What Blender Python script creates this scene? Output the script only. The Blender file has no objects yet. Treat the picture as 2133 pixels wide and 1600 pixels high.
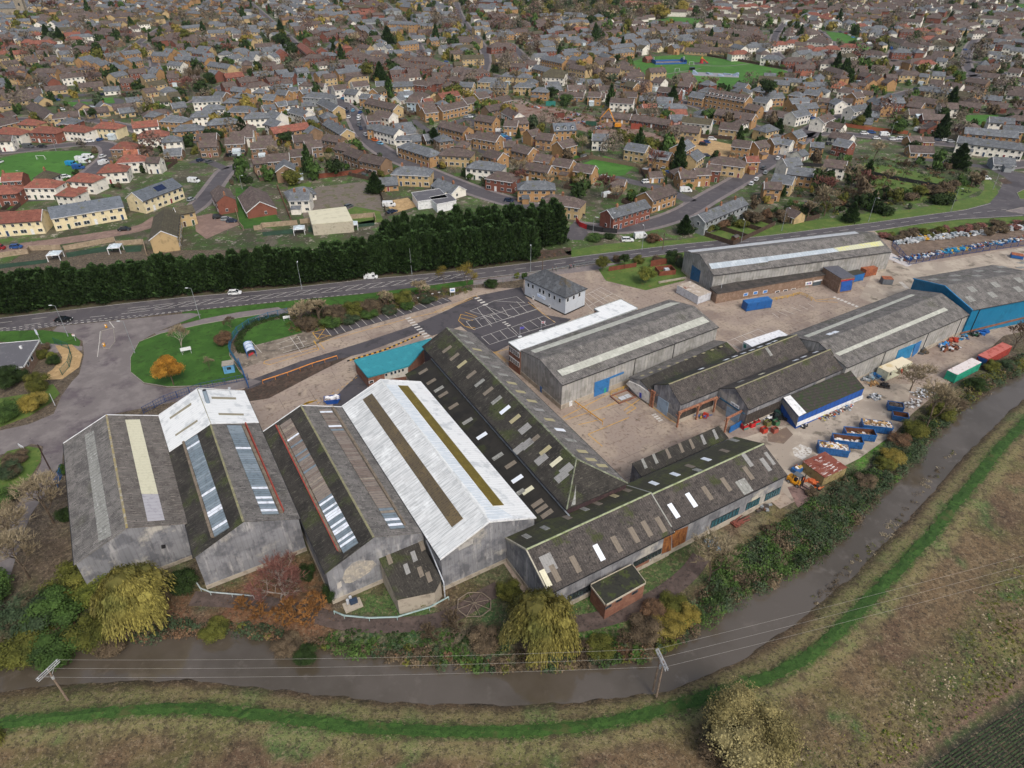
import bpy, math, random
import numpy as np
from mathutils import Vector, Matrix, noise
random.seed(11)
SC = bpy.context.scene
# ---------------------------------------------------------------- camera
CH = 95.0; FPX = 1405.0; TILT = math.radians(34.4)
cam = bpy.data.cameras.new('camera'); cam.sensor_width = 36.0; cam.lens = 36.0*FPX/2133.0
cam.clip_start = 1.0; cam.clip_end = 5000.0
camo = bpy.data.objects.new('camera', cam); SC.collection.objects.link(camo)
camo.location = (0, 0, CH); camo.rotation_euler = (math.pi/2-TILT, 0, 0)
SC.camera = camo
# ---------------------------------------------------------------- world: overcast daylight
SUN_EL, SUN_AZ = math.radians(48), math.radians(152)
w = bpy.data.worlds.new("World"); SC.world = w; w.use_nodes = True
nt = w.node_tree; nt.nodes.clear()
sky = nt.nodes.new('ShaderNodeTexSky'); sky.sky_type = 'NISHITA'; sky.sun_disc = False
sky.sun_elevation = SUN_EL; sky.sun_rotation = SUN_AZ; sky.air_density = 1.0; sky.dust_density = 6.0; sky.ozone_density = 1.0
hs = nt.nodes.new('ShaderNodeHueSaturation'); hs.inputs['Saturation'].default_value = 0.8
bg = nt.nodes.new('ShaderNodeBackground'); bg.inputs['Strength'].default_value = 0.12
wo = nt.nodes.new('ShaderNodeOutputWorld')
nt.links.new(sky.outputs[0], hs.inputs['Color']); nt.links.new(hs.outputs[0], bg.inputs['Color']); nt.links.new(bg.outputs[0], wo.inputs['Surface'])
sl = bpy.data.lights.new('sun', 'SUN'); sl.energy = 1.15; sl.angle = math.radians(14); sl.color = (1.0, 0.99, 0.97)
so = bpy.data.objects.new('sun', sl); SC.collection.objects.link(so)
# sun stands behind and right of the camera, high under thin cloud
sdir = Vector((math.sin(SUN_AZ)*math.cos(SUN_EL), math.cos(SUN_AZ)*math.cos(SUN_EL), math.sin(SUN_EL)))
so.rotation_euler = sdir.to_track_quat('Z', 'Y').to_euler(); so.location = (0, -50, 200)
SC.view_settings.view_transform = 'Standard'; SC.view_settings.look = 'None'
SC.view_settings.gamma = 1.0; SC.view_settings.exposure = 0.3
# ---------------------------------------------------------------- pixel -> world
CT, ST = math.cos(TILT), math.sin(TILT)
def ray(u, v):
 x = u-1066.5; y = 800-v
 return Vector((x, FPX*CT+y*ST, -FPX*ST+y*CT))
def G(u, v, z=0.0):
 d = ray(u, v); k = (CH-z)/-d.z
 return Vector((d.x*k, d.y*k, z))
def on_plane(u, v, p, n):
 o = Vector((0, 0, CH)); d = ray(u, v); return o+d*((p-o).dot(n)/d.dot(n))
def hgt(p, u, v):
 d = ray(u, v); return CH+d.z*math.hypot(p.x, p.y)/math.hypot(d.x, d.y)
# ---------------------------------------------------------------- mesh builder
class MB:
 def __init__(s): s.v = []; s.f = []; s.mi = []; s.mats = []
 def _m(s, m):
  if m is None: return 0
  if m not in s.mats: s.mats.append(m)
  return s.mats.index(m)
 def add(s, vs, fs, m=None):
  b = len(s.v); s.v += [tuple(q) for q in vs]; k = s._m(m)
  for f in fs: s.f.append(tuple(i+b for i in f)); s.mi.append(k)
  return s
 def box(s, c, d, m=None, rz=0.0):
  x, y, z = d[0]/2, d[1]/2, d[2]/2; ca, sa = math.cos(rz), math.sin(rz); vs = []
  for dz in (-z, z):
   for dx, dy in ((-x, -y), (x, -y), (x, y), (-x, y)):
    vs.append((c[0]+dx*ca-dy*sa, c[1]+dx*sa+dy*ca, c[2]+dz))
  return s.add(vs, [(3, 2, 1, 0), (4, 5, 6, 7), (0, 1, 5, 4), (1, 2, 6, 5), (2, 3, 7, 6), (3, 0, 4, 7)], m)
 def prism(s, poly, z0, z1, m=None):
  n = len(poly); a = sum(poly[i][0]*poly[(i+1) % n][1]-poly[(i+1) % n][0]*poly[i][1] for i in range(n))
  if a < 0: poly = poly[::-1]
  vs = [(p[0], p[1], z0) for p in poly]+[(p[0], p[1], z1) for p in poly]
  return s.add(vs, [tuple(range(n))[::-1], tuple(range(n, 2*n))]+[(i, (i+1) % n, n+(i+1) % n, n+i) for i in range(n)], m)
 def slab(s, pts, t, m=None):           # planar polygon, thickened downwards by vector t
  n = len(pts); P = [Vector(p) for p in pts]; t = Vector(t)
  nn = Vector((0, 0, 0))
  for i in range(n): nn += P[i].cross(P[(i+1) % n])
  if nn.dot(t) > 0: P = P[::-1]
  vs = P+[p+t for p in P]
  return s.add(vs, [tuple(range(n)), tuple(range(n, 2*n))[::-1]]+[((i+1) % n, i, n+i, n+(i+1) % n) for i in range(n)], m)
 def tube(s, a, b, r, m=None, n=6, r2=None):
  a = Vector(a); b = Vector(b); d = (b-a)
  if d.length < 1e-6: return s
  d.normalize(); u = d.orthogonal().normalized(); w_ = d.cross(u); r2 = r if r2 is None else r2; vs = []
  for p, q in ((a, r), (b, r2)):
   for i in range(n):
    t = 2*math.pi*i/n; vs.append(p+u*(q*math.cos(t))+w_*(q*math.sin(t)))
  return s.add(vs, [tuple(range(n))[::-1], tuple(range(n, 2*n))]+[(i, (i+1) % n, n+(i+1) % n, n+i) for i in range(n)], m)
 def path(s, pts, r, m=None, n=5):
  for a, b in zip(pts, pts[1:]): s.tube(a, b, r, m, n)
  return s
 def mesh(s, name):
  me = bpy.data.meshes.new(name); me.from_pydata(s.v, [], s.f)
  for m in s.mats: me.materials.append(m)
  if len(s.mats) > 1: me.polygons.foreach_set('material_index', s.mi)
  me.update(); return me
 def build(s, name, parent=None, loc=None, rz=None):
  o = bpy.data.objects.new(name, s.mesh(name)); SC.collection.objects.link(o)
  if parent: o.parent = parent
  if loc is not None: o.location = loc
  if rz is not None: o.rotation_euler = (0, 0, rz)
  return o
def place(me, name, parent=None, loc=(0, 0, 0), rz=0.0, sc=1.0):
 o = bpy.data.objects.new(name, me); SC.collection.objects.link(o); o.parent = parent
 o.location = loc; o.rotation_euler = (0, 0, rz); o.scale = (sc,)*3 if isinstance(sc, (int, float)) else sc
 return o
def empty(name, loc=(0, 0, 0), rz=0.0):
 o = bpy.data.objects.new(name, None); SC.collection.objects.link(o); o.location = loc; o.rotation_euler = (0, 0, rz)
 o.empty_display_size = 0.5; return o
def top(o, label, cat, group=None, kind=None):
 o['label'] = label; o['category'] = cat
 if group: o['group'] = group
 if kind: o['kind'] = kind
 return o
AUTO = []
def auto(o, desc, cat, group):           # label finished at the end with the nearest landmark
 o['category'] = cat; o['group'] = group; AUTO.append((o, desc)); return o
def structure(o): o['kind'] = 'structure'; return o
def local(e, p):
 p = Vector(p)-Vector(e.location); a = -e.rotation_euler.z
 return Vector((p.x*math.cos(a)-p.y*math.sin(a), p.x*math.sin(a)+p.y*math.cos(a), p.z))
# ---------------------------------------------------------------- materials
def lin(h):
 h = h.lstrip('#'); r = [int(h[i:i+2], 16)/255 for i in (0, 2, 4)]
 return tuple((c/12.92 if c <= .04045 else ((c+.055)/1.055)**2.4) for c in r)+(1.0,)
MATS = {}
def mat(name, base, layers=(), rough=0.9, bump=None, rand=0.0, coords='Object', metal=0.0, spec=None, ribs=None, island=0.0, emit=None, attr=None, trans=0.0, rows=None):
 """layers: (colour, noise scale, low, high, stretch) mixed over the base one after another"""
 if name in MATS: return MATS[name]
 m = bpy.data.materials.new(name); m.use_nodes = True; t = m.node_tree; N = t.nodes; L = t.links; b = N['Principled BSDF']
 b.inputs['Roughness'].default_value = rough; b.inputs['Metallic'].default_value = metal
 if spec is not None: b.inputs['Specular IOR Level'].default_value = spec
 if coords == 'World': g = N.new('ShaderNodeNewGeometry'); co = g.outputs['Position']
 else: g = N.new('ShaderNodeTexCoord'); co = g.outputs['Object']
 if attr: a = N.new('ShaderNodeAttribute'); a.attribute_name = attr; cur = a.outputs['Color']
 else: r = N.new('ShaderNodeRGB'); r.outputs[0].default_value = lin(base); cur = r.outputs[0]
 def mixc(fac, A, B, mode='MIX'):
  x = N.new('ShaderNodeMix'); x.data_type = 'RGBA'; x.blend_type = mode; x.clamp_result = False
  if isinstance(fac, float): x.inputs[0].default_value = fac
  else: L.new(fac, x.inputs[0])
  for s_, q in ((6, A), (7, B)):
   if isinstance(q, tuple): x.inputs[s_].default_value = q
   else: L.new(q, x.inputs[s_])
  return x.outputs[2]
 def vec(st, off=0):
  if st == (1, 1, 1) and not off: return co
  mp = N.new('ShaderNodeMapping'); mp.inputs['Scale'].default_value = st; mp.inputs['Location'].default_value = (off, off*.7, off*.3); L.new(co, mp.inputs[0]); return mp.outputs[0]
 def ramp(v, lo, hi, top_=1.0):
  k = N.new('ShaderNodeMapRange'); k.inputs[1].default_value = lo; k.inputs[2].default_value = hi; k.inputs[4].default_value = top_; k.interpolation_type = 'SMOOTHSTEP'; L.new(v, k.inputs[0]); return k.outputs[0]
 for i, ly in enumerate(layers):
  c, sc, lo, hi = ly[:4]; st = ly[4] if len(ly) > 4 else (1, 1, 1); op = ly[5] if len(ly) > 5 else 1.0
  n = N.new('ShaderNodeTexNoise'); n.inputs['Scale'].default_value = sc; n.inputs['Detail'].default_value = 6; n.inputs['Roughness'].default_value = .62
  L.new(vec(st, 3.7*(i+1)), n.inputs['Vector'])
  cur = mixc(ramp(n.outputs[0], lo, hi, op), cur, lin(c))
 if ribs:                              # (axis, period m, darkness)
  axis, per, dk = ribs
  sp = N.new('ShaderNodeSeparateXYZ'); L.new(co, sp.inputs[0])
  if axis == 'xy':
   ad = N.new('ShaderNodeMath'); ad.operation = 'ADD'; L.new(sp.outputs[0], ad.inputs[0]); L.new(sp.outputs[1], ad.inputs[1]); v = ad.outputs[0]
  else: v = sp.outputs['xyz'.index(axis)]
  mu = N.new('ShaderNodeMath'); mu.operation = 'MULTIPLY'; mu.inputs[1].default_value = 1/per; L.new(v, mu.inputs[0])
  fr = N.new('ShaderNodeMath'); fr.operation = 'FRACT'; L.new(mu.outputs[0], fr.inputs[0])
  pp = N.new('ShaderNodeMath'); pp.operation = 'PINGPONG'; pp.inputs[1].default_value = .5; L.new(fr.outputs[0], pp.inputs[0])
  cur = mixc(ramp(pp.outputs[0], .02, .16), mixc(float(dk), cur, (0.01, 0.01, 0.01, 1)), cur)
 if rows:                              # per-sheet tone variation: (sx, sy, sz, amount)
  vo = N.new('ShaderNodeTexVoronoi'); vo.feature = 'F1'; vo.distance = 'CHEBYCHEV'; vo.inputs['Randomness'].default_value = 0.0; vo.inputs['Scale'].default_value = 1.0
  L.new(vec(rows[:3]), vo.inputs['Vector'])
  hh = N.new('ShaderNodeHueSaturation'); sp2 = N.new('ShaderNodeSeparateColor'); L.new(vo.outputs['Color'], sp2.inputs[0])
  k = N.new('ShaderNodeMapRange'); k.inputs[3].default_value = 1-rows[3]; k.inputs[4].default_value = 1+rows[3]; L.new(sp2.outputs[0], k.inputs[0]); L.new(k.outputs[0], hh.inputs['Value']); L.new(cur, hh.inputs['Color']); cur = hh.outputs[0]
 if rand or island:
  hh = N.new('ShaderNodeHueSaturation'); L.new(cur, hh.inputs['Color'])
  val = None
  if rand: oi = N.new('ShaderNodeObjectInfo'); k = N.new('ShaderNodeMapRange'); k.inputs[3].default_value = 1-rand; k.inputs[4].default_value = 1+rand; L.new(oi.outputs['Random'], k.inputs[0]); val = k.outputs[0]
  if island:
   gg = N.new('ShaderNodeNewGeometry'); k2 = N.new('ShaderNodeMapRange'); k2.inputs[3].default_value = 1-island; k2.inputs[4].default_value = 1+island; L.new(gg.outputs['Random Per Island'], k2.inputs[0])
   if val: mu2 = N.new('ShaderNodeMath'); mu2.operation = 'MULTIPLY'; L.new(val, mu2.inputs[0]); L.new(k2.outputs[0], mu2.inputs[1]); val = mu2.outputs[0]
   else: val = k2.outputs[0]
  L.new(val, hh.inputs['Value']); cur = hh.outputs[0]
 L.new(cur, b.inputs['Base Color'])
 if trans:
  b.inputs['Transmission Weight'].default_value = trans
 if bump:
  n = N.new('ShaderNodeTexNoise'); n.inputs['Scale'].default_value = bump[0]; n.inputs['Detail'].default_value = 4
  st = bump[2] if len(bump) > 2 else (1, 1, 1); L.new(vec(st), n.inputs['Vector'])
  bp = N.new('ShaderNodeBump'); bp.inputs['Distance'].default_value = bump[1]; bp.inputs['Strength'].default_value = 0.8; L.new(n.outputs[0], bp.inputs['Height']); L.new(bp.outputs[0], b.inputs['Normal'])
 if emit: b.inputs['Emission Color'].default_value = lin(emit); b.inputs['Emission Strength'].default_value = 1.0
 MATS[name] = m; return m
def flat(h, rough=.7, **k): return mat('paint_'+h.strip('#')+('' if rough == .7 else '_%d' % (rough*100)), h, [(darker(h), 1.2, .45, .75)], rough=rough, **k)
def darker(h, f=.78):
 h = h.lstrip('#'); return '#'+''.join('%02x' % int(int(h[i:i+2], 16)*f) for i in (0, 2, 4))
HAZE=0.00003
# ================================================================ GROUND, WATER, ROADS
def gl(s, z=0.0): return [G(float(a), float(b), z) for a, b in (q.split(',') for q in s.split())]
RN = gl('-330,1425 -200,1412 -100,1408 0,1400 50,1384 150,1350 210,1345 262,1333 330,1322 400,1319 490,1316 560,1328 620,1345 700,1360 760,1362 830,1378 950,1390 1060,1395 1180,1393 1230,1382 1300,1380 1360,1368 1440,1325 1480,1290 1540,1250 1600,1222 1680,1178 1750,1118 1800,1068 1840,1028 1890,985 1930,930 1965,890 2000,845 2060,808 2133,772 2250,720 2400,660', -.7)
RS = gl('-330,1470 -200,1455 -60,1445 80,1432 150,1425 260,1420 400,1417 530,1432 650,1447 780,1460 900,1467 1060,1470 1200,1463 1310,1449 1400,1436 1480,1406 1560,1365 1640,1310 1700,1262 1780,1195 1856,1116 1897,1076 1960,1003 2018,942 2074,884 2133,830 2250,765 2400,700', -.7)
RIV = np.array([(p.x, p.y) for p in RN+RS[::-1]])
def inpoly(P, poly):
 x, y = P[:, 0], P[:, 1]; c = np.zeros(len(P), bool); n = len(poly)
 for i in range(n):
  x1, y1 = poly[i]; x2, y2 = poly[(i+1) % n]
  if y1 == y2: continue
  k = ((y1 > y) != (y2 > y)); c ^= k & (x < (x2-x1)*(y-y1)/(y2-y1)+x1)
 return c
def dline(P, L):
 d = np.full(len(P), 1e9)
 for a, b in zip(L[:-1], L[1:]):
  ab = b-a; t = np.clip(((P-a)@ab)/max(ab@ab, 1e-9), 0, 1); q = a+t[:, None]*ab; d = np.minimum(d, np.hypot(*(P-q).T))
 return d
def vn(P, sc, seed=0, det=3):             # cheap value noise, 0..1
 out = np.zeros(len(P)); amp = 1; tot = 0; rs = np.random.RandomState(seed)
 for o in range(det):
  T = rs.rand(64, 64); q = P*sc*2**o+rs.rand(2)*50; i = np.floor(q).astype(int); f = q-i; f = f*f*(3-2*f)
  a = T[i[:, 0] % 64, i[:, 1] % 64]; b = T[(i[:, 0]+1) % 64, i[:, 1] % 64]; c = T[i[:, 0] % 64, (i[:, 1]+1) % 64]; d = T[(i[:, 0]+1) % 64, (i[:, 1]+1) % 64]
  out += amp*((a*(1-f[:, 0])+b*f[:, 0])*(1-f[:, 1])+(c*(1-f[:, 0])+d*f[:, 0])*f[:, 1]); tot += amp; amp *= .55
 return out/tot
def smooth_(P_):
 for _ in range(2):
  Q = [P_[0]]
  for a, b in zip(P_, P_[1:]): Q += [a*.75+b*.25, a*.25+b*.75]
  P_ = Q+[P_[-1]]
 out = []
 for a, b in zip(P_, P_[1:]):
  n = max(1, int((b-a).length/.7)); out += [a.lerp(b, i/n) for i in range(n)]
 return out
def arr(L): return np.array([(p.x, p.y) for p in L])
STRIP = arr(gl('-330,1560 -100,1530 0,1515 100,1504 200,1492 330,1482 430,1480 530,1492 650,1508 750,1520 900,1528 1060,1530 1200,1520 1300,1502 1400,1475 1500,1445 1618,1410 1669,1382 1720,1342 1770,1294 1821,1240 1866,1195 1904,1154 1945,1111 1988,1053 2033,1000 2074,944 2125,892 2200,815 2300,720'))
FIELD = arr(gl('1850,1620 2133,1432 2300,1330 2300,1800 1700,1800'))
X0, X1, Y0, Y1, STEP = -170.0, 270.0, 22.0, 222.0, 0.8
gx = np.arange(X0, X1+.01, STEP); gy = np.arange(Y0, Y1+.01, STEP); XX, YY = np.meshgrid(gx, gy); P = np.stack([XX.ravel(), YY.ravel()], 1)
dr = dline(P, np.vstack([RIV, RIV[:1]])); ins = inpoly(P, RIV); sd = np.where(ins, -dr, dr)
sdj = sd+(vn(P, .45, 3)-.5)*1.1
Z = np.clip(-.7+sdj*.42, -1.9, 0.0); Z = np.where(sd > 0, Z+np.where(Z > -.05, (vn(P, .3, 9)-.5)*.16, 0), Z)
SOUTH = arr(RS[:]); SOUTHP = np.vstack([SOUTH, [[400, 100], [400, -50], [-300, -50], [-300, 60]]]); south = inpoly(P, SOUTHP) & ~ins
dst = dline(P, STRIP)
# the flood bank: a low rounded rise carrying the mown strip
Z = np.where(south, Z+.9*np.exp(-((dst-.5)/7.0)**2)*np.clip((sd-2)/4, 0, 1), Z)
flat_ = ~south & (sd > 6); Z = np.where(flat_, -.03, Z)
def C(h): return np.array(lin(h)[:3])
n1 = vn(P, .045, 21, 4); n2 = vn(P, .11, 5, 4); n3 = vn(P, .9, 8, 3); n4 = vn(P, .35, 17, 3); n5 = vn(P*np.array([1, 1]), .022, 33, 3)
col = np.tile(C('#5d5038'), (len(P), 1))
def blend(m, c):
 global col
 m = np.clip(m, 0, 1)[:, None]; col = col*(1-m)+c*m
sm = lambda v, a, b: np.clip((v-a)/(b-a), 0, 1)
# south bank: dry grass, brown weeds, green patches
S = south.astype(float)
blend(S, C('#69563d')); blend(S*sm(n2, .42, .62), C('#574433')); blend(S*sm(n4, .5, .75)*.7, C('#6f5f45'))
blend(S*sm(vn(P, .09, 44, 4), .52, .68)*.8, C('#55562c')); blend(S*sm(vn(P, .16, 45, 4), .64, .76), C('#435c2c'))
far = S*np.clip((dst-9)/8, 0, 1)*sm(P[:, 0], 18, 40)
blend(far*sm(n2, .35, .6)*.85, C('#4d5a2a')); blend(far*sm(vn(P, .13, 71, 4), .5, .66)*.8, C('#6f6a3c')); blend(far*sm(vn(P, .2, 72, 4), .6, .75), C('#3f5426'))
blend(S*np.clip(1-np.abs(dst-2.6)/1.8, 0, 1)*.6, C('#7f8050'))
blend(S*sm(1-dst/1.6+(n3-.5)*.8, 0, .3), C('#3a5a1c'))
blend(S*np.clip(1-(sd-.1)/1.5, 0, 1)*.75, C('#4b3a2a'))
FD = inpoly(P, FIELD); fdd = dline(P, np.vstack([FIELD, FIELD[:1]]))
blend(S*(~FD)*np.clip(1-fdd/4.0+(n2-.5), 0, 1), C('#6e5848')); blend(S*FD*np.clip(fdd/1.2, 0, 1), C('#2b2a22'))
# north bank
Nn = (~south & ~ins).astype(float)
nb = Nn*np.clip(1-(sd-1)/30, 0, 1)
blend(Nn, C('#5a5044')); blend(nb*sm(n4, .4, .65), C('#4a4a26')); blend(nb*sm(vn(P, .12, 91, 4), .5, .66), C('#3c5a22')); blend(nb*sm(vn(P, .1, 93, 4), .52, .7)*.9, C('#5d4530'))
def zone(px, c, soft=1.2, n=None, amt=1.0, jit=1.2):
 pl = arr(gl(px)); q = inpoly(P, pl); d = dline(P, np.vstack([pl, pl[:1]])); s_ = np.where(q, d, -d)+(n3-.5)*2*jit
 m = np.clip(s_/soft+.5, 0, 1)*amt
 if n is not None: m = m*n
 blend(m, C(c))
zone('380,1235 430,1240 520,1215 620,1230 700,1290 690,1330 560,1325 440,1300 370,1320 330,1300', '#6b4a34', 2.5, sm(n4, .25, .55))
zone('520,1180 640,1160 680,1240 700,1300 620,1330 540,1320 480,1270', '#80583a', 2, sm(n2, .2, .5), .8)
zone('700,1320 830,1300 1080,1330 1050,1370 820,1368 700,1352', '#35552c', 2, sm(n4, .3, .5))
zone('760,1240 880,1225 910,1290 820,1285 730,1280', '#40602a', 1.2, None, .9)
zone('1180,1240 1250,1230 1250,1290 1170,1290', '#405e2a', 1.2); zone('1330,1180 1440,1120 1420,1200 1370,1250 1330,1240', '#40582a', 1.4)
zone('980,1240 1050,1250 1060,1330 1000,1330', '#3c582e', 1.5); zone('1190,1320 1300,1290 1310,1330 1230,1350 1160,1345', '#3c6a22', 1.6, sm(n4, .3, .5))
zone('1440,1160 1540,1120 1620,1050 1660,1075 1560,1150 1480,1200', '#6d6440', 1.6); zone('1500,1170 1600,1120 1670,1060 1700,1060 1600,1150 1520,1210', '#46702a', 1.4, sm(n4, .2, .45))
zone('1480,1120 1560,1090 1600,1060 1580,1110 1500,1160', '#7c7458', 2, sm(n4, .35, .55))
zone('1780,960 1830,905 1850,920 1800,975 1790,980', '#4a7a22', .8, None, 1, .4)
blend(Nn*np.clip(1-(sd-.1)/1.6, 0, 1)*.7, C('#3d3226')); blend(ins.astype(float), C('#30271b'))
nx, ny = len(gx), len(gy); idx = np.arange(nx*ny).reshape(ny, nx)
F_ = np.stack([idx[:-1, :-1].ravel(), idx[:-1, 1:].ravel(), idx[1:, 1:].ravel(), idx[1:, :-1].ravel()], 1)
me = bpy.data.meshes.new('ground'); me.vertices.add(len(P)); me.vertices.foreach_set('co', np.concatenate([P, Z[:, None]], 1).ravel())
me.loops.add(F_.size); me.loops.foreach_set('vertex_index', F_.ravel()); me.polygons.add(len(F_)); me.polygons.foreach_set('loop_start', np.arange(len(F_))*4); me.update(calc_edges=True); me.validate()
ca = me.color_attributes.new('cover', 'FLOAT_COLOR', 'POINT'); ca.data.foreach_set('color', np.concatenate([col, np.ones((len(P), 1))], 1).ravel())
for p_ in me.polygons: p_.use_smooth = True
M_land = mat('riverside_ground', '#000000', [('#8a7a62', 1.6, .5, .64, (1, 1, 1), .5), ('#2e2418', .9, .5, .62, (1, 1, 1), .55), ('#948a6c', 3.2, .57, .67, (1, 1, 1), .5), ('#221e10', 2.6, .53, .63, (1, 1, 1), .7), ('#4c3f2e', .35, .52, .62, (1, 1, 1), .4)], attr='cover', coords='World', bump=(5, .25))
me.materials.append(M_land); gnd = bpy.data.objects.new('ground', me); SC.collection.objects.link(gnd); structure(gnd)
def zat(x, y): i = min(nx-1, max(0, int(round((x-X0)/STEP)))); j = min(ny-1, max(0, int(round((y-Y0)/STEP)))); return Z[j*nx+i]
M_track = mat('mown_track', '#304f18', [('#3b5c20', .5, .45, .6), ('#23430c', 1.3, .5, .62), ('#46682a', 4, .58, .68), ('#4a5228', .25, .58, .68), ('#55552f', 1.8, .62, .7)], coords='World', bump=(5, .1))
tbm = MB(); TK = smooth_([Vector((q[0], q[1], 0)) for q in STRIP]); tL = []; tR = []
for i, p in enumerate(TK):
 d = (TK[min(i+1, len(TK)-1)]-TK[max(i-1, 0)]).normalized(); n = Vector((-d.y, d.x, 0)); a = p+n*(0.86+random.uniform(-.22, .26)); b = p-n*(0.86+random.uniform(-.22, .26)); tL.append((a.x, a.y, zat(a.x, a.y)+.07)); tR.append((b.x, b.y, zat(b.x, b.y)+.07))
tM = [(p.x, p.y, zat(p.x, p.y)+.12) for p in TK]; k_ = len(TK)
tbm.add(tL+tM+tR, [(k_+i, k_+i+1, i+1, i) for i in range(k_-1)]+[(2*k_+i, 2*k_+i+1, k_+i+1, k_+i) for i in range(k_-1)], M_track); structure(tbm.build('mown_track'))
# town ground, reaching past everything in view
M_town = mat('town_ground', '#4c4939', [('#3c4c24', .05, .46, .54), ('#655f51', .1, .55, .61), ('#3f5a22', .2, .53, .6), ('#8a8478', .35, .6, .64), ('#44392b', .8, .57, .66), ('#9a958e', 1.3, .64, .68), ('#2f3e1d', 1.8, .57, .66)], coords='World', bump=(1.5, .1), rows=(.075, .11, .1, .3))
tb = MB(); E0 = 1500
tb.add([(-E0, Y1, 0), (E0, Y1, 0), (E0, 1900, 0), (-E0, 1900, 0), (-E0, -200, 0), (X0, -200, 0), (X0, Y1, 0), (X1, -200, 0), (E0, -200, 0), (X1, Y1, 0), (X0, Y0, 0), (X1, Y0, 0)],
       [(0, 6, 9, 1, 2, 3), (4, 5, 6, 0), (7, 8, 1, 9), (5, 7, 11, 10)], M_town)
structure(tb.build('town_ground'))
# water
M_water = mat('river_water', '#585148', [('#4c453a', .05, .42, .62), ('#5f584f', .3, .55, .7)], rough=.03, coords='World', bump=(2.2, .012, (1, 1, 1)), spec=1.0)
def resamp(L_, n):
 d = [0.0]
 for p, q in zip(L_, L_[1:]): d.append(d[-1]+(q-p).length)
 out = []; j = 0
 for i in range(n):
  t = d[-1]*i/(n-1)
  while j < len(L_)-2 and d[j+1] < t: j += 1
  out.append(L_[j].lerp(L_[j+1], (t-d[j])/max(1e-6, d[j+1]-d[j])))
 return out
wb = MB(); n_ = 60; A_ = []; B_ = []
for a, b in zip(resamp(RN, n_), resamp(RS, n_)): d = (a-b).normalized()*5; A_.append(a+d); B_.append(b-d)
wb.add([(p.x, p.y, -.7) for p in A_+B_], [(n_+i, n_+i+1, i+1, i) for i in range(n_-1)], M_water); structure(wb.build('river_water'))
# ---- sheets
LAY = [0.0]
def sheet(name, px, m, z, kind='structure', world=None, kerb=None):
 pts = world if world is not None else gl(px)
 b = MB(); n = len(pts); b.add([(p[0], p[1], z) for p in pts], [tuple(range(n))], m)
 o = b.build(name); a = 0
 for i in range(n): a += pts[i][0]*pts[(i+1) % n][1]-pts[(i+1) % n][0]*pts[i][1]
 if a < 0: o.data.flip_normals()
 o['kind'] = kind
 if kerb:
  k = MB(); pp = [Vector((p[0], p[1], 0)) for p in pts]
  for i in range(n if kerb == 'loop' else n-1):
   a_, b_ = pp[i], pp[(i+1) % n]; d = (b_-a_)
   if d.length < .05: continue
   k.box(((a_.x+b_.x)/2, (a_.y+b_.y)/2, z+.03), (d.length+.06, .14, .16), M_kerb, math.atan2(d.y, d.x))
  structure(k.build('kerb'))
 return o
def smooth(P_, it=2):
 for _ in range(it):
  Q = [P_[0]]
  for a, b in zip(P_, P_[1:]): Q += [a*.75+b*.25, a*.25+b*.75]
  P_ = Q+[P_[-1]]
 return P_
def ribbon(name, pts, wd, m, z, sm_=2, wd2=None, extra=None):
 P_ = smooth([Vector((p[0], p[1], 0)) for p in pts], sm_); b = MB(); L_ = []; R_ = []
 for i, p in enumerate(P_):
  d = (P_[min(i+1, len(P_)-1)]-P_[max(i-1, 0)]).normalized(); n = Vector((-d.y, d.x, 0)); L_.append(p+n*wd/2); R_.append(p-n*wd/2)
 k = len(P_); b.add([(p.x, p.y, z) for p in L_+R_], [(k+i, k+i+1, i+1, i) for i in range(k-1)], m); o = b.build(name); structure(o); return o, P_, L_, R_
M_asph = mat('asphalt', '#4f4c50', [('#5c585a', .35, .5, .65), ('#434044', .09, .5, .65), ('#605a58', 4, .6, .75)], coords='World', bump=(8, .02))
M_asph2 = mat('asphalt_worn', '#6e6867', [('#7d7775', .25, .45, .65), ('#5a5256', .11, .5, .65), ('#4b4548', .9, .64, .72), ('#8a7d78', 3, .62, .75)], coords='World', bump=(8, .02))
M_redr = mat('block_paving', '#7a655c', [('#8a7468', .4, .45, .6), ('#665450', 1.5, .55, .7)], coords='World')
M_dark = mat('tarmac_dark', '#4a474b', [('#3c3a3e', .3, .5, .62), ('#57524f', .8, .6, .7)], coords='World', bump=(8, .02))
M_conc = mat('concrete_yard', '#928479', [('#a19384', .12, .45, .6), ('#7f7168', .06, .52, .66), ('#5b5047', .45, .6, .72), ('#7d6c5d', 1.3, .5, .7), ('#a39584', .22, .6, .72, (1, .3, 1)), ('#4a423a', 2.8, .67, .75)], coords='World', bump=(5, .02))
M_conc2 = mat('concrete_slabs', '#9a8f82', [('#aea394', .2, .45, .62), ('#6e665a', .3, .55, .68), ('#5a5349', 1.2, .62, .72), ('#b0a68e', 2, .64, .74)], coords='World', bump=(5, .02))
M_lawn = mat('mown_grass', '#2f5513', [('#3a611b', .25, .45, .65), ('#28480c', .6, .5, .65), ('#46622a', 2.5, .58, .72)], coords='World', bump=(6, .06))
M_lawn2 = mat('bright_grass', '#3a681e', [('#457526', .06, .45, .65), ('#305a16', .3, .5, .7)], coords='World')
M_verge = mat('verge_grass', '#4a6224', [('#5d6e30', .3, .45, .65), ('#6b6038', .5, .58, .7), ('#36501a', 1.2, .55, .68)], coords='World', bump=(6, .06))
M_leaf = mat('leaf_litter', '#40362d', [('#54443a', .5, .45, .6), ('#35281f', 1.4, .5, .65), ('#7a4a28', 3.5, .62, .7)], coords='World', bump=(6, .06))
M_path = mat('path_tarmac', '#756e6e', [('#857c78', .4, .5, .65), ('#645d5e', 1.5, .55, .7)], coords='World')
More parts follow.
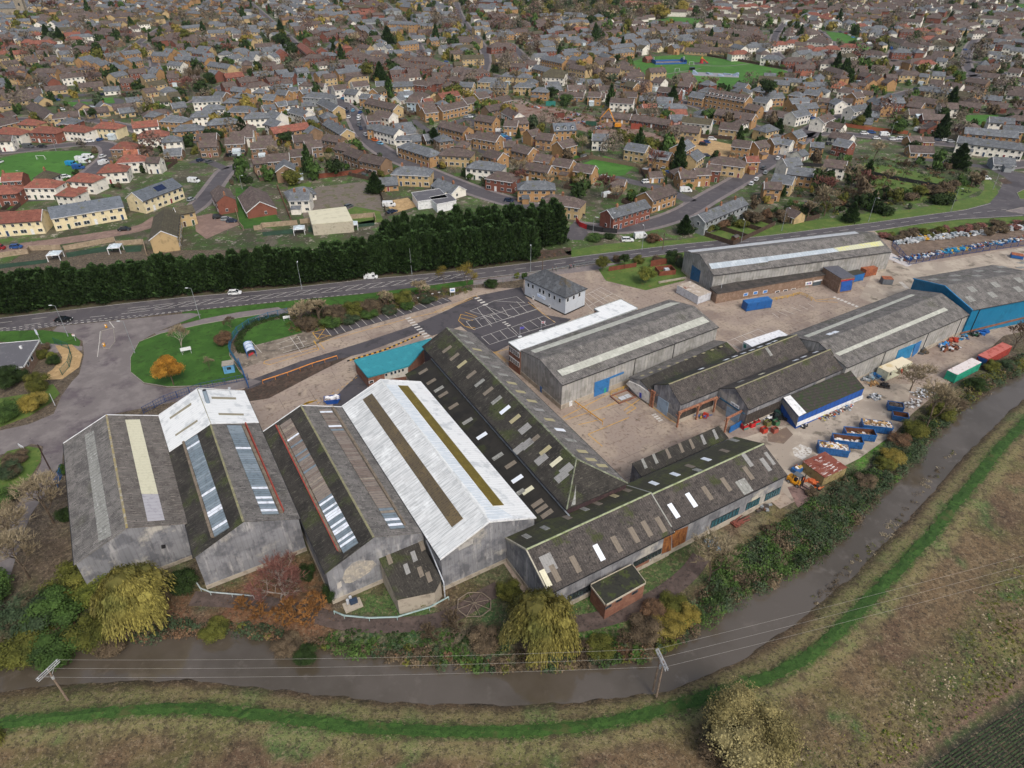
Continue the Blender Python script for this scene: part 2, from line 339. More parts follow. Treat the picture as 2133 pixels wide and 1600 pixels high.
M_gravel = mat('gravel', '#a58a62', [('#b89c72', .5, .45, .62), ('#8a7350', 1.5, .5, .7)], coords='World', bump=(12, .04))
M_white = mat('white_road_paint', '#c4c1ba', [('#a8a39c', 1.2, .5, .68), ('#7b736f', 5, .6, .7)], coords='World')
M_yel = mat('yellow_road_paint', '#c79a34', [('#a5843e', 1.2, .5, .68), ('#8a7a60', 5, .62, .7)], coords='World')
M_kerb = mat('kerb_stone', '#8f8a82', [('#77726a', 1, .5, .65)], coords='World')
# yard
sheet('concrete_yard', '505,768 560,745 640,725 700,700 800,665 900,635 985,600 1090,600 1092,576 1130,572 1200,562 1262,556 1262,585 1345,605 1425,575 1425,520 1860,440 1870,548 2000,530 2133,500 2300,470 2300,640 2133,690 2090,700 2010,775 1975,800 1900,862 1866,900 1790,955 1700,1000 1655,1045 1625,1060 1500,960 1330,1110 1100,1250 1000,1100 700,1000 540,910 500,850 470,800', M_conc, .012)
# expansion joints of the concrete
jb = MB(); M_joint = mat('joint_dirt', '#5f5448', [('#6f6253', 2, .5, .6)], coords='World')
YARD = arr(gl('505,768 985,605 1092,600 1262,560 1345,605 1425,590 1860,560 2133,520 2133,690 2010,775 1866,900 1790,955 1700,1000 1655,1045 1500,960 1330,1110 1100,1250 700,1000 540,910'))
ax_ = np.array([math.cos(math.radians(31)), math.sin(math.radians(31))]); ay_ = np.array([-ax_[1], ax_[0]])
for dirv, oth, per in ((ax_, ay_, 5.2), (ay_, ax_, 7.4)):
 for k in range(-60, 60):
  c = oth*(k*per+20); ts = np.arange(-300, 360, 2.5); Q = c+ts[:, None]*dirv; q = inpoly(Q, YARD)
  for i in range(len(ts)-1):
   if q[i] and q[i+1] and random.random() < .5:
    m_ = (Q[i]+Q[i+1])/2; jb.add([(Q[i][0]-oth[0]*.04, Q[i][1]-oth[1]*.04, .016), (Q[i+1][0]-oth[0]*.04, Q[i+1][1]-oth[1]*.04, .016), (Q[i+1][0]+oth[0]*.04, Q[i+1][1]+oth[1]*.04, .016), (Q[i][0]+oth[0]*.04, Q[i][1]+oth[1]*.04, .016)], [(0, 1, 2, 3)], M_joint)
structure(jb.build('yard_joints'))
sheet('yard_pavement', '1845,520 1900,547 1960,545 2133,515 2300,480 2300,560 2133,560 1900,640 1840,640 1790,620', M_conc2, .02)
# storage ground right
sheet('storage_yard', '1855,505 1960,480 2133,465 2300,445 2300,500 2133,512 1920,545 1860,548', mat('trodden_earth', '#6b5c50', [('#7c6c5e', .4, .45, .65), ('#52463d', 1.1, .5, .65)], coords='World'), .024)
# scrap yard slabs near skips
sheet('yard_pavement', '1540,915 1650,880 1800,800 1900,800 1890,840 1860,905 1790,955 1700,1000 1650,1045 1600,990', M_conc2, .022)
# main road
FAR = gl('-400,707 -200,682 0,662 130,647 266,631 400,617 540,605.6 650,594 758,582 870,572 986,561 1070,551.4 1237,530 1414,509 1600,490.6 1700,478 1821,463 1922,449 2011,436.7 2061,423 2078,405')
NEAR = gl('-400,752 -200,722 0,695.7 130,678 266,664 400,647 540,633 650,622 758,612 870,598 986,582 1070,572 1237,550 1414,526 1600,507 1700,496 1821,481 1922,466 2000,457 2133,450 2300,440')
sheet('main_road', None, M_asph, .03, world=FAR+gl('2095,370 2060,352 2005,345 1990,338 2060,345 2133,362 2300,380')+NEAR[::-1], kerb=None)
for nm, edge, sgn in (('verge', FAR, 1), ('verge', NEAR, -1)): pass
def line(pts, wd, m, z, name='road_markings', dash=None):
 b = MB(); P_ = [Vector((p[0], p[1], 0)) for p in pts]; acc = 0.0
 for a, c in zip(P_, P_[1:]):
  d = c-a; L_ = d.length
  if L_ < 1e-3: continue
  d /= L_; n = Vector((-d.y, d.x, 0))*wd/2
  segs = [(0, L_)] if not dash else []
  if dash:
   per = dash[0]+dash[1]; t = -(acc % per)
   while t < L_:
    s0, s1 = max(t, 0), min(t+dash[0], L_)
    if s1 > s0+.02: segs.append((s0, s1))
    t += per
   acc += L_
  for s0, s1 in segs:
   p, q = a+d*s0, a+d*s1; b.add([(*(p-n).xy, z), (*(q-n).xy, z), (*(q+n).xy, z), (*(p+n).xy, z)], [(0, 1, 2, 3)], m)
 if b.v: return structure(b.build(name))
def off(L_, t):                           # point list between FAR (0) and NEAR (1)
 return [FAR[i]*(1-t)+NEAR[min(i, len(NEAR)-1)]*t for i in range(len(FAR)-1)]
line(off(0, .035), .15, M_white, .036); line(off(0, .965)[1:9], .18, M_white, .036, dash=(.9, .9)); line(off(0, .965)[9:], .15, M_white, .036)
line(off(0, .5)[10:], .14, M_white, .036, dash=(4, 3)); line(off(0, .33)[:4], .14, M_white, .036, dash=(4, 5)); line(off(0, .66)[:5], .14, M_white, .036, dash=(4, 4.5))
# hatching in the middle of the road
hm = MB()
A0 = off(0, .36)[4:11]; B0 = off(0, .66)[4:11]
def along(L_, s):
 for a, c in zip(L_, L_[1:]):
  d = (c-a).length
  if s <= d: return a+(c-a)*(s/d)
  s -= d
 return L_[-1]
tot = sum((c-a).length for a, c in zip(A0, A0[1:]))
s_ = 0
while s_ < tot-8:
 k_ = min(1, .25+s_/25); mid = lambda q: (along(A0, q)+along(B0, q))/2
 p = mid(s_)*(1-k_)+along(B0, s_)*k_; q = mid(s_+5)*(1-k_)+along(A0, s_+5)*k_; d = (q-p).normalized(); n = Vector((-d.y, d.x, 0))*.075
 hm.add([(*(p-n).xy, .037), (*(q-n).xy, .037), (*(q+n).xy, .037), (*(p+n).xy, .037)], [(0, 1, 2, 3)], M_white); s_ += 3.7
structure(hm.build('road_markings')); line(A0, .12, M_white, .0365, dash=(6, 1)); line(B0, .12, M_white, .0365, dash=(6, 1))
# verges and footways along the main road
def band(name, px1, px2, m, z): sheet(name, px1+' '+' '.join(px2.split()[::-1]), m, z)
band('grass_verge', '-200,688 0,663 266,632 540,606.5 758,583 986,562 1190,537', '-200,670 0,648 266,612 540,590 758,566 986,545 1190,515', M_leaf, .02)
band('grass_verge', '-200,684 0,663.5 266,632.5 540,607 758,583.5 986,562.5 1190,538', '-200,676 0,655 266,623 540,600 758,577 986,556 1190,531', mat('dull_verge', '#4a4632', [('#3f4a26', .5, .5, .62), ('#54493a', 1.5, .5, .65)], coords='World'), .024)
band('grass_verge', '1192,536 1330,519 1414,509.5 1600,491 1821,463.5 1922,449.5 2011,437 2061,423 2080,402 2070,380 2050,368', '1175,525 1240,512 1300,505 1414,500 1500,487 1600,472 1821,443 1900,436 2000,418 2040,408 2050,395 2050,368 2050,368', M_verge, .02)
band('grass_verge', '380,650 540,633.5 650,622.5 758,612.5 870,598.5 986,583', '375,675 470,655 610,640 758,632 870,612 986,592', M_lawn, .02)
band('footway', '986,584 1070,573 1237,551.5 1300,546', '986,594 1070,585 1160,572 1237,563', M_path, .022)
band('grass_verge', '1240,551 1414,527 1600,508 1700,497', '1262,585 1345,605 1425,585 1440,560', M_verge, .017)
band('grass_verge', '1821,481.5 1922,467 2000,458 2133,451 2300,441', '1850,500 1960,482 2000,476 2133,468 2300,455', M_verge, .028)
# side road junction, lower left
M_jn = M_asph2
sheet('side_road', '120,680 300,662 395,652 420,655 330,690 290,712 272,745 272,775 300,800 350,808 420,806 520,788 545,795 520,806 300,850 225,865 133,925 128,985 100,1020 66,1070 45,1120 25,1190 0,1250 -60,1340 -160,1400 -160,1330 -60,1240 0,1150 15,1110 32,1060 62,1015 86,965 90,930 66,925 40,936 0,948 -100,960 -100,905 0,897 60,884 112,862 128,825 150,795 165,780 175,740 172,710 150,700 110,690', M_jn, .032)
sheet('footway', '322,693 420,665 500,650 580,640 600,652 500,668 420,684 330,705', M_path, .036)
sheet('lawn', '272,775 272,745 290,712 335,695 420,676 500,662 545,655 520,672 497,690 480,715 478,740 500,775 515,788 420,804 350,806 300,798', M_lawn, .038, kerb='loop')
sheet('lawn', '-100,700 0,690 90,688 150,695 168,712 165,722 145,718 0,712 -100,720', M_lawn, .038)
sheet('lawn', '497,722 506,700 522,684 560,668 598,662 615,675 630,693 560,712 520,722', M_lawn, .02)
sheet('footway', '-100,726 0,716 80,708 150,716 172,722 172,730 150,732 110,735 -100,745', M_path, .034)
sheet('gravel', '115,720 150,718 172,738 165,765 130,790 95,792 70,795 110,770 130,745', M_gravel, .04)
sheet('lawn', '15,940 60,930 85,935 85,960 60,1000 20,1030 -20,1060 -40,1000', M_verge, .036); sheet('lawn', '-60,880 0,890 60,868 105,840 125,820 110,800 60,820 0,830 -60,840', M_verge, .036)
sheet('traffic_island', '212,690 236,684 240,712 228,727 216,726 210,715', M_path, .045, kerb='loop')
line(gl('209,690 207,712 203,744'), .14, M_white, .037); line(gl('228,670 238,683'), .2, M_white, .037)
line(gl('0,686 120,672 228,663'), .2, M_white, .0375, dash=(.8, .8)); line(gl('228,662 304,656 400,645'), .18, M_white, .0375, dash=(.8, .8))
line(gl('0,690 120,676 228,667'), .2, M_white, .0375, dash=(.8, .8))
# works entrance, car park
sheet('bay_concrete', '497,725 545,712 640,685 655,692 665,710 560,748 505,768 480,745', mat('stained_concrete', '#7a7064', [('#5d554c', .3, .48, .62), ('#948a7b', .8, .5, .65)], coords='World'), .0165)
sheet('works_road', '500,800 620,755 760,712 850,682 935,645 985,618 1085,598 1095,618 1130,655 1190,665 1160,685 1058,720 1030,735 985,700 960,680 900,700 880,690 760,735 640,765 515,812', M_dark, .028)
sheet('parking_bays', '650,693 930,620 942,628 667,707', M_dark, .03)
for i in range(17):
 t = i/16; a = G(677+(918-677)*t**1.02, 683+(619.5-683)*t); b_ = G(690+(936-690)*t**1.02, 700+(628-700)*t); line([a, b_], .12, M_white, .036, 'bay_markings')
for q in ('651,693 678,685', '651,693 661,707', '652,694 688,700', '661,707 690,698', '661,707 677,685', '653,710 664,727', '665,714 676,728', '665,714 850,664 920,648 985,622', '549,757 562,760 664,729 655,710', '549,757 552,752 660,725', '990,616 1000,622', '905,650 990,617'): line(gl(q), .16, M_yel, .0365, 'yellow_markings')
for q in ('576,717 615,703', '580,727 640,710', '590,735 660,715', '604,702 628,735', '620,700 633,722', '523,710 545,735'): line(gl(q), .12, M_white, .0355, 'bay_markings')
sheet('soil_bed', '500,815 560,780 650,755 760,728 665,775 560,830 510,838 490,830', M_leaf, .027)
# car-park bays around the grey office (pixel pairs)
for q in ('979,648 1029,627 1076,618', '1029,627 1094,631', '1076,618 1094,632', '1000,665 1053,647 1118,630', '979,648 1044,668', '1016,640 1072,662', '1010,635 1047,667 1118,645', '994,642 1009,662 1024,680', '1022,655 1035,672', '1046,640 1060,660', '1062,635 1082,655', '1076,628 1098,650', '971,670 986,687 1043,668 1120,643', '971,670 1030,652', '990,664 1005,681', '1008,659 1025,675', '1065,682 1134,658 1158,672', '1065,682 1080,697', '1085,675 1103,690', '1103,668 1122,682', '1120,662 1138,678', '1080,697 1155,674', '1003,702 1058,683 1077,699 1020,718 1003,702', '1022,695 1039,711', '1041,689 1057,705',
          '1218,616 1252,599 1300,624', '1218,616 1219,620 1245,642', '1233,608 1275,634', '1226,638 1275,612', '1218,628 1226,638 1236,648', '1243,604 1288,628', '1226,612 1262,636',
          '1513,712 1580,686 1600,697', '1513,712 1545,732', '1530,705 1560,724', '1546,699 1575,718', '1562,693 1590,708', '1527,718 1545,730',
          '1608,652 1622,662', '1620,649 1640,658', '1630,645 1655,655', '1648,640 1668,648', '1665,636 1683,645', '1683,632 1695,640'): line(gl(q), .12, M_white, .0365, 'bay_markings')
for q in ('960,655 955,668 968,680 990,687', '957,662 985,668', '960,655 990,662', '968,650 994,660', '1100,630 1156,672', '968,680 990,683', '1028,733 1055,755', '1032,733 1070,762', '1025,735 1060,727', '1172,870 1270,820 1290,830', '1178,875 1300,835', '1300,855 1335,830', '1335,830 1395,875 1410,882', '1345,838 1390,872', '1265,845 1295,832 1325,850 1305,862', '1225,905 1310,870', '1225,905 1255,930', '1205,885 1260,872', '1560,640 1600,628', '1700,625 1740,622', '1690,618 1700,628 1745,630'): line(gl(q), .17, M_yel, .0365, 'yellow_markings')
def zebra(a, b, n, wd, ln, z=.0366):
 a, b = G(*a), G(*b); d = (b-a).normalized(); nn = Vector((-d.y, d.x, 0)); bb = MB()
 for i in range(n):
  c = a+(b-a)*(i+.5)/n; bb.add([(*(c-d*ln/2-nn*wd/2).xy, z), (*(c+d*ln/2-nn*wd/2).xy, z), (*(c+d*ln/2+nn*wd/2).xy, z), (*(c-d*ln/2+nn*wd/2).xy, z)], [(0, 1, 2, 3)], M_white)
 structure(bb.build('crossing_markings'))
zebra((848, 661), (896, 708), 10, 1.7, .6); zebra((991, 619), (1014, 637), 4, 1.6, .7); zebra((1048, 670), (1062, 680), 3, 1.2, .5); zebra((1735, 618), (1788, 640), 7, 1.1, .8); zebra((1875, 587), (1890, 601), 5, 1.3, .6)
zebra((1360, 862), (1378, 878), 4, 1.2, .5)
# yellow and black kerb edging
def dashkerb(p, h=.25):
 P_ = gl(p); y = MB(); tot_ = 0
 for a, c in zip(P_, P_[1:]):
  d = c-a; n = int(d.length/.7); rz = math.atan2(d.y, d.x)
  for i in range(n): y.box(tuple((a+d*(i+.5)/n).xy)+(h/2,), (.68, .3, h), M_yel if i % 2 else flat('#1d1c1c'), rz)
 structure(y.build('kerb'))
dashkerb('723,753 800,730 878,697');
line(gl('640,855 655,845 700,815 745,785'), .15, M_yel, .0362, 'yellow_markings', dash=(.8, .8))
for i in range(8): line(gl('%d,%d %d,%d' % (622+i*4, 848-i*1.3, 640+i*3, 838-i*.6)), .25, M_yel, .0363, 'yellow_markings')
sheet('yard_patch', '690,850 705,820 745,780 770,800 760,815 720,850', M_dark, .021)
# towpath behind the works
M_dirt = mat('dirt_path', '#4d423d', [('#5d504a', .6, .45, .62), ('#3c332f', 1.6, .5, .66), ('#6d4a32', 4, .63, .7)], coords='World', bump=(6, .05))
o_, TP, _, _ = ribbon('dirt_path', gl('400,1247 520,1252 640,1275 700,1295 770,1303 850,1302 920,1292 970,1268 1010,1240 1040,1225'), 3.0, M_dirt, .05)
ribbon('dirt_path', gl('1170,1305 1260,1290 1340,1262 1400,1225 1440,1190 1460,1160'), 3.2, M_dirt, .05)
# ploughed field rows
fb = MB(); M_row = mat('crop_rows', '#2c3d20', [('#3a4a28', 1, .5, .6)], coords='World')
fa, fc = G(2133, 1432), G(1850, 1620); fdv = (fa-fc).normalized(); fn = Vector((fdv.y, -fdv.x, 0))
for k in range(90):
 o0 = fc+fn*(1.6+k*.42)
 for t in np.arange(-25, 70, 1.9):
  p = o0+fdv*t; fb.box((p.x, p.y, .03), (1.5+random.random()*.3, .14+.05*random.random(), .12), M_row, math.atan2(fdv.y, fdv.x))
fo = fb.build('crop_rows'); fo['kind'] = 'stuff'; fo['label'] = 'thin green crop rows in the dark ploughed field'; fo['category'] = 'crop'
# ---- town roads
ROADS = []
def road(px, wd, m=None, z=.035, foot=True):
 P0 = gl(px)
 if foot: ribbon('pavement', P0, wd+3.6, M_path, z-.012)
 o, P_, L_, R_ = ribbon('road', P0, wd, m or M_asph, z); ROADS.append((np.array([(p.x, p.y) for p in P_]), wd)); return P_
HS = road('655,150 690,190 712,215 735,235 748,262 765,290 800,318 850,340 930,375 1000,402 1080,425 1140,440', 8)
EB = road('1190,470 1260,478 1340,472 1420,447 1470,415 1530,382 1600,338 1640,312 1672,287 1700,262 1760,240 1860,200 1950,180', 7.5)
sheet('road', '1182,500 1180,480 1192,466 1215,470 1225,485 1215,500', M_asph, .03); road('1672,285 1720,275 1813,284 1884,293 1990,302', 6); road('1990,340 1960,335 1900,330', 6, foot=False)
road('-60,528 60,512 200,492 300,476 335,452', 7, M_redr, foot=False); road('335,462 400,440 432,408 455,375 475,350 520,342', 6)
road('470,352 420,330 400,340', 4.5, foot=False); road('-60,322 60,312 150,300 225,297 232,325 205,345 185,365', 7); road('185,368 200,395 150,412 -40,420', 5, foot=False)
road('150,212 240,205 250,218 160,222', 8, foot=False); road('110,200 180,198', 8, foot=False)
road('1075,208 1110,222 1160,240 1230,262 1330,298', 7, mat('scrap_track', '#80736a', [('#8f8176', .3, .45, .6)], coords='World'), foot=False)
road('1060,90 1082,110 1100,130 1180,160 1240,175 1300,182 1400,205 1480,230 1560,262 1640,285', 6)
road('1245,362 1290,372 1320,380 1360,388 1400,400 1440,420', 6, foot=False); road('1700,62 1730,85 1780,88 1840,100', 6); road('1730,85 1740,105 1840,112 1900,118', 5)
road('880,285 930,262 975,245 990,262', 6, foot=False); road('860,250 900,280 960,300 1100,350', 4, foot=False)
road('1400,130 1500,140 1560,133', 1.5, M_path, .06, foot=False); road('1385,155 1460,143', 1.5, M_path, .06, foot=False)
road('-50,150 200,140 400,110 600,70 900,55', 6); road('400,215 480,170 560,150 640,120 700,95', 5.5); road('900,60 1100,70 1300,60 1500,30', 6); road('1500,60 1700,70 1900,60 2133,50', 6); road('1850,170 2000,160 2133,150', 6)
road('2060,352 2133,340 2250,330', 7); road('300,90 330,140 300,190', 5); road('760,45 800,90 900,130 1000,150 1060,165', 6)
road('1990,302 2060,312 2133,318', 5)
for q in ('-20,62 250,50 500,38', '500,97 700,86 900,92', '1100,22 1400,16 1700,13 2150,15', '1450,78 1650,97 1850,132 2140,128', '200,150 330,60 420,10', '620,95 560,40 520,5', '880,112 850,50 800,5', '1000,170 1020,110 960,40 950,5', '1200,112 1300,72 1500,66', '1650,150 1600,90 1640,40 1700,10', '1880,160 1850,110 1900,70 2000,30', '2050,190 2000,120 2050,60', '1110,335 1060,302 1010,262', '-20,250 150,245 260,260 330,290 440,295', '560,235 640,222 690,215', '-20,120 100,115 250,128 330,150'): road(q, 5.5)
sheet('courtyard', '405,452 440,445 482,452 500,468 470,480 430,498 408,482', M_redr, .045)
GREENS = []
def green(px, m=None, z=.045): GREENS.append(arr(gl(px))); return sheet('lawn', px, m or M_lawn2, z)
green('-60,345 0,330 40,320 90,316 160,314 190,318 192,330 175,345 155,362 140,378 100,383 0,385 -60,392')
green('1312,130 1345,119 1420,114 1500,122 1560,132 1640,148 1642,160 1600,162 1540,178 1530,186 1490,186 1440,172 1400,166 1330,160 1318,145')
green('1200,345 1260,325 1325,345 1300,365 1270,368 1225,360'); green('130,213 180,212 185,220 145,222'); green('195,205 235,203 240,215 205,217')
green('1720,65 1760,70 1800,88 1780,93 1735,85'); green('1785,90 1815,100 1805,108 1785,105'); green('1335,50 1400,35 1470,40 1460,52 1390,55'); green('2080,10 2133,8 2133,20 2085,20')
green('490,392 530,388 580,455 598,468 500,478', M_lawn); green('340,100 400,102 400,112 345,112'); green('690,455 740,430 790,440 800,462 720,470', M_verge)
green('1800,340 1850,345 2000,380 2045,395 2000,415 1900,425 1830,400 1790,370', M_verge, .018); green('2010,240 2080,240 2070,262 2015,258'); green('600,385 650,380 640,400 600,400', M_verge)
sheet('works_ground', '660,390 760,378 790,400 800,450 690,465 640,470 620,420', mat('rough_gravel', '#6a625a', [('#5a5a3c', .3, .5, .6), ('#7a7066', .8, .5, .7)], coords='World'), .04); GREENS.append(arr(gl('640,380 790,378 800,470 640,480')))
sheet('scrap_ground', '1070,215 1160,225 1250,245 1400,290 1330,305 1240,280 1170,262 1080,240', mat('scrap_earth', '#7d6a5e', [('#6a4a3c', .2, .5, .6), ('#8f8078', .6, .5, .7)], coords='World'), .038); GREENS.append(arr(gl('1070,205 1160,222 1250,240 1420,285 1330,312 1240,285 1080,245')))
sheet('gravel', '1395,290 1450,285 1540,305 1530,330 1480,325 1400,300', M_gravel, .04); GREENS.append(arr(gl('1395,290 1450,285 1540,305 1530,330 1480,325 1400,300')))
sheet('gravel', '800,420 850,412 870,430 820,445', M_gravel, .04)
sheet('roundabout_island', '2118,402 2133,395 2160,400 2150,415 2125,415', M_verge, .045, kerb='loop'); sheet('traffic_island', '2078,375 2095,372 2110,382 2092,384', M_leaf, .045)
sheet('traffic_island', '2095,440 2130,432 2160,436 2130,446', M_path, .045, kerb='loop')
# ================================================================ INDUSTRIAL BUILDINGS
M_fc = mat('fibre_cement_grey', '#6f6c69', [('#5a5856', .5, .45, .6), ('#56564c', .13, .56, .7), ('#86837d', 1.4, .54, .68, (2, .5, .5)), ('#3a3836', 2.6, .55, .68), ('#a09d96', 4.5, .6, .7)], ribs=('x', .42, .45), rows=(.9, .62, .62, .14), bump=(6, .06), rand=.05)
M_fcr = mat('fibre_cement_weathered', '#6c6762', [('#5c5752', .5, .45, .6), ('#8a837b', 1.2, .54, .68, (2, .4, .4)), ('#3d3a37', 2.6, .55, .68), ('#a1998f', 4.5, .6, .7)], ribs=('x', .5, .45), rows=(.9, .7, .7, .1), bump=(6, .05))
M_moss = mat('fibre_cement_mossy', '#37342f', [('#272521', .3, .45, .62), ('#3c4322', .14, .5, .62), ('#59554d', 1.4, .55, .68, (2.5, .5, .5)), ('#1d1b18', 2.6, .54, .68), ('#7d7970', 5, .62, .71)], ribs=('x', .42, .4), rows=(.9, .62, .62, .14), bump=(6, .06))
M_moss2 = mat('fibre_cement_olive', '#38382b', [('#434829', .2, .4, .6), ('#35332b', .8, .5, .65), ('#5d5a4e', 2, .6, .72)], ribs=('x', .9, .25), bump=(6, .05))
M_brown = mat('fibre_cement_brown', '#46413e', [('#56504b', .4, .45, .62), ('#34302e', 1.6, .5, .66), ('#85807a', 4.5, .59, .7), ('#3f4426', .25, .58, .68), ('#22201e', 2.8, .55, .68)], ribs=('x', .45, .45), rows=(.9, .62, .62, .13), bump=(6, .06))
M_wroof = mat('white_coated_sheet', '#e3e6e6', [('#c3c8ca', .35, .5, .65), ('#b9bdbb', 1.6, .58, .7, (3, .3, .3)), ('#a7a8a2', 4, .66, .76, (2, .3, .3))], rough=.5, ribs=('x', .7, .12))
M_wroof2 = mat('white_coated_sheet_streaky', '#d3d6d6', [('#b4b9ba', 1.0, .46, .62, (3, .25, .25)), ('#8f918c', 2.2, .6, .72, (4, .25, .25)), ('#e4e8e8', .3, .5, .7)], rough=.5, ribs=('x', .7, .2), rows=(.8, .5, .5, .06))
M_clad = mat('weathered_cladding', '#7f8084', [('#64656a', .35, .46, .62), ('#9b9a9a', .7, .52, .68, (1, 1, .3)), ('#5b5a5c', 1.6, .58, .72, (1.5, 1.5, .2)), ('#a8a49c', .15, .55, .65)], ribs=('xy', .85, .14), rows=(.6, .6, .45, .12), bump=(4, .02))
M_clad2 = mat('pale_cladding', '#9a9996', [('#85847f', .4, .46, .62), ('#adaaa4', .9, .52, .68, (1, 1, .3)), ('#6e6c67', 1.6, .6, .74, (1.5, 1.5, .15))], ribs=('xy', 1.1, .22), rows=(.6, .6, .35, .1))
M_plinth = mat('concrete_plinth', '#a39a8c', [('#8a8175', .8, .5, .65), ('#6b6458', 2.2, .6, .72, (1, 1, .4))])
M_brick = mat('red_brick', '#765040', [('#855f4d', .9, .45, .62), ('#6d3e33', 2.5, .55, .68)], rows=(.9, .9, 4, .08))
M_brickb = mat('brown_brick', '#7c6656', [('#8d7868', .9, .45, .62), ('#6b513f', 2.5, .55, .68)], rows=(.9, .9, 4, .08))
M_gla = mat('window_glass_dark', '#2a3136', [('#3a444a', 1.5, .5, .6)], rough=.12, spec=.7)
M_glt = mat('window_glass_teal', '#2d5660', [('#3f6a72', 1.2, .5, .65), ('#1f3d45', 3, .55, .65)], rough=.25)
M_ridge = mat('lichen_ridge', '#7f7c64', [('#949068', .8, .48, .65), ('#6b6c4c', 2, .55, .7)])
M_white2 = flat('#dfe1e2', .45); M_blued = flat('#2f6fa8', .5); M_bluedk = flat('#1c3f86', .5); M_teal = mat('teal_sheet', '#338a96', [('#3c97a2', .4, .5, .65), ('#2a7682', 1.5, .55, .7)], ribs=('x', .6, .15), rough=.5)
M_bwall = mat('blue_cladding', '#0f6f96', [('#0c6488', .3, .5, .65), ('#1a7ba0', 1.2, .55, .7, (1, 1, .3))], ribs=('xy', .6, .12), rough=.5)
M_black = flat('#232326'); M_lgrey = flat('#b9bec4', .6); M_tan = flat('#a89a80'); M_orange = flat('#c9702f'); M_rust = mat('rusty_steel', '#8a5038', [('#a4623f', 1.2, .45, .6), ('#5d3526', 3, .52, .66), ('#b08468', 5, .62, .7)])
RL = {'w': mat('rooflight_new', '#dfe6ee', rough=.35), 'c': mat('rooflight_cream', '#cfccb2', [('#c4c1a6', 2, .5, .65)], ribs=('x', .9, .08), rough=.5), 'g': mat('rooflight_grey', '#8f8f8d', [('#7c7c7a', 2, .5, .65)], ribs=('x', .45, .2)), 't': mat('rooflight_tan', '#7a7165', [('#6b6358', 2, .5, .65)], ribs=('x', .45, .2)),
      'y': mat('rooflight_yellowed', '#a29b7a', [('#a09872', 2, .5, .65)], ribs=('x', .45, .2)), 's': mat('rooflight_sage', '#aeb0a6', [('#9c9e94', 2, .5, .65), ('#bcbeb4', .5, .5, .6)], ribs=('x', 1.0, .12)), 'o': mat('rooflight_ochre', '#6b5c18', [('#7a6a20', .6, .5, .62), ('#574a14', 3, .5, .65)], ribs=('x', .5, .3), rough=.4),
      'b': mat('rooflight_umber', '#5f5440', [('#6e6045', .15, .45, .6), ('#4b4236', 2, .5, .65)], ribs=('x', .5, .35), rough=.4), 'l': mat('rooflight_pale', '#8a8b86', [('#757672', 1, .5, .65), ('#b9bab8', 3, .55, .7)], ribs=('x', .9, .3))}
class Bld: pass
def fit4(FL, FR, BR, BL, ze):
 P_ = [G(p[0], p[1], ze) if p else None for p in (FL, FR, BR, BL)]
 if P_[3] is None: P_[3] = P_[0]+P_[2]-P_[1]
 if P_[0] is None: P_[0] = P_[1]+P_[3]-P_[2]
 a, b, c, d = P_; ax = ((d-a)+(c-b)); ax.z = 0; ax.normalize(); ay = Vector((-ax.y, ax.x, 0)); ctr = (a+b+c+d)/4; ctr.z = 0
 return ctr, math.atan2(ax.y, ax.x), (d-a+c-b).dot(ax)/2, abs((a-b+d-c).dot(ay))/2
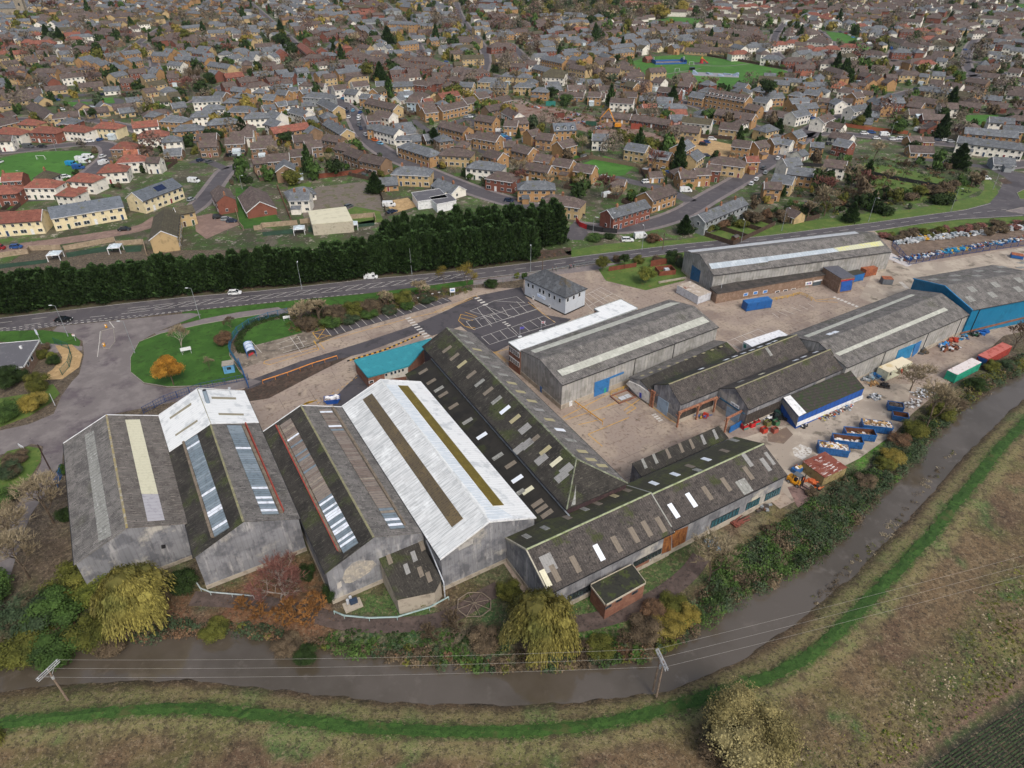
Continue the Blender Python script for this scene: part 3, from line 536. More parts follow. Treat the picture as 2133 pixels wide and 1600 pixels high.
def gable(name, label, FL, FR, BR, BL, ze, zr=None, rf=None, rb=None, wall=None, roof=None, cap=M_ridge, ov=.25, hipF=0, plinth=None, ze0=0.0, group=None, bargeb=None, roofR=None, cat='warehouse'):
 B = Bld(); c, a, L, W = fit4(FL, FR, BR, BL, ze); B.e = empty(name, c, a); top(B.e, label, cat, group); B.L, B.W, B.ze = L, W, ze
 ax = Vector((math.cos(a), math.sin(a), 0))
 if zr is None:
  zs = []
  if rf: zs.append(hgt(c-ax*L/2, *rf))
  if rb: zs.append(hgt(c+ax*L/2, *rb))
  zr = sum(zs)/len(zs)
 B.zr = zr; B.ax = ax; B.ay = Vector((-ax.y, ax.x, 0)); B.c = c; l, w_ = L/2, W/2
 m = MB(); vs = [(-l, w_, ze0), (-l, -w_, ze0), (l, -w_, ze0), (l, w_, ze0), (-l, w_, ze), (-l, -w_, ze), (l, -w_, ze), (l, w_, ze), (-l+hipF*0, 0, zr-.12 if not hipF else ze), (l, 0, zr-.12)]
 m.add(vs, [(0, 4, 8, 5, 1), (2, 6, 9, 7, 3), (1, 5, 6, 2), (3, 7, 4, 0), (0, 1, 2, 3)], wall or M_clad); B.wall = m.build('wall', B.e)
 r = MB(); wo_, lo = w_+ov, l+ov*.6; zo = ze-ov*(zr-ze)/w_; t = (0, 0, -.14)
 if hipF:
  r.slab([(-lo, -wo_, zo+.14), (lo, -wo_, zo+.14), (lo, 0, zr+.14), (-l+hipF, 0, zr+.14)], t, roofR or roof or M_fc); r.slab([(-lo, wo_, zo+.14), (-l+hipF, 0, zr+.14), (lo, 0, zr+.14), (lo, wo_, zo+.14)], t, roof or M_fc); r.slab([(-lo, wo_, zo+.14), (-lo, -wo_, zo+.14), (-l+hipF, 0, zr+.14)], t, roof or M_fc)
 else:
  r.slab([(-lo, -wo_, zo+.14), (lo, -wo_, zo+.14), (lo, 0, zr+.14), (-lo, 0, zr+.14)], t, roofR or roof or M_fc)
  r.slab([(-lo, 0, zr+.14), (lo, 0, zr+.14), (lo, wo_, zo+.14), (-lo, wo_, zo+.14)], t, roof or M_fc)
 B.roof = r.build('roof', B.e)
 if cap:
  k = MB(); x0 = -l+hipF if hipF else -lo; k.slab([(x0, -.19, zr+.12), (lo, -.19, zr+.12), (lo, 0, zr+.21), (x0, 0, zr+.21)], (0, 0, -.05), cap); k.slab([(x0, 0, zr+.21), (lo, 0, zr+.21), (lo, .19, zr+.12), (x0, .19, zr+.12)], (0, 0, -.05), cap)
  if hipF:
   for s in (-1, 1): k.tube((x0, 0, zr+.17), (-lo, s*wo_, zo+.17), .16, cap, 5)
  k.build('ridge_cap', B.e)
 if bargeb:
  for end, mt in bargeb:
   k = MB(); x = (-lo-.02 if end == 'F' else lo+.02)
   for s in (-1, 1): k.slab([(x-.12, 0, zr+.2), (x+.12, 0, zr+.2), (x+.12, s*wo_, zo+.2), (x-.12, s*wo_, zo+.2)], (0, 0, -.3), mt)
   k.build('bargeboard', B.e)
 if plinth:
  k = MB()
  for (x, y, dx, dy) in ((0, -w_-.04, L+.16, .1), (0, w_+.04, L+.16, .1), (-l-.04, 0, .1, W-.02), (l+.04, 0, .1, W-.02)): k.box((x, y, plinth/2), (dx, dy, plinth), M_plinth)
  k.build('plinth', B.e)
 g = MB()
 for s in (-1, 1): g.box((0, s*(wo_+.07), zo+.02), (2*lo, .13, .14), M_black)
 g.build('gutter', B.e)
 n = Vector((0, zr-ze, w_)).normalized(); nR = Vector((0, -(zr-ze), w_)).normalized()
 def wv(v): return B.ax*v.x+B.ay*v.y+Vector((0, 0, v.z))
 o = c
 B.pl = {'L': (o+Vector((0, 0, zr+.14)), wv(n)), 'R': (o+Vector((0, 0, zr+.14)), wv(nR)), 'F': (o-ax*l, -ax), 'B': (o+ax*l, ax), 'WL': (o+B.ay*w_, B.ay.copy()), 'WR': (o-B.ay*w_, -B.ay)}
 if hipF: B.pl['H'] = (o+Vector((0, 0, zo+.14))-ax*lo, wv(Vector((-(zr-zo), 0, hipF)).normalized()))
 return B
def patch(B, side, pts, m, name='rooflight', th=.05, lift=0.0):
 p, n = B.pl[side]; k = MB()
 if isinstance(pts, str): pts = [tuple(map(float, q.split(','))) for q in pts.split()]
 w_ = [on_plane(u, v, p, n)+n*(th+lift) for u, v in pts]; k.slab([local(B.e, q) for q in w_], local(B.e, Vector(B.e.location)-n*th), m); return k.build(name, B.e)
def rlight(B, side, u, v, m, a=1.0, b=2.6, name='rooflight'):
 p, n = B.pl[side]; q = local(B.e, on_plane(u, v, p, n)); nl = local(B.e, Vector(B.e.location)+n); dn = Vector((0, -nl.z, nl.y)).normalized() if side in 'LR' else Vector((-nl.z, 0, nl.x)).normalized()
 ex = Vector((1, 0, 0)) if side in 'LR' else Vector((0, 1, 0)); k = MB(); q = q+nl*.05
 k.slab([q+ex*a/2+dn*b/2, q-ex*a/2+dn*b/2, q-ex*a/2-dn*b/2, q+ex*a/2-dn*b/2], -nl*.05, RL[m] if isinstance(m, str) else m); return k.build(name, B.e)
def wallbox(B, side, pts, m, name, th=.08): return patch(B, side, pts, m, name, th)
def window(B, side, u, v, wd, ht, fr=M_white2, gl_=M_gla, name='window', z=None):
 p, n = B.pl[side]; q = local(B.e, on_plane(u, v, p, n)); nl = local(B.e, Vector(B.e.location)+n); ex = Vector((-nl.y, nl.x, 0)).normalized(); rz = math.atan2(ex.y, ex.x)
 k = MB(); k.box(tuple(q+nl*.03), (wd, .06, ht), fr, rz); o = k.build(name, B.e); g = MB(); g.box(tuple(q+nl*.065), (wd*.78, .03, ht*.8), gl_, rz); g.build('pane', o); return o
T8 = lambda x, y: (x/3.95, 800+y/3.95)
T9 = lambda x, y: (530+x/3.95, 800+y/3.95)
# --- B1: left shed
b1 = gable('warehouse', 'leftmost grey-roofed shed by the side road, with a long cream rooflight strip', (159.5, 1173.4), (390.6, 1091.1), (329.9, 866.6), (133.4, 925.3), 8.2, rf=(269.6, 1097.5), rb=(224.8, 865.3), wall=M_clad, roof=M_fc, roofR=M_fcr, cap=mat('yellow_lichen_ridge', '#8f866a', [('#9c8c58', .8, .5, .62), ('#a8a498', 1.5, .5, .65)]), plinth=.8, bargeb=[('B', M_white2)])
patch(b1, 'R', [T8(1030, 295), T8(1150, 293), T8(1300, 905), T8(1165, 905)], RL['c']); patch(b1, 'R', [T8(1166, 908), T8(1301, 908), T8(1355, 1120), T8(1215, 1130)], mat('rooflight_lilac_grey', '#aaa9ae', [('#9b9aa0', 1, .5, .6)], ribs=('x', .9, .15)))
patch(b1, 'L', [T8(697, 420), T8(770, 385), T8(918, 1245), T8(815, 1300)], RL['l']); wallbox(b1, 'F', [T8(1325, 1325), T8(1360, 1318), T8(1362, 1345), T8(1328, 1352)], M_black, 'vent', .15)
# --- B2
b2 = gable('warehouse', 'grey-roofed shed with bright white sheeting and a metal flue on its rear roof', (409.4, 1160.8), (618.6, 1079.7), (509.6, 815.7), (331.6, 865.3), 8.2, rf=(513.4, 1084), rb=(412, 811.4), roof=M_moss, roofR=M_fc, plinth=.9, bargeb=[('B', M_white2)])
for s, q in (('L', [T8(1305, 262), T8(1622, 45), T8(1735, 330), T8(1395, 560)]), ('R', [T8(1627, 45), T8(2013, 62), T8(2130, 320), T8(1738, 330)])): patch(b2, s, q, M_wroof, 'white_roof_sheeting', .08)
for s, q in (('L', '1397,278 1575,155 1577,175 1402,292'), ('L', '1443,418 1625,295 1630,310 1447,432'), ('R', '1738,107 1940,113 1943,130 1742,125'), ('R', '1795,242 2003,246 2006,262 1800,258')):
 patch(b2, s, [T8(*map(float, t.split(','))) for t in q.split()], mat('rooflight_taupe', '#8b8672'), 'rooflight', .1)
fl = MB(); p_, n_r = b2.pl['R']; q = local(b2.e, on_plane(*T8(1712, 155), p_, n_r)); fl.tube(q, q+Vector((0, 0, 3.2)), .42, flat('#7f8e9b'), 12); fl.tube(q+Vector((0, 0, 3.2)), q+Vector((0, 0, 3.22)), .36, M_black, 12); fl.build('flue', b2.e)
q = local(b2.e, on_plane(*T8(1903, 95), p_, n_r)); fl = MB(); fl.tube(q, q+Vector((0, 0, 1.8)), .1, M_lgrey, 8); fl.tube(q+Vector((0, 0, 1.8)), q+Vector((0, 0, 2.1)), .28, M_lgrey, 8); fl.build('vent_pipe', b2.e)
def striped(B, side, quad, n, cols, name='rooflight'):
 """clerestory strip of narrow sheets: one mesh, alternating sheet tones"""
 a, b, c, d = [Vector((x, y, 0)) for x, y in quad]; k = MB(); p, nn = B.pl[side]; nn2 = local(B.e, Vector(B.e.location)-nn*.12)
 W_ = [on_plane(q.x, q.y, p, nn)+nn*.17 for q in (a, b, c, d)]
 for i in range(n):
  t0, t1 = i/n, (i+.82)/n; q = [W_[0].lerp(W_[3], t0), W_[1].lerp(W_[2], t0), W_[1].lerp(W_[2], t1), W_[0].lerp(W_[3], t1)]
  k.slab([local(B.e, v) for v in q], nn2, cols[i % len(cols)])
  t0, t1 = (i+.82)/n, (i+1)/n; q = [W_[0].lerp(W_[3], t0)-nn*.05, W_[1].lerp(W_[2], t0)-nn*.05, W_[1].lerp(W_[2], t1)-nn*.05, W_[0].lerp(W_[3], t1)-nn*.05]
  k.slab([local(B.e, v) for v in q], nn2*.5, M_st_dk)
 return k.build(name, B.e)
M_st_dk = flat('#5d6468'); sA, sB, sW = flat('#75838c', .4), flat('#84919a', .4), flat('#e6ecf5', .35); sT1, sT2, sT3 = flat('#7a6c62', .5), flat('#857a70', .5), flat('#93887a', .5)
rs = random.Random(4)
striped(b2, 'L', [T8(1525, 480), T8(1625, 418), T8(1890, 1185), T8(1770, 1262)], 40, [rs.choice([sA, sA, sB, sB, sA, sW]) for _ in range(40)])
striped(b2, 'R', [T8(1865, 345), T8(1985, 347), T9(200, 1075), T9(65, 1078)], 40, [rs.choice([sA, sB, sA, sB, sA, sW]) for _ in range(40)])
M_wd = mat('weathered_timber', '#7a6e60', [('#645a4d', 1, .45, .6), ('#8f8472', 3, .55, .7)]); M_redst = flat('#9c4436')
patch(b2, 'L', [T8(1505, 483), T8(1522, 475), T8(1768, 1262), T8(1745, 1268)], M_wd, 'gutter_board', .35); patch(b2, 'R', [T8(1988, 347), T8(2010, 345), T9(232, 1062), T9(205, 1062)], M_wd, 'gutter_board', .35)
patch(b2, 'R', [T8(2012, 330), T8(2020, 330), T9(240, 1055), T9(232, 1060)], M_redst, 'red_rail', .5)
# --- B3
b3 = gable('warehouse', 'dark mossy-roofed shed with striped rooflights between the white-fronted and white-roofed sheds', (679.4, 1195.4), (880.6, 1107.6), (713.5, 848.6), (549.7, 902.5), 7.9, rf=(782.7, 1116), rb=(630, 847.6), roof=M_moss, roofR=M_fc, plinth=.9, bargeb=[('B', M_white2)])
striped(b3, 'L', [T9(212, 345), T9(300, 285), T9(858, 1310), T9(735, 1395)], 64, [rs.choice([sT1, sT2, sT1, sT2, sT3]) if (i < 42 and rs.random() < .8) else rs.choice([sW, sA, sA]) for i in range(64)])
striped(b3, 'R', [T9(528, 215), T9(628, 212), T9(1238, 1190), T9(1120, 1200)], 56, [rs.choice([sT1, sT2, sT1, sT2]) if i < 48 and rs.random() < .94 else rs.choice([sW, sA, sA, sT3]) for i in range(56)])
patch(b3, 'L', [T9(190, 350), T9(208, 345), T9(722, 1380), T9(700, 1385)], M_wd, 'gutter_board', .35); patch(b3, 'L', [T9(178, 345), T9(190, 345), T9(700, 1385), T9(690, 1380)], M_redst, 'red_rail', .45)
patch(b3, 'R', [T9(630, 195), T9(652, 195), T9(1245, 1160), T9(1228, 1162)], M_wd, 'gutter_board', .3)
wallbox(b3, 'F', [(640+330/5.33, 1040+935/5.33), (640+375/5.33, 1040+910/5.33), (640+385/5.33, 1040+965/5.33), (640+335/5.33, 1040+1000/5.33)], flat('#b8b2aa'), 'wall_panel', .05)
wallbox(b3, 'F', [(640+390/5.33, 1040+880/5.33), (640+420/5.33, 1040+790/5.33), (640+500/5.33, 1040+710/5.33), (640+570/5.33, 1040+680/5.33), (640+730/5.33, 1040+680/5.33), (640+770/5.33, 1040+720/5.33), (640+700/5.33, 1040+800/5.33), (640+600/5.33, 1040+870/5.33), (640+480/5.33, 1040+930/5.33), (640+420/5.33, 1040+930/5.33)], mat('pale_weathered_patch', '#a39c90', [('#8f8b86', .8, .4, .6), ('#b5ac9c', 1.6, .5, .65)], ribs=('xy', .85, .12)), 'pale_wall_sheets', .02)
# --- B4 white
b4 = gable('warehouse', 'white-roofed warehouse with brown and ochre rooflight strips', (921.1, 1162), (1110.6, 1078), (878, 797), (712.8, 846.8), 8.2, rf=(1016, 1084.8), rb=(797, 793), roof=M_wroof2, roofR=M_wroof, cap=flat('#d5d8d8', .5), plinth=.9, bargeb=[('B', M_white2), ('F', M_white2)])
patch(b4, 'L', [T9(890, 128), T9(968, 78), T9(1718, 1108), T9(1625, 1180)], RL['b']); patch(b4, 'R', [T9(1180, 12), T9(1262, 15), T9(2053, 997), T9(1962, 1003)], RL['o'])
M_trl = mat('translucent_white_sheet', '#cbd5dc', [('#e2e7ea', 1.5, .45, .6, (3, .4, .4))], rough=.35, ribs=('x', .7, .15))
patch(b4, 'R', [T9(1885, 1010), T9(2000, 1008), T9(2130, 1095), T9(1925, 1120)], M_trl, 'translucent_sheet', .03); patch(b4, 'R', [T9(1075, 5), T9(1170, 8), T9(1955, 1003), T9(1870, 1005)], M_trl, 'translucent_sheet', .03)
wallbox(b4, 'F', [(640+1675/5.33, 1040+520/5.33), (640+1840/5.33, 1040+440/5.33), (640+1840/5.33, 1040+490/5.33), (640+1680/5.33, 1040+570/5.33)], flat('#aaa7a2'), 'wall_panel', .05)
dp = MB();
for pt in ((1410, 640, 1530, 1100),):
 a = local(b4.e, G(640+1530/5.33, 1040+1095/5.33, 0)); dp.tube(a, a+Vector((0, 0, 4.0)), .12, M_lgrey); a2 = local(b4.e, on_plane(640+1325/5.33, 1040+460/5.33, *b4.pl['WL']))
 dp.tube(a+Vector((0, 0, 4.0)), a2, .12, M_lgrey)
dp.build('downpipe', b4.e)
# small lean-to between B3 and B4
def flatbld(name, label, px, z1, wall, roof, par=.25, trim=None, cat='building', slope=None, z0=0):
 """flat (or single-pitch) building from its roof outline in the photograph"""
 pts = [tuple(map(float, q.split(','))) for q in px.split()]; zz = [z1]*len(pts) if slope is None else slope
 W_ = [G(u, v, z) for (u, v), z in zip(pts, zz)]; c = sum(W_, Vector())/len(W_); c.z = 0
 d = W_[1]-W_[0]; a = math.atan2(d.y, d.x); e = empty(name, c, a); top(e, label, cat); lp = [local(e, q) for q in W_]
 if sum(lp[i].x*lp[(i+1) % len(lp)].y-lp[(i+1) % len(lp)].x*lp[i].y for i in range(len(lp))) < 0: lp = lp[::-1]
 n = len(lp); m = MB(); m.add([(q.x, q.y, z0) for q in lp]+[tuple(q) for q in lp], [tuple(range(n))[::-1]]+[(i, (i+1) % n, n+(i+1) % n, n+i) for i in range(n)], wall); m.build('wall', e)
 cc = sum(lp, Vector())/n; r = MB(); r.slab([q+(q-cc).normalized()*.12+Vector((0, 0, .12)) for q in lp], (0, 0, -.14), roof); r.build('roof', e)
 if trim:
  t = MB()
  for i in range(n):
   p, q = lp[i], lp[(i+1) % n]; nn = Vector(((q-p).y, -(q-p).x, 0)).normalized(); t.slab([p+nn*.13+Vector((0, 0, .22)), q+nn*.13+Vector((0, 0, .22)), q+nn*.22+Vector((0, 0, .22)), p+nn*.22+Vector((0, 0, .22))], (0, 0, -.4), trim)
  t.build('fascia', e)
 B = Bld(); B.e = e; B.pl = {'T': (c+Vector((0, 0, z1+.12)), Vector((0, 0, 1)))}; B.c = c; B.ax = Vector((math.cos(a), math.sin(a), 0)); B.ay = Vector((-math.sin(a), math.cos(a), 0))
 for i in range(n):
  p, q = W_[i], W_[(i+1) % n]; t = (q-p); nn = Vector((t.y, -t.x, 0)).normalized()
  if nn.dot((p+q)/2-c) < 0: nn = -nn
  B.pl[i] = ((p+q)/2, nn)
 return B
lt = flatbld('lean_to', 'mossy lean-to with six rooflights, between two tall sheds by the towpath', '790,1164 875,1128 918,1208 905,1233 828,1249', 4, M_plinth, M_moss, slope=[6.0, 6.0, 4.1, 3.8, 3.8])
for u, v, c in ((640+912/5.33, 1040+690/5.33, 't'), (640+1185/5.33, 1040+660/5.33, 'g'), (640+1275/5.33, 1040+540/5.33, 't'), (640+1105/5.33, 1040+800/5.33, 'g'), (640+1258/5.33, 1040+832/5.33, 't'), (640+1350/5.33, 1040+890/5.33, 't')):
 w4 = [G(*q, z) for q, z in zip([(790, 1164), (875, 1128), (918, 1208)], [6.0, 6.0, 4.1])]; n = (w4[1]-w4[0]).cross(w4[2]-w4[0]).normalized(); n = n if n.z > 0 else -n
 lt.pl['T'] = (w4[0]+Vector((0, 0, .12)), n); patch(lt, 'T', [(u-8, v-13), (u+1, v-17), (u+8, v+3), (u-1, v+8)], RL[c], 'rooflight', .06)
# --- B5 tall diagonal shed with hipped front, and low dark roof beside it
b5 = gable('warehouse', 'long dark mossy roof with hipped front end running diagonally across the works', (1183.3, 1060.3), (1303.5, 1006.3), (980.6, 692.4), (883, 722.8), 8.4, rb=(930, 683.5), roof=M_moss, roofR=M_fc, hipF=7.2, cap=mat('mossy_ridge', '#6f7362', [('#8f9480', .8, .5, .6), ('#4f5a38', 2, .5, .65)]), wall=mat('purple_brown_boarding', '#3d2d30', [('#4f3c3c', 1, .5, .6)], ribs=('xy', .6, .3)))
U1 = lambda x, y: (1000+x/5.333, 880+y/5.333); U5 = lambda x, y: (860+x/4.637, 540+y/4.637)
for x, y, c in ((330, 870, 't'), (402, 943, 't'), (475, 1015, 'y'), (565, 1115, 't'), (645, 1195, 'l'), (728, 1275, 't'), (808, 1362, 'l'), (890, 1455, 'w'), (987, 1543, 'y')): rlight(b5, 'L', *U5(x, y), c)
for x, y, c in ((497, 70, 'g'), (600, 190, 't'), (520, 240, 'g'), (440, 290, 'g'), (725, 310, 'y'), (680, 410, 'g'), (845, 437, 'c'), (905, 600, 'g'), (960, 520, 'g')): rlight(b5, 'L', *U1(x, y), c, 1.0 if c != 'g' else 1.7, 2.6)
for x, y, c in ((480, 737, 'l'), (545, 803, 'l'), (620, 873, 'y'), (693, 945, 'l'), (800, 1040, 'l'), (870, 1115, 'l'), (955, 1197, 'y'), (1040, 1280, 'y'), (1150, 1370, 'y'), (1220, 1455, 'g'), (1320, 1550, 'y')): rlight(b5, 'R', *U5(x, y), c)
for x, y, c in ((888, 82, 'w'), (1010, 198, 'l'), (1135, 322, 'y'), (1232, 413, 'y'), (1355, 480, 'y')): rlight(b5, 'R', *U1(x, y), c)
patch(b5, 'H', [U1(1065, 690), U1(1040, 830), U1(1010, 930), U1(1060, 910)], RL['l'], 'patched_sheet')
# low dark roof (slopes down from b5 to b4)
m = b5; l5, w5 = m.L/2, m.W/2; e = empty('lean_to', m.c, m.e.rotation_euler.z); top(e, 'low blackened roof dotted with pale rooflights, beside the white-roofed warehouse', 'lean-to')
Lw = 7.0; x0, x1 = -l5-1.5, l5-5; k = MB(); k.add([(x0, w5+.02, 0), (x1, w5+.02, 0), (x1, w5+Lw, 0), (x0, w5+Lw, 0), (x0, w5+.02, 7.2), (x1, w5+.02, 7.2), (x1, w5+Lw, 5.0), (x0, w5+Lw, 5.0)], [(1, 0, 4, 5)[::-1], (0, 3, 7, 4)[::-1], (1, 5, 6, 2)[::-1], (3, 2, 6, 7)[::-1]], M_plinth); k.build('wall', e)
k = MB(); k.slab([(x0-.2, w5+.02, 7.35), (x1+.3, w5+.02, 7.35), (x1+.3, w5+Lw+.1, 5.12), (x0-.2, w5+Lw+.1, 5.12)], (0, 0, -.14), mat('sooty_roof', '#262420', [('#1c1b19', .4, .45, .6), ('#2f331c', .2, .55, .66), ('#4d4a44', 6, .66, .74)], ribs=('x', .9, .3), rows=(.9, .6, .6, .15))); k.build('roof', e)
k = MB(); k.box(((x0+x1)/2, w5+.14, 7.45), (x1-x0+.4, .26, .1), flat('#8f969c', .4)); k.build('flashing', e)
bl = Bld(); bl.e = e; bl.pl = {'L': (m.c+m.ay*w5+Vector((0, 0, 7.35)), (m.ay*(7.35-5.12)+Vector((0, 0, Lw))).normalized())}
for x, y, c in ((100, 1085, 't'), (178, 1182, 't'), (252, 1255, 'l'), (293, 1308, 't'), (392, 1420, 't'), (528, 1565, 'l')): rlight(bl, 'L', *U5(x, y), c, 1.0, 2.4)
for x, y, c in ((20, 150, 'w'), (197, 378, 'l'), (340, 470, 't'), (413, 628, 'w'), (530, 755, 'c'), (433, 785, 'l'), (637, 900, 't'), (685, 958, 't'), (743, 1015, 't')): rlight(bl, 'L', *U1(x, y), c, 1.0, 2.4)
# --- B6 / B7 front range
U3 = lambda x, y: (1040+x/5.333, 1090+y/5.333); U4 = lambda x, y: (1400+x/5.925, 880+y/5.925)
b6 = gable('workshop', 'brown corrugated workshop with overgrown gable, behind the golden willow', U1(300, 1280), U3(545, 775), U3(1915, 95), U1(1620, 700), 6.2, rf=U3(300, 290), rb=U1(1880, 790), roof=M_moss2, roofR=M_brown, cap=mat('pale_green_ridge', '#9aa282', [('#7f8a62', 1, .5, .6)]), plinth=1.0, wall=M_clad, bargeb=[('F', flat('#a8a494')), ('B', flat('#8f908a'))], cat='workshop')
b7 = gable('workshop', 'brown corrugated workshop with rusty cladding and teal windows, nearest the forklift', (1308, 1010), (1399, 1104), U4(1400, 645), U4(790, 187), 6.4, rf=U1(1890, 800), rb=U4(1110, 275), roof=M_moss2, roofR=M_brown, cap=mat('pale_green_ridge', '#9aa282'), plinth=1.2, wall=M_clad, cat='workshop')
for x, y, c, a in ((845, 455, 't', 1.0), (618, 555, 't', 1.0), (515, 610, 'c', 1.0), (1108, 325, 'w', 1.0), (1303, 232, 't', 1.0), (1497, 130, 't', 1.0), (1638, 60, 't', 1.0), (545, 440, 'g', 2.2), (1795, 15, 't', 1.0)): rlight(b6, 'R', *U3(x, y), c, a, 2.9)
for x, y, c in ((720, 1172, 'l'), (968, 1055, 't'), (1160, 962, 'l'), (1305, 900, 't'), (1487, 815, 'y'), (1630, 753, 't'), (515, 1265, 'l')): rlight(b6, 'L', *U1(x, y), c, 1.0, 2.2)
for x, y, c, a in ((238, 958, 'w', 1.0), (20, 1090, 'w', 1.0), (435, 872, 't', 1.0), (665, 765, 't', 1.0), (940, 625, 't', 1.0), (890, 790, 'l', 2.4), (930, 465, 'g', 1.0), (1155, 520, 'g', 1.0), (1205, 445, 'g', .8)): rlight(b7, 'R', *U4(x, y), c, a, 2.9)
for x, y, c in ((645, 350, 't'), (420, 455, 'w'), (35, 640, 'w'), (765, 220, 'l'), (220, 540, 't'), (320, 590, 'l')): rlight(b7, 'L', *U4(x, y), c, 1.0, 2.2)
for x, y, c in ((1930, 675, 'w'),): rlight(b7, 'L', *U1(x, y), c, 1.0, 2.2)
wallbox(b7, 'WR', [U4(0, 1352), U4(195, 1282), U4(160, 1465), U4(0, 1600)], mat('rust_sheets', '#7d4c26', [('#94602f', .8, .45, .6), ('#5d3216', 2, .5, .62, (1, 1, .3)), ('#b07838', 4, .6, .7)], ribs=('xy', .7, .3)), 'rusty_cladding', .06)
wallbox(b6, 'WR', [U3(1830, 165), U3(1912, 130), U3(1905, 300), U3(1800, 340)], MATS['rust_sheets'], 'rusty_cladding', .06)
def winband(B, side, a, b, z0, z1, n, glm, fr=M_black):
 p, nn = B.pl[side]; A = local(B.e, on_plane(*a, p, nn)); Bq = local(B.e, on_plane(*b, p, nn)); nl = local(B.e, Vector(B.e.location)+nn)
 for i in range(n):
  x0_ = A.lerp(Bq, (i+.04)/n); x1_ = A.lerp(Bq, (i+.96)/n); c = (x0_+x1_)/2; d = x1_-x0_; rz = math.atan2(d.y, d.x)
  k = MB(); k.box((c.x+nl.x*.05, c.y+nl.y*.05, (z0+z1)/2), (d.xy.length, .06, z1-z0), fr, rz); k.box((c.x+nl.x*.09, c.y+nl.y*.09, (z0+z1)/2), (d.xy.length*.86, .03, (z1-z0)*.86), glm, rz); k.build('window', B.e)
winband(b7, 'WR', U4(475, 1265), U4(812, 1130), 1.5, 3.4, 8, M_glt); winband(b7, 'WR', U4(910, 1040), U4(1070, 985), 1.5, 3.4, 5, M_glt); winband(b7, 'WR', U4(1140, 945), U4(1320, 870), 1.5, 3.4, 6, M_glt)
winband(b6, 'WR', U3(1490, 430), U3(1805, 270), 1.7, 3.1, 9, M_gla); winband(b6, 'WR', U3(750, 890), U3(1000, 770), 1.4, 3.0, 7, M_gla)
wallbox(b7, 'WR', [U4(985, 935), U4(1062, 900), U4(1045, 970), U4(965, 1010)], flat('#b9b4a4'), 'wall_panel', .05)
wallbox(b6, 'WR', [U3(1500, 480), U3(1665, 390), U3(1650, 500), U3(1530, 530)], M_brick, 'brick_infill', .07); wallbox(b6, 'WR', [U3(1690, 370), U3(1800, 320), U3(1790, 420), U3(1680, 470)], flat('#9c968a'), 'boarded_panel', .07)
wallbox(b6, 'F', [U3(115, 470), U3(160, 520), U3(160, 600), U3(115, 545)], flat('#1f7a5c'), 'door', .08)
# B7b low roof behind B7
k7 = flatbld('lean_to', 'narrow mossy lean-to with pale rooflights along the yard, left of the blue gate', '1317,966 1496,888.5 1517,914 1337,994', 5, M_clad, M_moss, slope=[5.6, 5.6, 4.7, 4.7])
w4 = [G(1317, 966, 5.6), G(1496, 888.5, 5.6), G(1517, 914, 4.7)]; n = (w4[1]-w4[0]).cross(w4[2]-w4[0]).normalized(); n = n if n.z > 0 else -n; k7.pl['T'] = (w4[0]+Vector((0, 0, .12)), n)
for (u, v), c in zip(((1341, 966), (1364, 956), (1391, 945), (1418, 933), (1440, 925), (1464, 916), (1489, 905)), 'lltttgg'): patch(k7, 'T', [(u-6, v-9), (u-1, v-11), (u+8, v+8), (u+2, v+11)], RL[c], 'rooflight', .05)
# brick flat-roofed store by the path
bs = flatbld('brick_store', 'small red brick store with dark mossy flat roof beside the towpath', '1232,1220 1316,1178 1343,1214 1262,1259', 3.9, M_brick, mat('mossy_felt_roof', '#2d2e26', [('#3c4420', .6, .5, .6), ('#1f1f1d', 1.5, .5, .65), ('#77736a', .5, .66, .7)]), trim=flat('#b7ae9c'))
for u, v in ((1267, 1264), (1289, 1250), (1322, 1234)): window(bs, 2, u, v, 1.3, .6, flat('#3b4248'))
# --- WH central warehouse
wh = gable('warehouse', 'large central grey warehouse with two pale rooflight strips and blue loading door', (1083.3, 731), (1170, 799.5), (1496.7, 683), (1394, 624), 7.1, rf=(1128, 752), rb=(1447.3, 636.7), wall=M_clad2, roof=M_fc, roofR=M_fc, cap=None, plinth=1.3)
V7 = lambda x, y: (1060+x/3.95, 400+y/3.95)
patch(wh, 'L', [V7(1330, 910), V7(1410, 912), V7(215, 1325), V7(180, 1305)], RL['s']); patch(wh, 'R', [V7(1595, 1025), V7(1650, 1068), V7(440, 1515), V7(398, 1470)], RL['s'])
wallbox(wh, 'WR', [(860+1755/4.637, 540+1190/4.637), (860+1900/4.637, 540+1140/4.637), (860+1885/4.637, 540+1285/4.637), (860+1745/4.637, 540+1335/4.637)], M_blued, 'loading_door', .12)
wallbox(wh, 'WR', [(860+1870/4.637, 540+1150/4.637), (860+2035/4.637, 540+1085/4.637), (860+2035/4.637, 540+1100/4.637), (860+1870/4.637, 540+1165/4.637)], M_blued, 'door_track', .15)
wallbox(wh, 'WR', [(860+1845/4.637, 540+1245/4.637), (860+1865/4.637, 540+1238/4.637), (860+1862/4.637, 540+1292/4.637), (860+1842/4.637, 540+1298/4.637)], flat('#2a9a86'), 'door', .16)
wallbox(wh, 'WR', [(860+1510/4.637, 540+1375/4.637), (860+1538/4.637, 540+1365/4.637), (860+1535/4.637, 540+1420/4.637), (860+1508/4.637, 540+1432/4.637)], M_white2, 'door', .12)
wallbox(wh, 'F', [(860+1232/4.637, 540+1225/4.637), (860+1248/4.637, 540+1240/4.637), (860+1248/4.637, 540+1292/4.637), (860+1232/4.637, 540+1275/4.637)], flat('#2f5f9a'), 'door', .12)
for x in (1125, 1270, 1380): pass
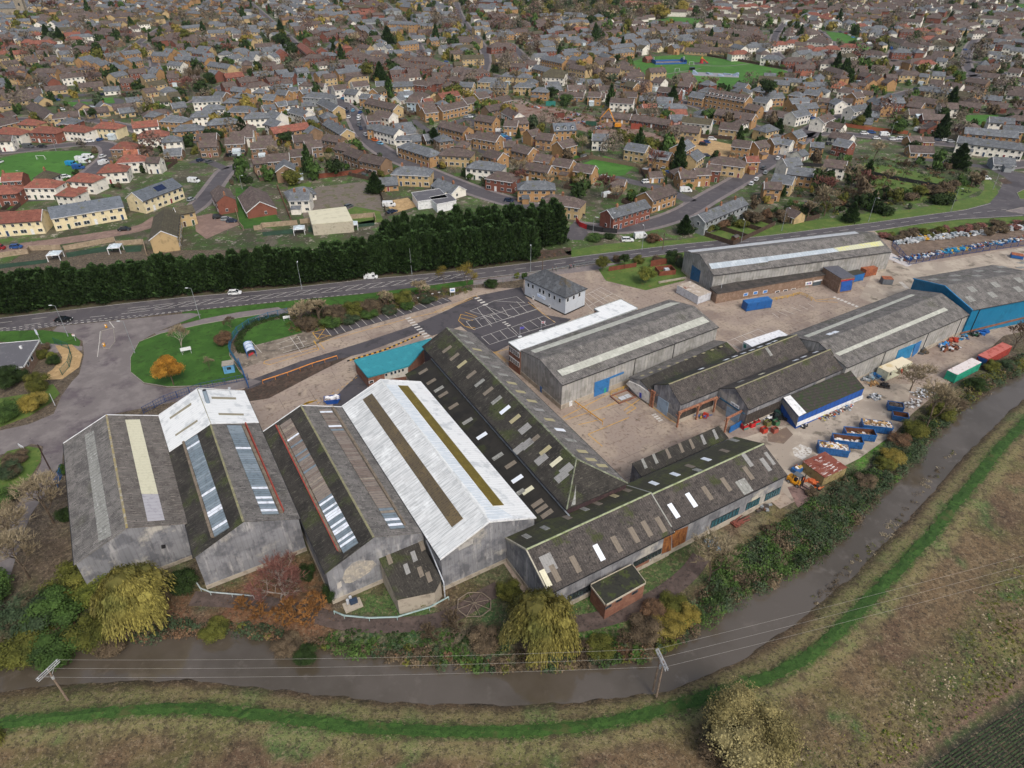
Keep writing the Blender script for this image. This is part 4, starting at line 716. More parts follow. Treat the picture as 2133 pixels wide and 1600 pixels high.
for u, v in ((1325, 732), (1408, 697)):
 p, nn = wh.pl['WR']; q = local(wh.e, on_plane(u, v, p, nn)); k = MB(); k.box((q.x, q.y-.08, 3.6), (.12, .12, 6.9), M_black); k.build('downpipe', wh.e)
an = flatbld('office_range', 'brick two-storey range with long white flat roof, behind the central warehouse', '1060,714 1083,731 1327,643 1293,625 1238.5,644 1249,650.5', 7.2, M_brick, M_wroof, trim=flat('#9aa09f'), cat='office')
for r_, zz in ((0, 5.7), (1, 2.9)):
 for i in range(5):
  p, nn = an.pl[0]; P0, P1 = G(1060, 714, 7.2), G(1083, 731, 7.2); q = P0.lerp(P1, .12+.19*i); q.z = zz; lq = local(an.e, q); nl = local(an.e, Vector(an.e.location)+nn); rz = math.atan2(nl.y, nl.x)+math.pi/2
  k = MB(); k.box((lq.x+nl.x*.04, lq.y+nl.y*.04, zz), (.75, .08, 1.5), M_white2, rz); o = k.build('window', an.e); k = MB(); k.box((lq.x+nl.x*.09, lq.y+nl.y*.09, zz), (.5, .03, 1.15), M_gla, rz); k.build('pane', o)
# --- W2
w2 = gable('warehouse', 'grey warehouse with two pale rooflight strips beside the blue warehouse', (1643.6, 698.7), (1761.4, 767), (2009.5, 658), (1903, 601), 6.4, rf=(1707, 714), rb=(1958.8, 611.4), wall=M_clad2, roof=M_fc, cap=None, plinth=1.2)
V8 = lambda x, y: (1593+x/3.95, 400+y/3.95)
patch(w2, 'L', [V8(320, 1185), V8(360, 1195), V8(1238, 848), V8(1205, 842)], RL['s']); patch(w2, 'R', [V8(580, 1328), V8(612, 1348), V8(1508, 972), V8(1475, 952)], RL['s'])
for x, y in ((535, 1168), (580, 1153)): rlight(w2, 'L', *V8(x, y), 'w', 1.6, 1.2)
wallbox(w2, 'WR', [(1833+275/7.11, 640+635/7.11), (1833+515/7.11, 640+540/7.11), (1833+430/7.11, 640+745/7.11), (1833+225/7.11, 640+765/7.11)], flat('#1d78a6', .5), 'loading_door', .12)
wallbox(w2, 'WR', [(1833+515/7.11, 640+545/7.11), (1833+610/7.11, 640+495/7.11), (1833+545/7.11, 640+665/7.11), (1833+460/7.11, 640+735/7.11)], M_blued, 'loading_door', .2)
for x, y in ((30, 800), (680, 480), (1160, 290)):
 p, nn = w2.pl['WR']; q = local(w2.e, on_plane(1833+x/7.11, 640+y/7.11, p, nn)); k = MB(); k.box((q.x, q.y-.08, 3.2), (.14, .12, 6.2), M_black); k.build('downpipe', w2.e)
# --- blue warehouse
bb = gable('warehouse', 'bright blue clad warehouse at the right edge with small square rooflights', (1904.4, 581), (2025.9, 645.6), (2200, 612.6), None, 8.0, rf=(1969, 596), wall=M_bwall, roof=M_fc, cap=None, plinth=None, bargeb=[('F', flat('#2d86b8'))])
for x, y in ((1385, 720), (1565, 688), (1570, 725), (1745, 690), (1760, 650), (1930, 655), (1945, 617), (2110, 622), (2115, 583)): rlight(bb, 'L', *V8(x, y), 'l', 2.6, 1.8)
for x, y in ((1705, 800), (1898, 763), (2090, 723), (1872, 845), (2085, 800), (1690, 880)): rlight(bb, 'R', *V8(x, y), 'l', 2.2, 2.2)
wallbox(bb, 'WR', [(2003, 692), (2133, 660), (2133, 664), (1999, 697)], M_brick, 'brick_base', .06)
q = local(bb.e, G(2012, 692)); k = MB(); k.box((q.x, -bb.W/2-.1, 4), (.15, .15, 7.8), M_black); k.build('downpipe', bb.e)
# --- north warehouse and its brick annexe
nw = gable('warehouse', 'long grey warehouse with pale rooflight band beside the main road', (1426, 524), (1486.6, 573.4), (1856.8, 524), None, 6.9, rf=(1455, 531.6), rb=(1820, 484), wall=M_clad2, roof=M_fc, cap=None, plinth=.8)
patch(nw, 'R', [V8(0, 535), V8(560, 462), V8(610, 490), V8(0, 572)], mat('rooflight_skyblue', '#a9b4bc', [('#bcc5cb', .5, .5, .6), ('#98a3ab', 3, .55, .65)], ribs=('x', 1, .15))); patch(nw, 'R', [V8(565, 461), V8(950, 403), V8(982, 440), V8(612, 490)], mat('rooflight_lemon', '#bfc0a4', [('#c9c888', .3, .52, .54), ('#b3b6a4', 2, .5, .65)], ribs=('x', 1, .15)))
patch(nw, 'R', [V7(1645, 590), V7(2133, 530), V7(2133, 575), V7(1668, 635)], MATS['rooflight_skyblue']); patch(nw, 'L', [V7(1470, 482), V8(740, 325), V8(775, 340), V7(1500, 497)], flat('#c9cdd0', .5), 'white_roof_band')
wallbox(nw, 'F', [V7(1510, 600), V7(1578, 650), V7(1562, 742), V7(1492, 715)], flat('#1f5f8c', .5), 'loading_door', .1)
ax1 = flatbld('brick_annexe', 'long single-storey brick annexe with sign and roller door, in front of the long road-side warehouse', '1480,600 1494,611.5 1745,567 1735,548', 3.4, M_brickb, mat('felt_roof', '#3a3634', [('#4a4541', .4, .45, .6), ('#2b2a26', 1, .5, .65), ('#5a574a', 2, .62, .7)]), trim=flat('#4a4644'), cat='building')
def aw(x, y, wd, ht, glm=M_gla): window(ax1, 1, *V8(x, y), wd, ht, M_white2, glm)
for x, y in ((103, 825), (168, 815), (233, 806), (527, 767)): aw(x, y, 1.7, 1.0)
for x, y in ((1950-2107, 843), (2030-2107, 830), (2110-2107, 820)): aw(x, y, 1.6, 1.0, flat('#3f7cc4'))
wallbox(ax1, 1, [V8(400, 735), V8(468, 722), V8(445, 800), V8(380, 812)], mat('roller_shutter', '#4a555c', ribs=('z', .25, .3)), 'roller_door', .08)
wallbox(ax1, 1, [V8(398, 732), V8(470, 719), V8(470, 727), V8(398, 742)], M_white2, 'door_hood', .2)
wallbox(ax1, 1, [V8(335, 783), V8(360, 778), V8(352, 818), V8(332, 822)], flat('#2aa39a'), 'door', .09); wallbox(ax1, 1, [V8(475, 762), V8(500, 757), V8(493, 803), V8(472, 807)], M_white2, 'door', .09)
s_ = wallbox(ax1, 1, [V8(335, 742), V8(390, 733), V8(386, 760), V8(331, 768)], M_white2, 'sign', .15)
for i, c in enumerate(('#2a6a8a', '#7a3aa0', '#2a2a80')):
 x = 344+i*13; wallbox(ax1, 1, [V8(x, 747-i*2), V8(x+9, 745-i*2), V8(x+8, 758-i*2), V8(x-1, 760-i*2)], flat(c), 'sign_lettering', .18)
gd = flatbld('garage_block', 'tall brick loading bay with slate-grey roof and double blue doors', '1715,557 1753,581 1781,577 1745,554', 5.0, M_brickb, flat('#5b5c63', .6), trim=None, cat='building')
wallbox(gd, 1, [V8(632, 735), V8(722, 722), V8(710, 805), V8(618, 820)], flat('#2457a5', .5), 'double_door', .1); wallbox(gd, 1, [V8(625, 728), V8(738, 712), V8(738, 718), V8(625, 736)], flat('#a52a2a'), 'door_hood', .2)
# --- grey office
def hipbld(name, label, A, B_, C_, ze, zr, wall, roof, cat='office'):
 """A left-far, B near corner, C right-far (eave corners in the photograph)"""
 a, b, c = G(*A, ze), G(*B_, ze), G(*C_, ze); ux = (a-b).normalized(); L = (a-b).length; uy = Vector((-ux.y, ux.x, 0)); W = abs((c-b).dot(uy)); sg = 1 if (c-b).dot(uy) > 0 else -1
 ctr = b+ux*L/2+uy*sg*W/2; ctr.z = 0; ang = math.atan2(ux.y, ux.x); e = empty(name, ctr, ang); top(e, label, cat); l, w_ = L/2, W/2
 m = MB(); m.box((0, 0, ze/2), (L, W, ze), wall); m.build('wall', e); o = .35; r = MB(); R0, R1 = (-l+w_, 0, zr), (l-w_, 0, zr); q = [(-l-o, -w_-o, ze), (l+o, -w_-o, ze), (l+o, w_+o, ze), (-l-o, w_+o, ze)]
 r.add(q+[R0, R1], [(0, 1, 5, 4), (1, 2, 5), (2, 3, 4, 5), (3, 0, 4), (3, 2, 1, 0)], roof); r.build('roof', e)
 g = MB();
 for x, y, dx, dy in ((0, -w_-o-.06, L+2*o+.2, .12), (0, w_+o+.06, L+2*o+.2, .12), (-l-o-.06, 0, .12, W+2*o), (l+o+.06, 0, .12, W+2*o)): g.box((x, y, ze-.02), (dx, dy, .14), M_black)
 g.build('gutter', e)
 g = MB(); g.box((0, 0, .2), (L+.1, W+.1, .4), M_black); g.build('plinth', e)
 B = Bld(); B.e = e; B.c = ctr; B.ze = ze; ay = uy*sg
 B.pl = {'S': (ctr-ay*w_, -ay), 'E': (ctr-ux*l, -ux), 'T': (ctr+Vector((0, 0, zr)), Vector((0, 0, 1)))}; return B
M_slate = mat('slate_roof', '#4b4e52', [('#5c6065', .5, .45, .6, (1, 1, .3)), ('#3d4044', 1.2, .5, .65), ('#4f4a40', .3, .58, .66)])
of = hipbld('office_building', 'pale grey two-storey office with hipped slate roof in the works car park', (1093.4, 579.7), (1178.5, 619.7), (1219, 601), 5.8, 9.0, mat('pale_grey_render', '#b9c0c8', [('#adb4bc', .5, .5, .65), ('#c2c8ce', 1.5, .55, .7)], ribs=('z', .5, .05)), M_slate)
P4 = lambda x, y: (1090+x/26.66, 590+y/26.66)
for x, y in ((295, 100), (540, 190), (930, 400), (1130, 500), (1450, 660), (1740, 800), (2030, 960)): window(of, 'S', *P4(x, y), .95, 1.5)
for x, y in ((1495, 393), (1553, 368), (1608, 343)): window(of, 'E', *U5(x, y), 1.0, 1.4)
for x, y in ((570, 780), (1480, 1280)): wallbox(of, 'S', [P4(x-55, y-110), P4(x+55, y-55), P4(x+40, y+190), P4(x-60, y+130)], M_white2, 'door', .08); wallbox(of, 'S', [P4(x-25, y-80), P4(x+25, y-50), P4(x+25, y+10), P4(x-25, y-15)], M_gla, 'door_glass', .1)
wallbox(of, 'S', [P4(780, 560), P4(1225, 780), P4(1225, 945), P4(780, 710)], flat('#d3e0f3'), 'sign', .1)
for i in range(7): x = 840+i*24; wallbox(of, 'S', [P4(x, 665+i*12), P4(x+15, 672+i*12), P4(x+15, 705+i*12), P4(x, 698+i*12)], flat('#7ba3dc'), 'sign_lettering', .12)
# --- teal-roofed block
tl = flatbld('office_block', 'low brick block with turquoise metal roof beside the works road', '739,752 766.5,785.5 851,762 899,706.5', 3.6, M_brick, M_teal, trim=flat('#2a8c9c'), slope=[3.6, 3.6, 4.0, 4.0], cat='building')
q_ = [(440+1690/4.637, 600+838/4.637), (440+1742/4.637, 600+823/4.637), (440+1778/4.637, 600+813/4.637), (440+1815/4.637, 600+803/4.637), (440+1850/4.637, 600+792/4.637)]
wallbox(tl, 1, [(440+1675/4.637, 600+822/4.637), (440+1900/4.637, 600+755/4.637), (440+1900/4.637, 600+850/4.637), (440+1675/4.637, 600+885/4.637)], flat('#c2bfb6'), 'rendered_wall', .06)
for u, v in q_: window(tl, 1, u, v, .6, .8, M_blued)
window(tl, 1, 440+1545/4.637, 600+905/4.637, 1.2, .7)
# --- gatehouse block at left edge
gh = flatbld('brick_office', 'flat-roofed brick office at the left edge beside the works junction', '-60,722 81,710 48,764.5 -60,772', 3.3, M_brickb, mat('grey_felt', '#5b5b60', [('#66666a', .3, .5, .6), ('#77777a', .8, .6, .68)]), trim=M_white2, cat='office')
for u, v in ((12, 774), (37, 773)): window(gh, 2, u, v, 1.7, 1.2)
for u, v in ((66, 746), (58, 757)): window(gh, 1, u, v, 1.3, 1.2)
k = MB(); q = local(gh.e, G(45, 727, 3.4)); k.box((q.x, q.y, 3.9), (.5, .5, .8), M_white2); k.build('roof_vent', gh.e)
# --- A/B sheds
Ya = lambda x, y: (1280+x/5.613, 660+y/5.613); Yb = lambda x, y: (1560+x/7.11, 680+y/7.11)
sa = gable('workshop', 'dark-roofed workshop with pale blue roller door facing the central yard', Ya(473, 795), Ya(770, 1020), Yb(870, 385), None, 5.6, rf=Ya(655, 785), rb=Yb(710, 140), wall=M_clad, roof=M_moss, roofR=M_brown, cap=M_ridge, plinth=1.1, cat='workshop')
sb = gable('workshop', 'dark-roofed workshop with small white sign above a pale blue roller door', Ya(1220, 840), Ya(1565, 1075), Yb(1385, 620), None, 5.6, rf=Ya(1420, 835), rb=Yb(1205, 350), wall=M_clad, roof=M_brown, roofR=M_brown, cap=M_ridge, plinth=1.1, cat='workshop')
sc_ = gable('workshop', 'low dark mossy shed with white office front, against the central warehouse', Ya(175, 715), Ya(425, 860), Ya(1425, 405), None, 3.9, rf=Ya(335, 715), rb=Ya(1350, 335), wall=M_clad, roof=M_fc, roofR=M_moss, cap=None, cat='workshop')
for i in range(10): rlight(sc_, 'L', *Ya(325+102*i, 688-37.5*i), 'y', .9, .7)
for x, y in ((1305, 500), (1405, 462), (1505, 425), (1605, 388), (1700, 350), (1800, 315), (1870, 285), (1012, 608)): rlight(sa, 'L', *Ya(x, y), 'w', 1.5, .8)
rlight(sa, 'R', *Ya(1805, 408), 'l', .9, 2.4); rlight(sb, 'L', *Ya(1475, 755), 'l', 1.6, .8); rlight(sb, 'L', *Ya(1720, 668), 'c', 1.6, .8)
for x, y in ((690, 500), (810, 450), (985, 382)): rlight(sb, 'L', *Yb(x, y), 'w', 1.6, .8)
wallbox(sa, 'F', [Ya(515, 930), Ya(635, 1005), Ya(612, 1190), Ya(490, 1110)], flat('#93a9bd', .5), 'roller_door', .12)
wallbox(sb, 'F', [Ya(1320, 1045), Ya(1475, 1130), Ya(1430, 1270), Ya(1295, 1200)], flat('#8fa6bb', .5), 'roller_door', .12)
wallbox(sb, 'F', [Ya(1365, 985), Ya(1460, 1045), Ya(1455, 1078), Ya(1360, 1018)], M_white2, 'sign', .12)
for i in range(9):
 if i != 4: x = 1375+i*8.5; wallbox(sb, 'F', [Ya(x, 1004+i*5.6), Ya(x+5, 1007+i*5.6), Ya(x+5, 1021+i*5.6), Ya(x, 1018+i*5.6)], flat('#3a4460'), 'sign_lettering', .15)
wallbox(sb, 'F', [Ya(1220, 930), Ya(1520, 1125), Ya(1520, 1140), Ya(1220, 945)], flat('#2f5f7c'), 'lintel', .2)
M_slat = mat('dark_slatted_boarding', '#3a332e', [('#4f4841', 1, .5, .65)], ribs=('xy', .8, .6))
wallbox(sa, 'WR', [Ya(755, 1120), Ya(1160, 970), Ya(1150, 1060), Ya(750, 1210)], M_slat, 'slatted_boarding', .05); wallbox(sb, 'WR', [Ya(1540, 1150), Yb(470, 1100), Yb(440, 1240), Ya(1510, 1265)], M_slat, 'slatted_boarding', .05)
wallbox(sc_, 'F', [Ya(175, 745), Ya(300, 800), Ya(415, 880), Ya(410, 1000), Ya(300, 930), Ya(150, 780)], flat('#cfcdc8'), 'office_front', .4)
wallbox(sc_, 'F', [Ya(308, 875), Ya(332, 890), Ya(330, 945), Ya(305, 930)], flat('#2a3a9a'), 'door', .46)
for x, y in ((375, 940), (395, 952), (235, 815), (255, 828)): window(sc_, 'F', *Ya(x, y), .7, 1.0);
# blue-fronted shed
bf = flatbld('lean_to', 'lean-to shed with white end sheet and bright blue front, in the scrap yard', '1632,830 1664,868 1800,809 1770,772', 3.6, mat('blue_white_front', '#1c4f9c', [('#184488', .5, .5, .62)], ribs=('xy', 1.2, .3)), mat('corrugated_dark_green', '#38382f', [('#2f3d22', .8, .45, .6), ('#453a3c', 1.4, .5, .62), ('#565349', 4, .6, .72)], ribs=('x', .8, .5)), slope=[4.6, 3.5, 3.5, 4.6], cat='lean-to')
w4 = [G(1632, 830, 4.6), G(1664, 868, 3.5), G(1800, 809, 3.5)]; n = (w4[1]-w4[0]).cross(w4[2]-w4[0]).normalized(); n = n if n.z > 0 else -n; bf.pl['T'] = (w4[0]+Vector((0, 0, .12)), n)
patch(bf, 'T', [Yb(510, 1055), Yb(610, 1020), Yb(850, 1280), Yb(740, 1335)], M_white2, 'white_roof_sheet', .05)
wallbox(bf, 1, [Yb(715, 1425), Yb(1690, 1015), Yb(1690, 1070), Yb(700, 1485)], M_white2, 'white_skirting', .05); wallbox(bf, 0, [Yb(470, 1110), Yb(505, 1080), Yb(735, 1345), Yb(700, 1480)], M_clad, 'end_cladding', .05)
# white cabin beside WH, container cabins etc. are in the props part
# ================================================================ HOUSES
WALLC = {'y': ('yellow brick', '#b39c74'), 'o': ('tan brick', '#a38058'), 'r': ('red brick', '#7a4a3c'), 'w': ('white rendered', '#dedacf'), 'b': ('brown brick', '#806852'), 'p': ('pink rendered', '#c09a92'), 's': ('pale blue rendered', '#a9bac4'), 'g': ('grey rendered', '#8f9496'), 'c': ('cream rendered', '#d5c8a4')}
ROOFC = {'d': ('brown tiled', '#554a46', '#675b56'), 's': ('grey slate', '#5e6267', '#70757a'), 'r': ('red tiled', '#7a4a3e', '#8c5a4a'), 'm': ('mossy brown', '#4d4839', '#5a5542'), 'o': ('orange tiled', '#8a5440', '#9c644a'), 'n': ('smooth blue-grey slate', '#596068', '#656c75')}
HW = {k: mat('wall_'+v[0].replace(' ', '_'), v[1], [(darker(v[1], .86), .5, .5, .65), (darker(v[1], .75), 3, .6, .72)], rand=.1) for k, v in WALLC.items()}
HR = {k: mat('roof_'+v[0].replace(' ', '_'), v[1], [(v[2], .6, .45, .62), (darker(v[1], .75), 1.6, .52, .68), ('#565740', .35, .6, .7)], ribs=('z', .42, .22), rand=.16) for k, v in ROOFC.items()}
M_pvc = flat('#d9dadb', .5); M_chim = mat('chimney_brick', '#7c5a44', [('#94694e', 2, .5, .65)], rand=.2); M_sol = flat('#1e2a48', .25); M_conserv = flat('#c4d0d6', .25)
def winmesh(w_, h, door=None):
 k = MB(); k.box((0, 0, 0), (w_, .12, h), M_pvc)
 if door: k.box((0, -.07, 0), (w_*.8, .05, h*.92), flat(door))
 else: k.box((-w_*.235, -.065, 0), (w_*.43, .04, h*.86), M_gla); k.box((w_*.235, -.065, 0), (w_*.43, .04, h*.86), M_gla)
 return k.mesh('window')
WIN = {'a': winmesh(1.5, 1.15), 'b': winmesh(1.0, 1.15), 'c': winmesh(.7, 1.6), 'big': winmesh(2.1, 1.4)}
DOOR = [winmesh(1.0, 2.1, c) for c in ('#d9dadb', '#7a2222', '#1f3a5a', '#24422c', '#4a3426')]
DORM = None
hrs = random.Random(77)
OCX0, OCY0 = -1150, 150; OCC = np.zeros((1250, 2300), np.uint8)
def occ_pts(c, a, L, W, m=0.0):
 xs = np.arange(-L/2-m, L/2+m+.1, 1.0); ys = np.arange(-W/2-m, W/2+m+.1, 1.0); A, B = np.meshgrid(xs, ys); ca, sa_ = math.cos(a), math.sin(a)
 X = (c[0]+A*ca-B*sa_-OCX0).astype(int).ravel(); Y = (c[1]+A*sa_+B*ca-OCY0).astype(int).ravel(); ok = (X >= 0) & (X < OCC.shape[1]) & (Y >= 0) & (Y < OCC.shape[0]); return Y[ok], X[ok]
def occ_mark(c, a, L, W, m=0.0, v=1): y, x = occ_pts(c, a, L, W, m); OCC[y, x] = np.maximum(OCC[y, x], v)
def occ_free(c, a, L, W, m=0.0): y, x = occ_pts(c, a, L, W, m); return len(y) > 0 and not OCC[y, x].any()
for P_, wd in ROADS:
 for a, b in zip(P_[:-1], P_[1:]):
  d = b-a; L_ = np.hypot(*d)
  if L_ > .1: occ_mark((a+b)/2, math.atan2(d[1], d[0]), L_, wd+2.5, 0, 2)
gyy, gxx = np.mgrid[0:OCC.shape[0], 0:OCC.shape[1]]; GP = np.stack([gxx.ravel()+OCX0+.5, gyy.ravel()+OCY0+.5], 1)
for g_ in GREENS: OCC.ravel()[inpoly(GP, g_)] = 3
def house_parts(L, W, ze, zr, hip, seed, chim=1, face=1, wins=True, dormer=False):
 """returns geometry as lists of (kind, MB or placement) in local axes; face = side (+1/-1) that looks at the street/camera"""
def roof_geo(k, L, W, ze, zr, hip, m, o=.35):
 l, w_ = L/2+(o*.5 if not hip else o), W/2+o; zo = ze-o*(zr-ze)/(W/2)
 if hip:
  r = max(l-w_*.95, .3); k.add([(-l, -w_, zo), (l, -w_, zo), (l, w_, zo), (-l, w_, zo), (-r, 0, zr), (r, 0, zr)], [(0, 1, 5, 4), (1, 2, 5), (2, 3, 4, 5), (3, 0, 4), (3, 2, 1, 0)], m)
 else:
  k.slab([(-l, -w_, zo+.1), (l, -w_, zo+.1), (l, 0, zr+.1), (-l, 0, zr+.1)], (0, 0, -.12), m); k.slab([(-l, 0, zr+.1), (l, 0, zr+.1), (l, w_, zo+.1), (-l, w_, zo+.1)], (0, 0, -.12), m)
def wall_geo(k, L, W, ze, zr, hip, m):
 l, w_ = L/2, W/2
 if hip: k.box((0, 0, ze/2), (L, W, ze), m)
 else: k.add([(-l, w_, 0), (-l, -w_, 0), (l, -w_, 0), (l, w_, 0), (-l, w_, ze), (-l, -w_, ze), (l, -w_, ze), (l, w_, ze), (-l, 0, zr), (l, 0, zr)], [(0, 4, 8, 5, 1), (2, 6, 9, 7, 3), (1, 5, 6, 2), (3, 7, 4, 0)], m)
HOUSES = []
def house(c, a, L, W, st, wk, rk, hip, detail=2, label=None, chim=None, solar=False, dormers=0, ext=None, gname='houses of the town'):
 ze = {1: 2.6, 2: 5.1, 3: 7.3}[st]; zr = ze+W*.5*(.62 if not hip else .6); e = empty('house', (c[0], c[1], 0), a)
 nm = {1: 'bungalow', 2: 'house', 3: 'tall house'}[st]
 if L > 18: nm = {1: 'row of bungalows', 2: 'terrace', 3: 'tall terrace'}[st]
 elif st == 2 and L > 11.5: nm = 'semi-detached houses'
 desc = '%s %s with %s %s roof' % (WALLC[wk][0], nm, ROOFC[rk][0], 'hipped' if hip else 'gabled')
 if label: top(e, label, 'house', gname)
 else: auto(e, desc, 'house', gname)
 k = MB(); wall_geo(k, L, W, ze, zr, hip, HW[wk]); k.build('wall', e)
 k = MB(); roof_geo(k, L, W, ze, zr, hip, HR[rk]); rf = k.build('roof', e)
 sd_ = 1 if (math.cos(a)*(0-c[1])-math.sin(a)*(0-c[0])) > 0 else -1   # side of the ridge that faces the camera
 endx = 1 if (math.cos(a)*(0-c[0])+math.sin(a)*(0-c[1])) > 0 else -1
 rz_side = math.pi if sd_ > 0 else 0.0
 n = max(2, round(L/2.9)); dist = math.hypot(*c)
 if detail >= 2:
  for fl_ in range(st):
   z = 1.45+fl_*2.5
   for i in range(n):
    x = -L/2+(i+.5)*L/n
    if fl_ == 0 and (i % 3 == 1 or (n == 2 and i == 0)):
     place(hrs.choice(DOOR), 'door', e, (x, sd_*(W/2+.05), 1.1), rz_side); continue
    place(WIN[hrs.choice('aab') if fl_ else hrs.choice(('a', 'big', 'a'))], 'window', e, (x, sd_*(W/2+.05), z), rz_side)
   if not hrs.random() < .4: place(WIN['b'], 'window', e, (endx*(L/2+.05), hrs.uniform(-W*.2, W*.2), z), math.pi/2 if endx > 0 else -math.pi/2)
  if not hip and hrs.random() < .75:      # white bargeboard on the visible gable
   k = MB(); w_ = W/2+.35; x = endx*(L/2+.2); zo = ze-.35*(zr-ze)/(W/2)
   for s in (-1, 1): k.slab([(x-.07, 0, zr+.13), (x+.07, 0, zr+.13), (x+.07, s*w_, zo+.13), (x-.07, s*w_, zo+.13)], (0, 0, -.28), M_pvc)
   k.build('bargeboard', e)
  k = MB(); zo = ze-.35*(zr-ze)/(W/2); k.box((0, sd_*(W/2+.4), zo-.02), (L+.3, .14, .16), M_pvc if hrs.random() < .5 else M_black); k.build('gutter', e)
 elif detail == 1:
  k = MB()
  for fl_ in range(st):
   for i in range(n): k.box((-L/2+(i+.5)*L/n, sd_*(W/2+.03), 1.45+fl_*2.5), (1.4, .1, 1.2), M_pvc); k.box((-L/2+(i+.5)*L/n, sd_*(W/2+.09), 1.45+fl_*2.5), (1.1, .04, .9), M_gla)
  w_o = k.build('window_row', e)
 nc = chim if chim is not None else (0 if hrs.random() < .35 else (1 if L < 14 else round(L/7)))
 for i in range(nc):
  k = MB(); x = (-L/2+.6 if nc == 1 and not hip else -L/2+(i+.5)*L/nc) if L > 9 or not hip else 0; k.box((x, 0, zr+.25), (.9, .6, 1.7), M_chim)
  for s in (-.2, .2): k.tube((x+s, 0, zr+1.1), (x+s, 0, zr+1.45), .13, flat('#b0714c'), 6)
  k.build('chimney', rf)
 if dormers:
  for i in range(dormers):
   x = -L/2+(i+.5)*L/dormers; k = MB(); zb = ze+.5; y = sd_*(W/2-.9); k.box((x, y*.86, zb+.55), (1.5, 1.8, 1.3), M_pvc); k.slab([(x-.95, y+sd_*.35, zb+1.1), (x, y+sd_*.35, zb+1.75), (x, y-sd_*2.2, zb+1.75), (x-.95, y-sd_*2.2, zb+1.1)], (0, 0, -.1), HR[rk]); k.slab([(x+.95, y+sd_*.35, zb+1.1), (x, y+sd_*.35, zb+1.75), (x, y-sd_*2.2, zb+1.75), (x+.95, y-sd_*2.2, zb+1.1)], (0, 0, -.1), HR[rk])
   k.box((x, y*.86+sd_*.95, zb+.6), (1.0, .05, .8), M_gla); k.build('dormer', rf)
 if solar:
  k = MB(); sl = (zr-ze)/(W/2); x0, x1 = -1.0, 3.6; y0, y1 = sd_*1.0, sd_*3.3; k.slab([(x0, y0, zr+.16-abs(y0)*sl), (x1, y0, zr+.16-abs(y0)*sl), (x1, y1, zr+.16-abs(y1)*sl), (x0, y1, zr+.16-abs(y1)*sl)], (0, 0, -.05), M_sol); k.build('solar_panel', rf)
 if ext is None: ext = detail >= 1 and hrs.random() < .38
 if ext:
  w2_, d2 = hrs.uniform(2.4, min(5, L*.5)), hrs.uniform(2, 3.5); x = hrs.uniform(-L/2+w2_/2, L/2-w2_/2); s = sd_ if hrs.random() < .6 else -sd_
  k = MB(); cons = hrs.random() < .3; k.box((x, s*(W/2+d2/2), 1.15), (w2_, d2, 2.3), M_conserv if cons else HW[wk]); k.slab([(x-w2_/2-.15, s*(W/2+d2+.2), 2.3), (x+w2_/2+.15, s*(W/2+d2+.2), 2.3), (x+w2_/2+.15, s*W/2, 3.0), (x-w2_/2-.15, s*W/2, 3.0)], (0, 0, -.1), M_conserv if cons else HR[rk]); k.build('conservatory' if cons else 'extension', e)
 return e
SPECS = []
def add_house(c, a, L, W, st, wk, rk, hip, **kw): occ_mark(c, a, L, W, .5, 1); HOUSES.append((c[0], c[1], a, wk, rk, hip, st, L)); SPECS.append((c, a, L, W, st, wk, rk, hip, kw))
def ridge_house(u1, v1, u2, v2, code, W=None, **kw):
 wk, rk, sh, st = code[0], code[1], code[2], int(code[3]); ze = {1: 2.6, 2: 5.1, 3: 7.3}[st]; hip = sh == 'h'
 W = W or (7.6 if not hip else 8.2); zr = ze+W*.5*(.62 if not hip else .6); p, q = G(u1, v1, zr), G(u2, v2, zr); d = q-p; L = d.length; a = math.atan2(d.y, d.x)
 if hip: L += W*.95
 L = max(L, 6); c = (p+q)/2; W2 = min(W, max(L*.95, 5.5)) if not hip else W
 y, x = occ_pts((c.x, c.y), a, L, W2, -1.2)
 if len(y) and (OCC[y, x] == 1).mean() > .35: return None
 add_house((c.x, c.y), a, L, W2, st, wk, rk, hip, **kw)
# nearest houses, individually described
ridge_house(-70, 447, 87, 436, 'crg2', W=8.5, label='long cream terrace with brown-red roof at the left edge, red doors facing the paved lane', chim=0, ext=False)
ridge_house(99, 432, 249, 408, 'cng2', W=9, label='long cream terrace with smooth blue-grey roof facing the paved lane', chim=0, ext=False)
ridge_house(275, 401, 358, 371, 'cng2', W=9, label='cream terrace with solar panels on its blue-grey roof', chim=0, solar=True, ext=False)
ridge_house(335, 481, 343, 434, 'ymg2', W=8.5, label='yellow brick house with ribbed brown roof, its gable rising over the conifers', chim=0, ext=False); ridge_house(362, 431, 398, 424, 'ymg2', W=7, label='yellow brick wing with brown roof and dark garden wall, above the conifer belt', chim=0, ext=False)
ridge_house(468, 407, 455, 386, 'rdg2', W=7, label='small red brick house behind the three parked cars in the courtyard'); ridge_house(541, 420, 522, 388, 'rdg1', W=11, label='wide red brick bungalow with dark ribbed roof on its own lawn', chim=0, ext=False)
ridge_house(603, 400, 645, 399, 'wsg2', W=7, label='white rendered house beside the cream-roofed shed', chim=2)
ridge_house(1150, 404, 1195, 410, 'ydh2', label='brown-roofed brick house just behind the right end of the conifer belt', chim=1, ext=False)
ridge_house(1265, 437, 1343, 415, 'rsg2', W=7, label='slate-roofed terrace of mixed brick and render facing the road junction', chim=2, ext=False)
ridge_house(1345, 400, 1395, 384, 'odg2', W=8, label='tan brick house with brown roof, right behind the slate terrace at the junction')
ridge_house(1455, 447, 1545, 410, 'gsg2', W=6.5, label='row of flat-fronted houses with black and white boxes along the main road hedge', chim=3, ext=False)
ridge_house(1645, 432, 1668, 441, 'ydg1', W=6, label='small yellow brick garage with brown roof behind the green screen fence', chim=0, ext=False)
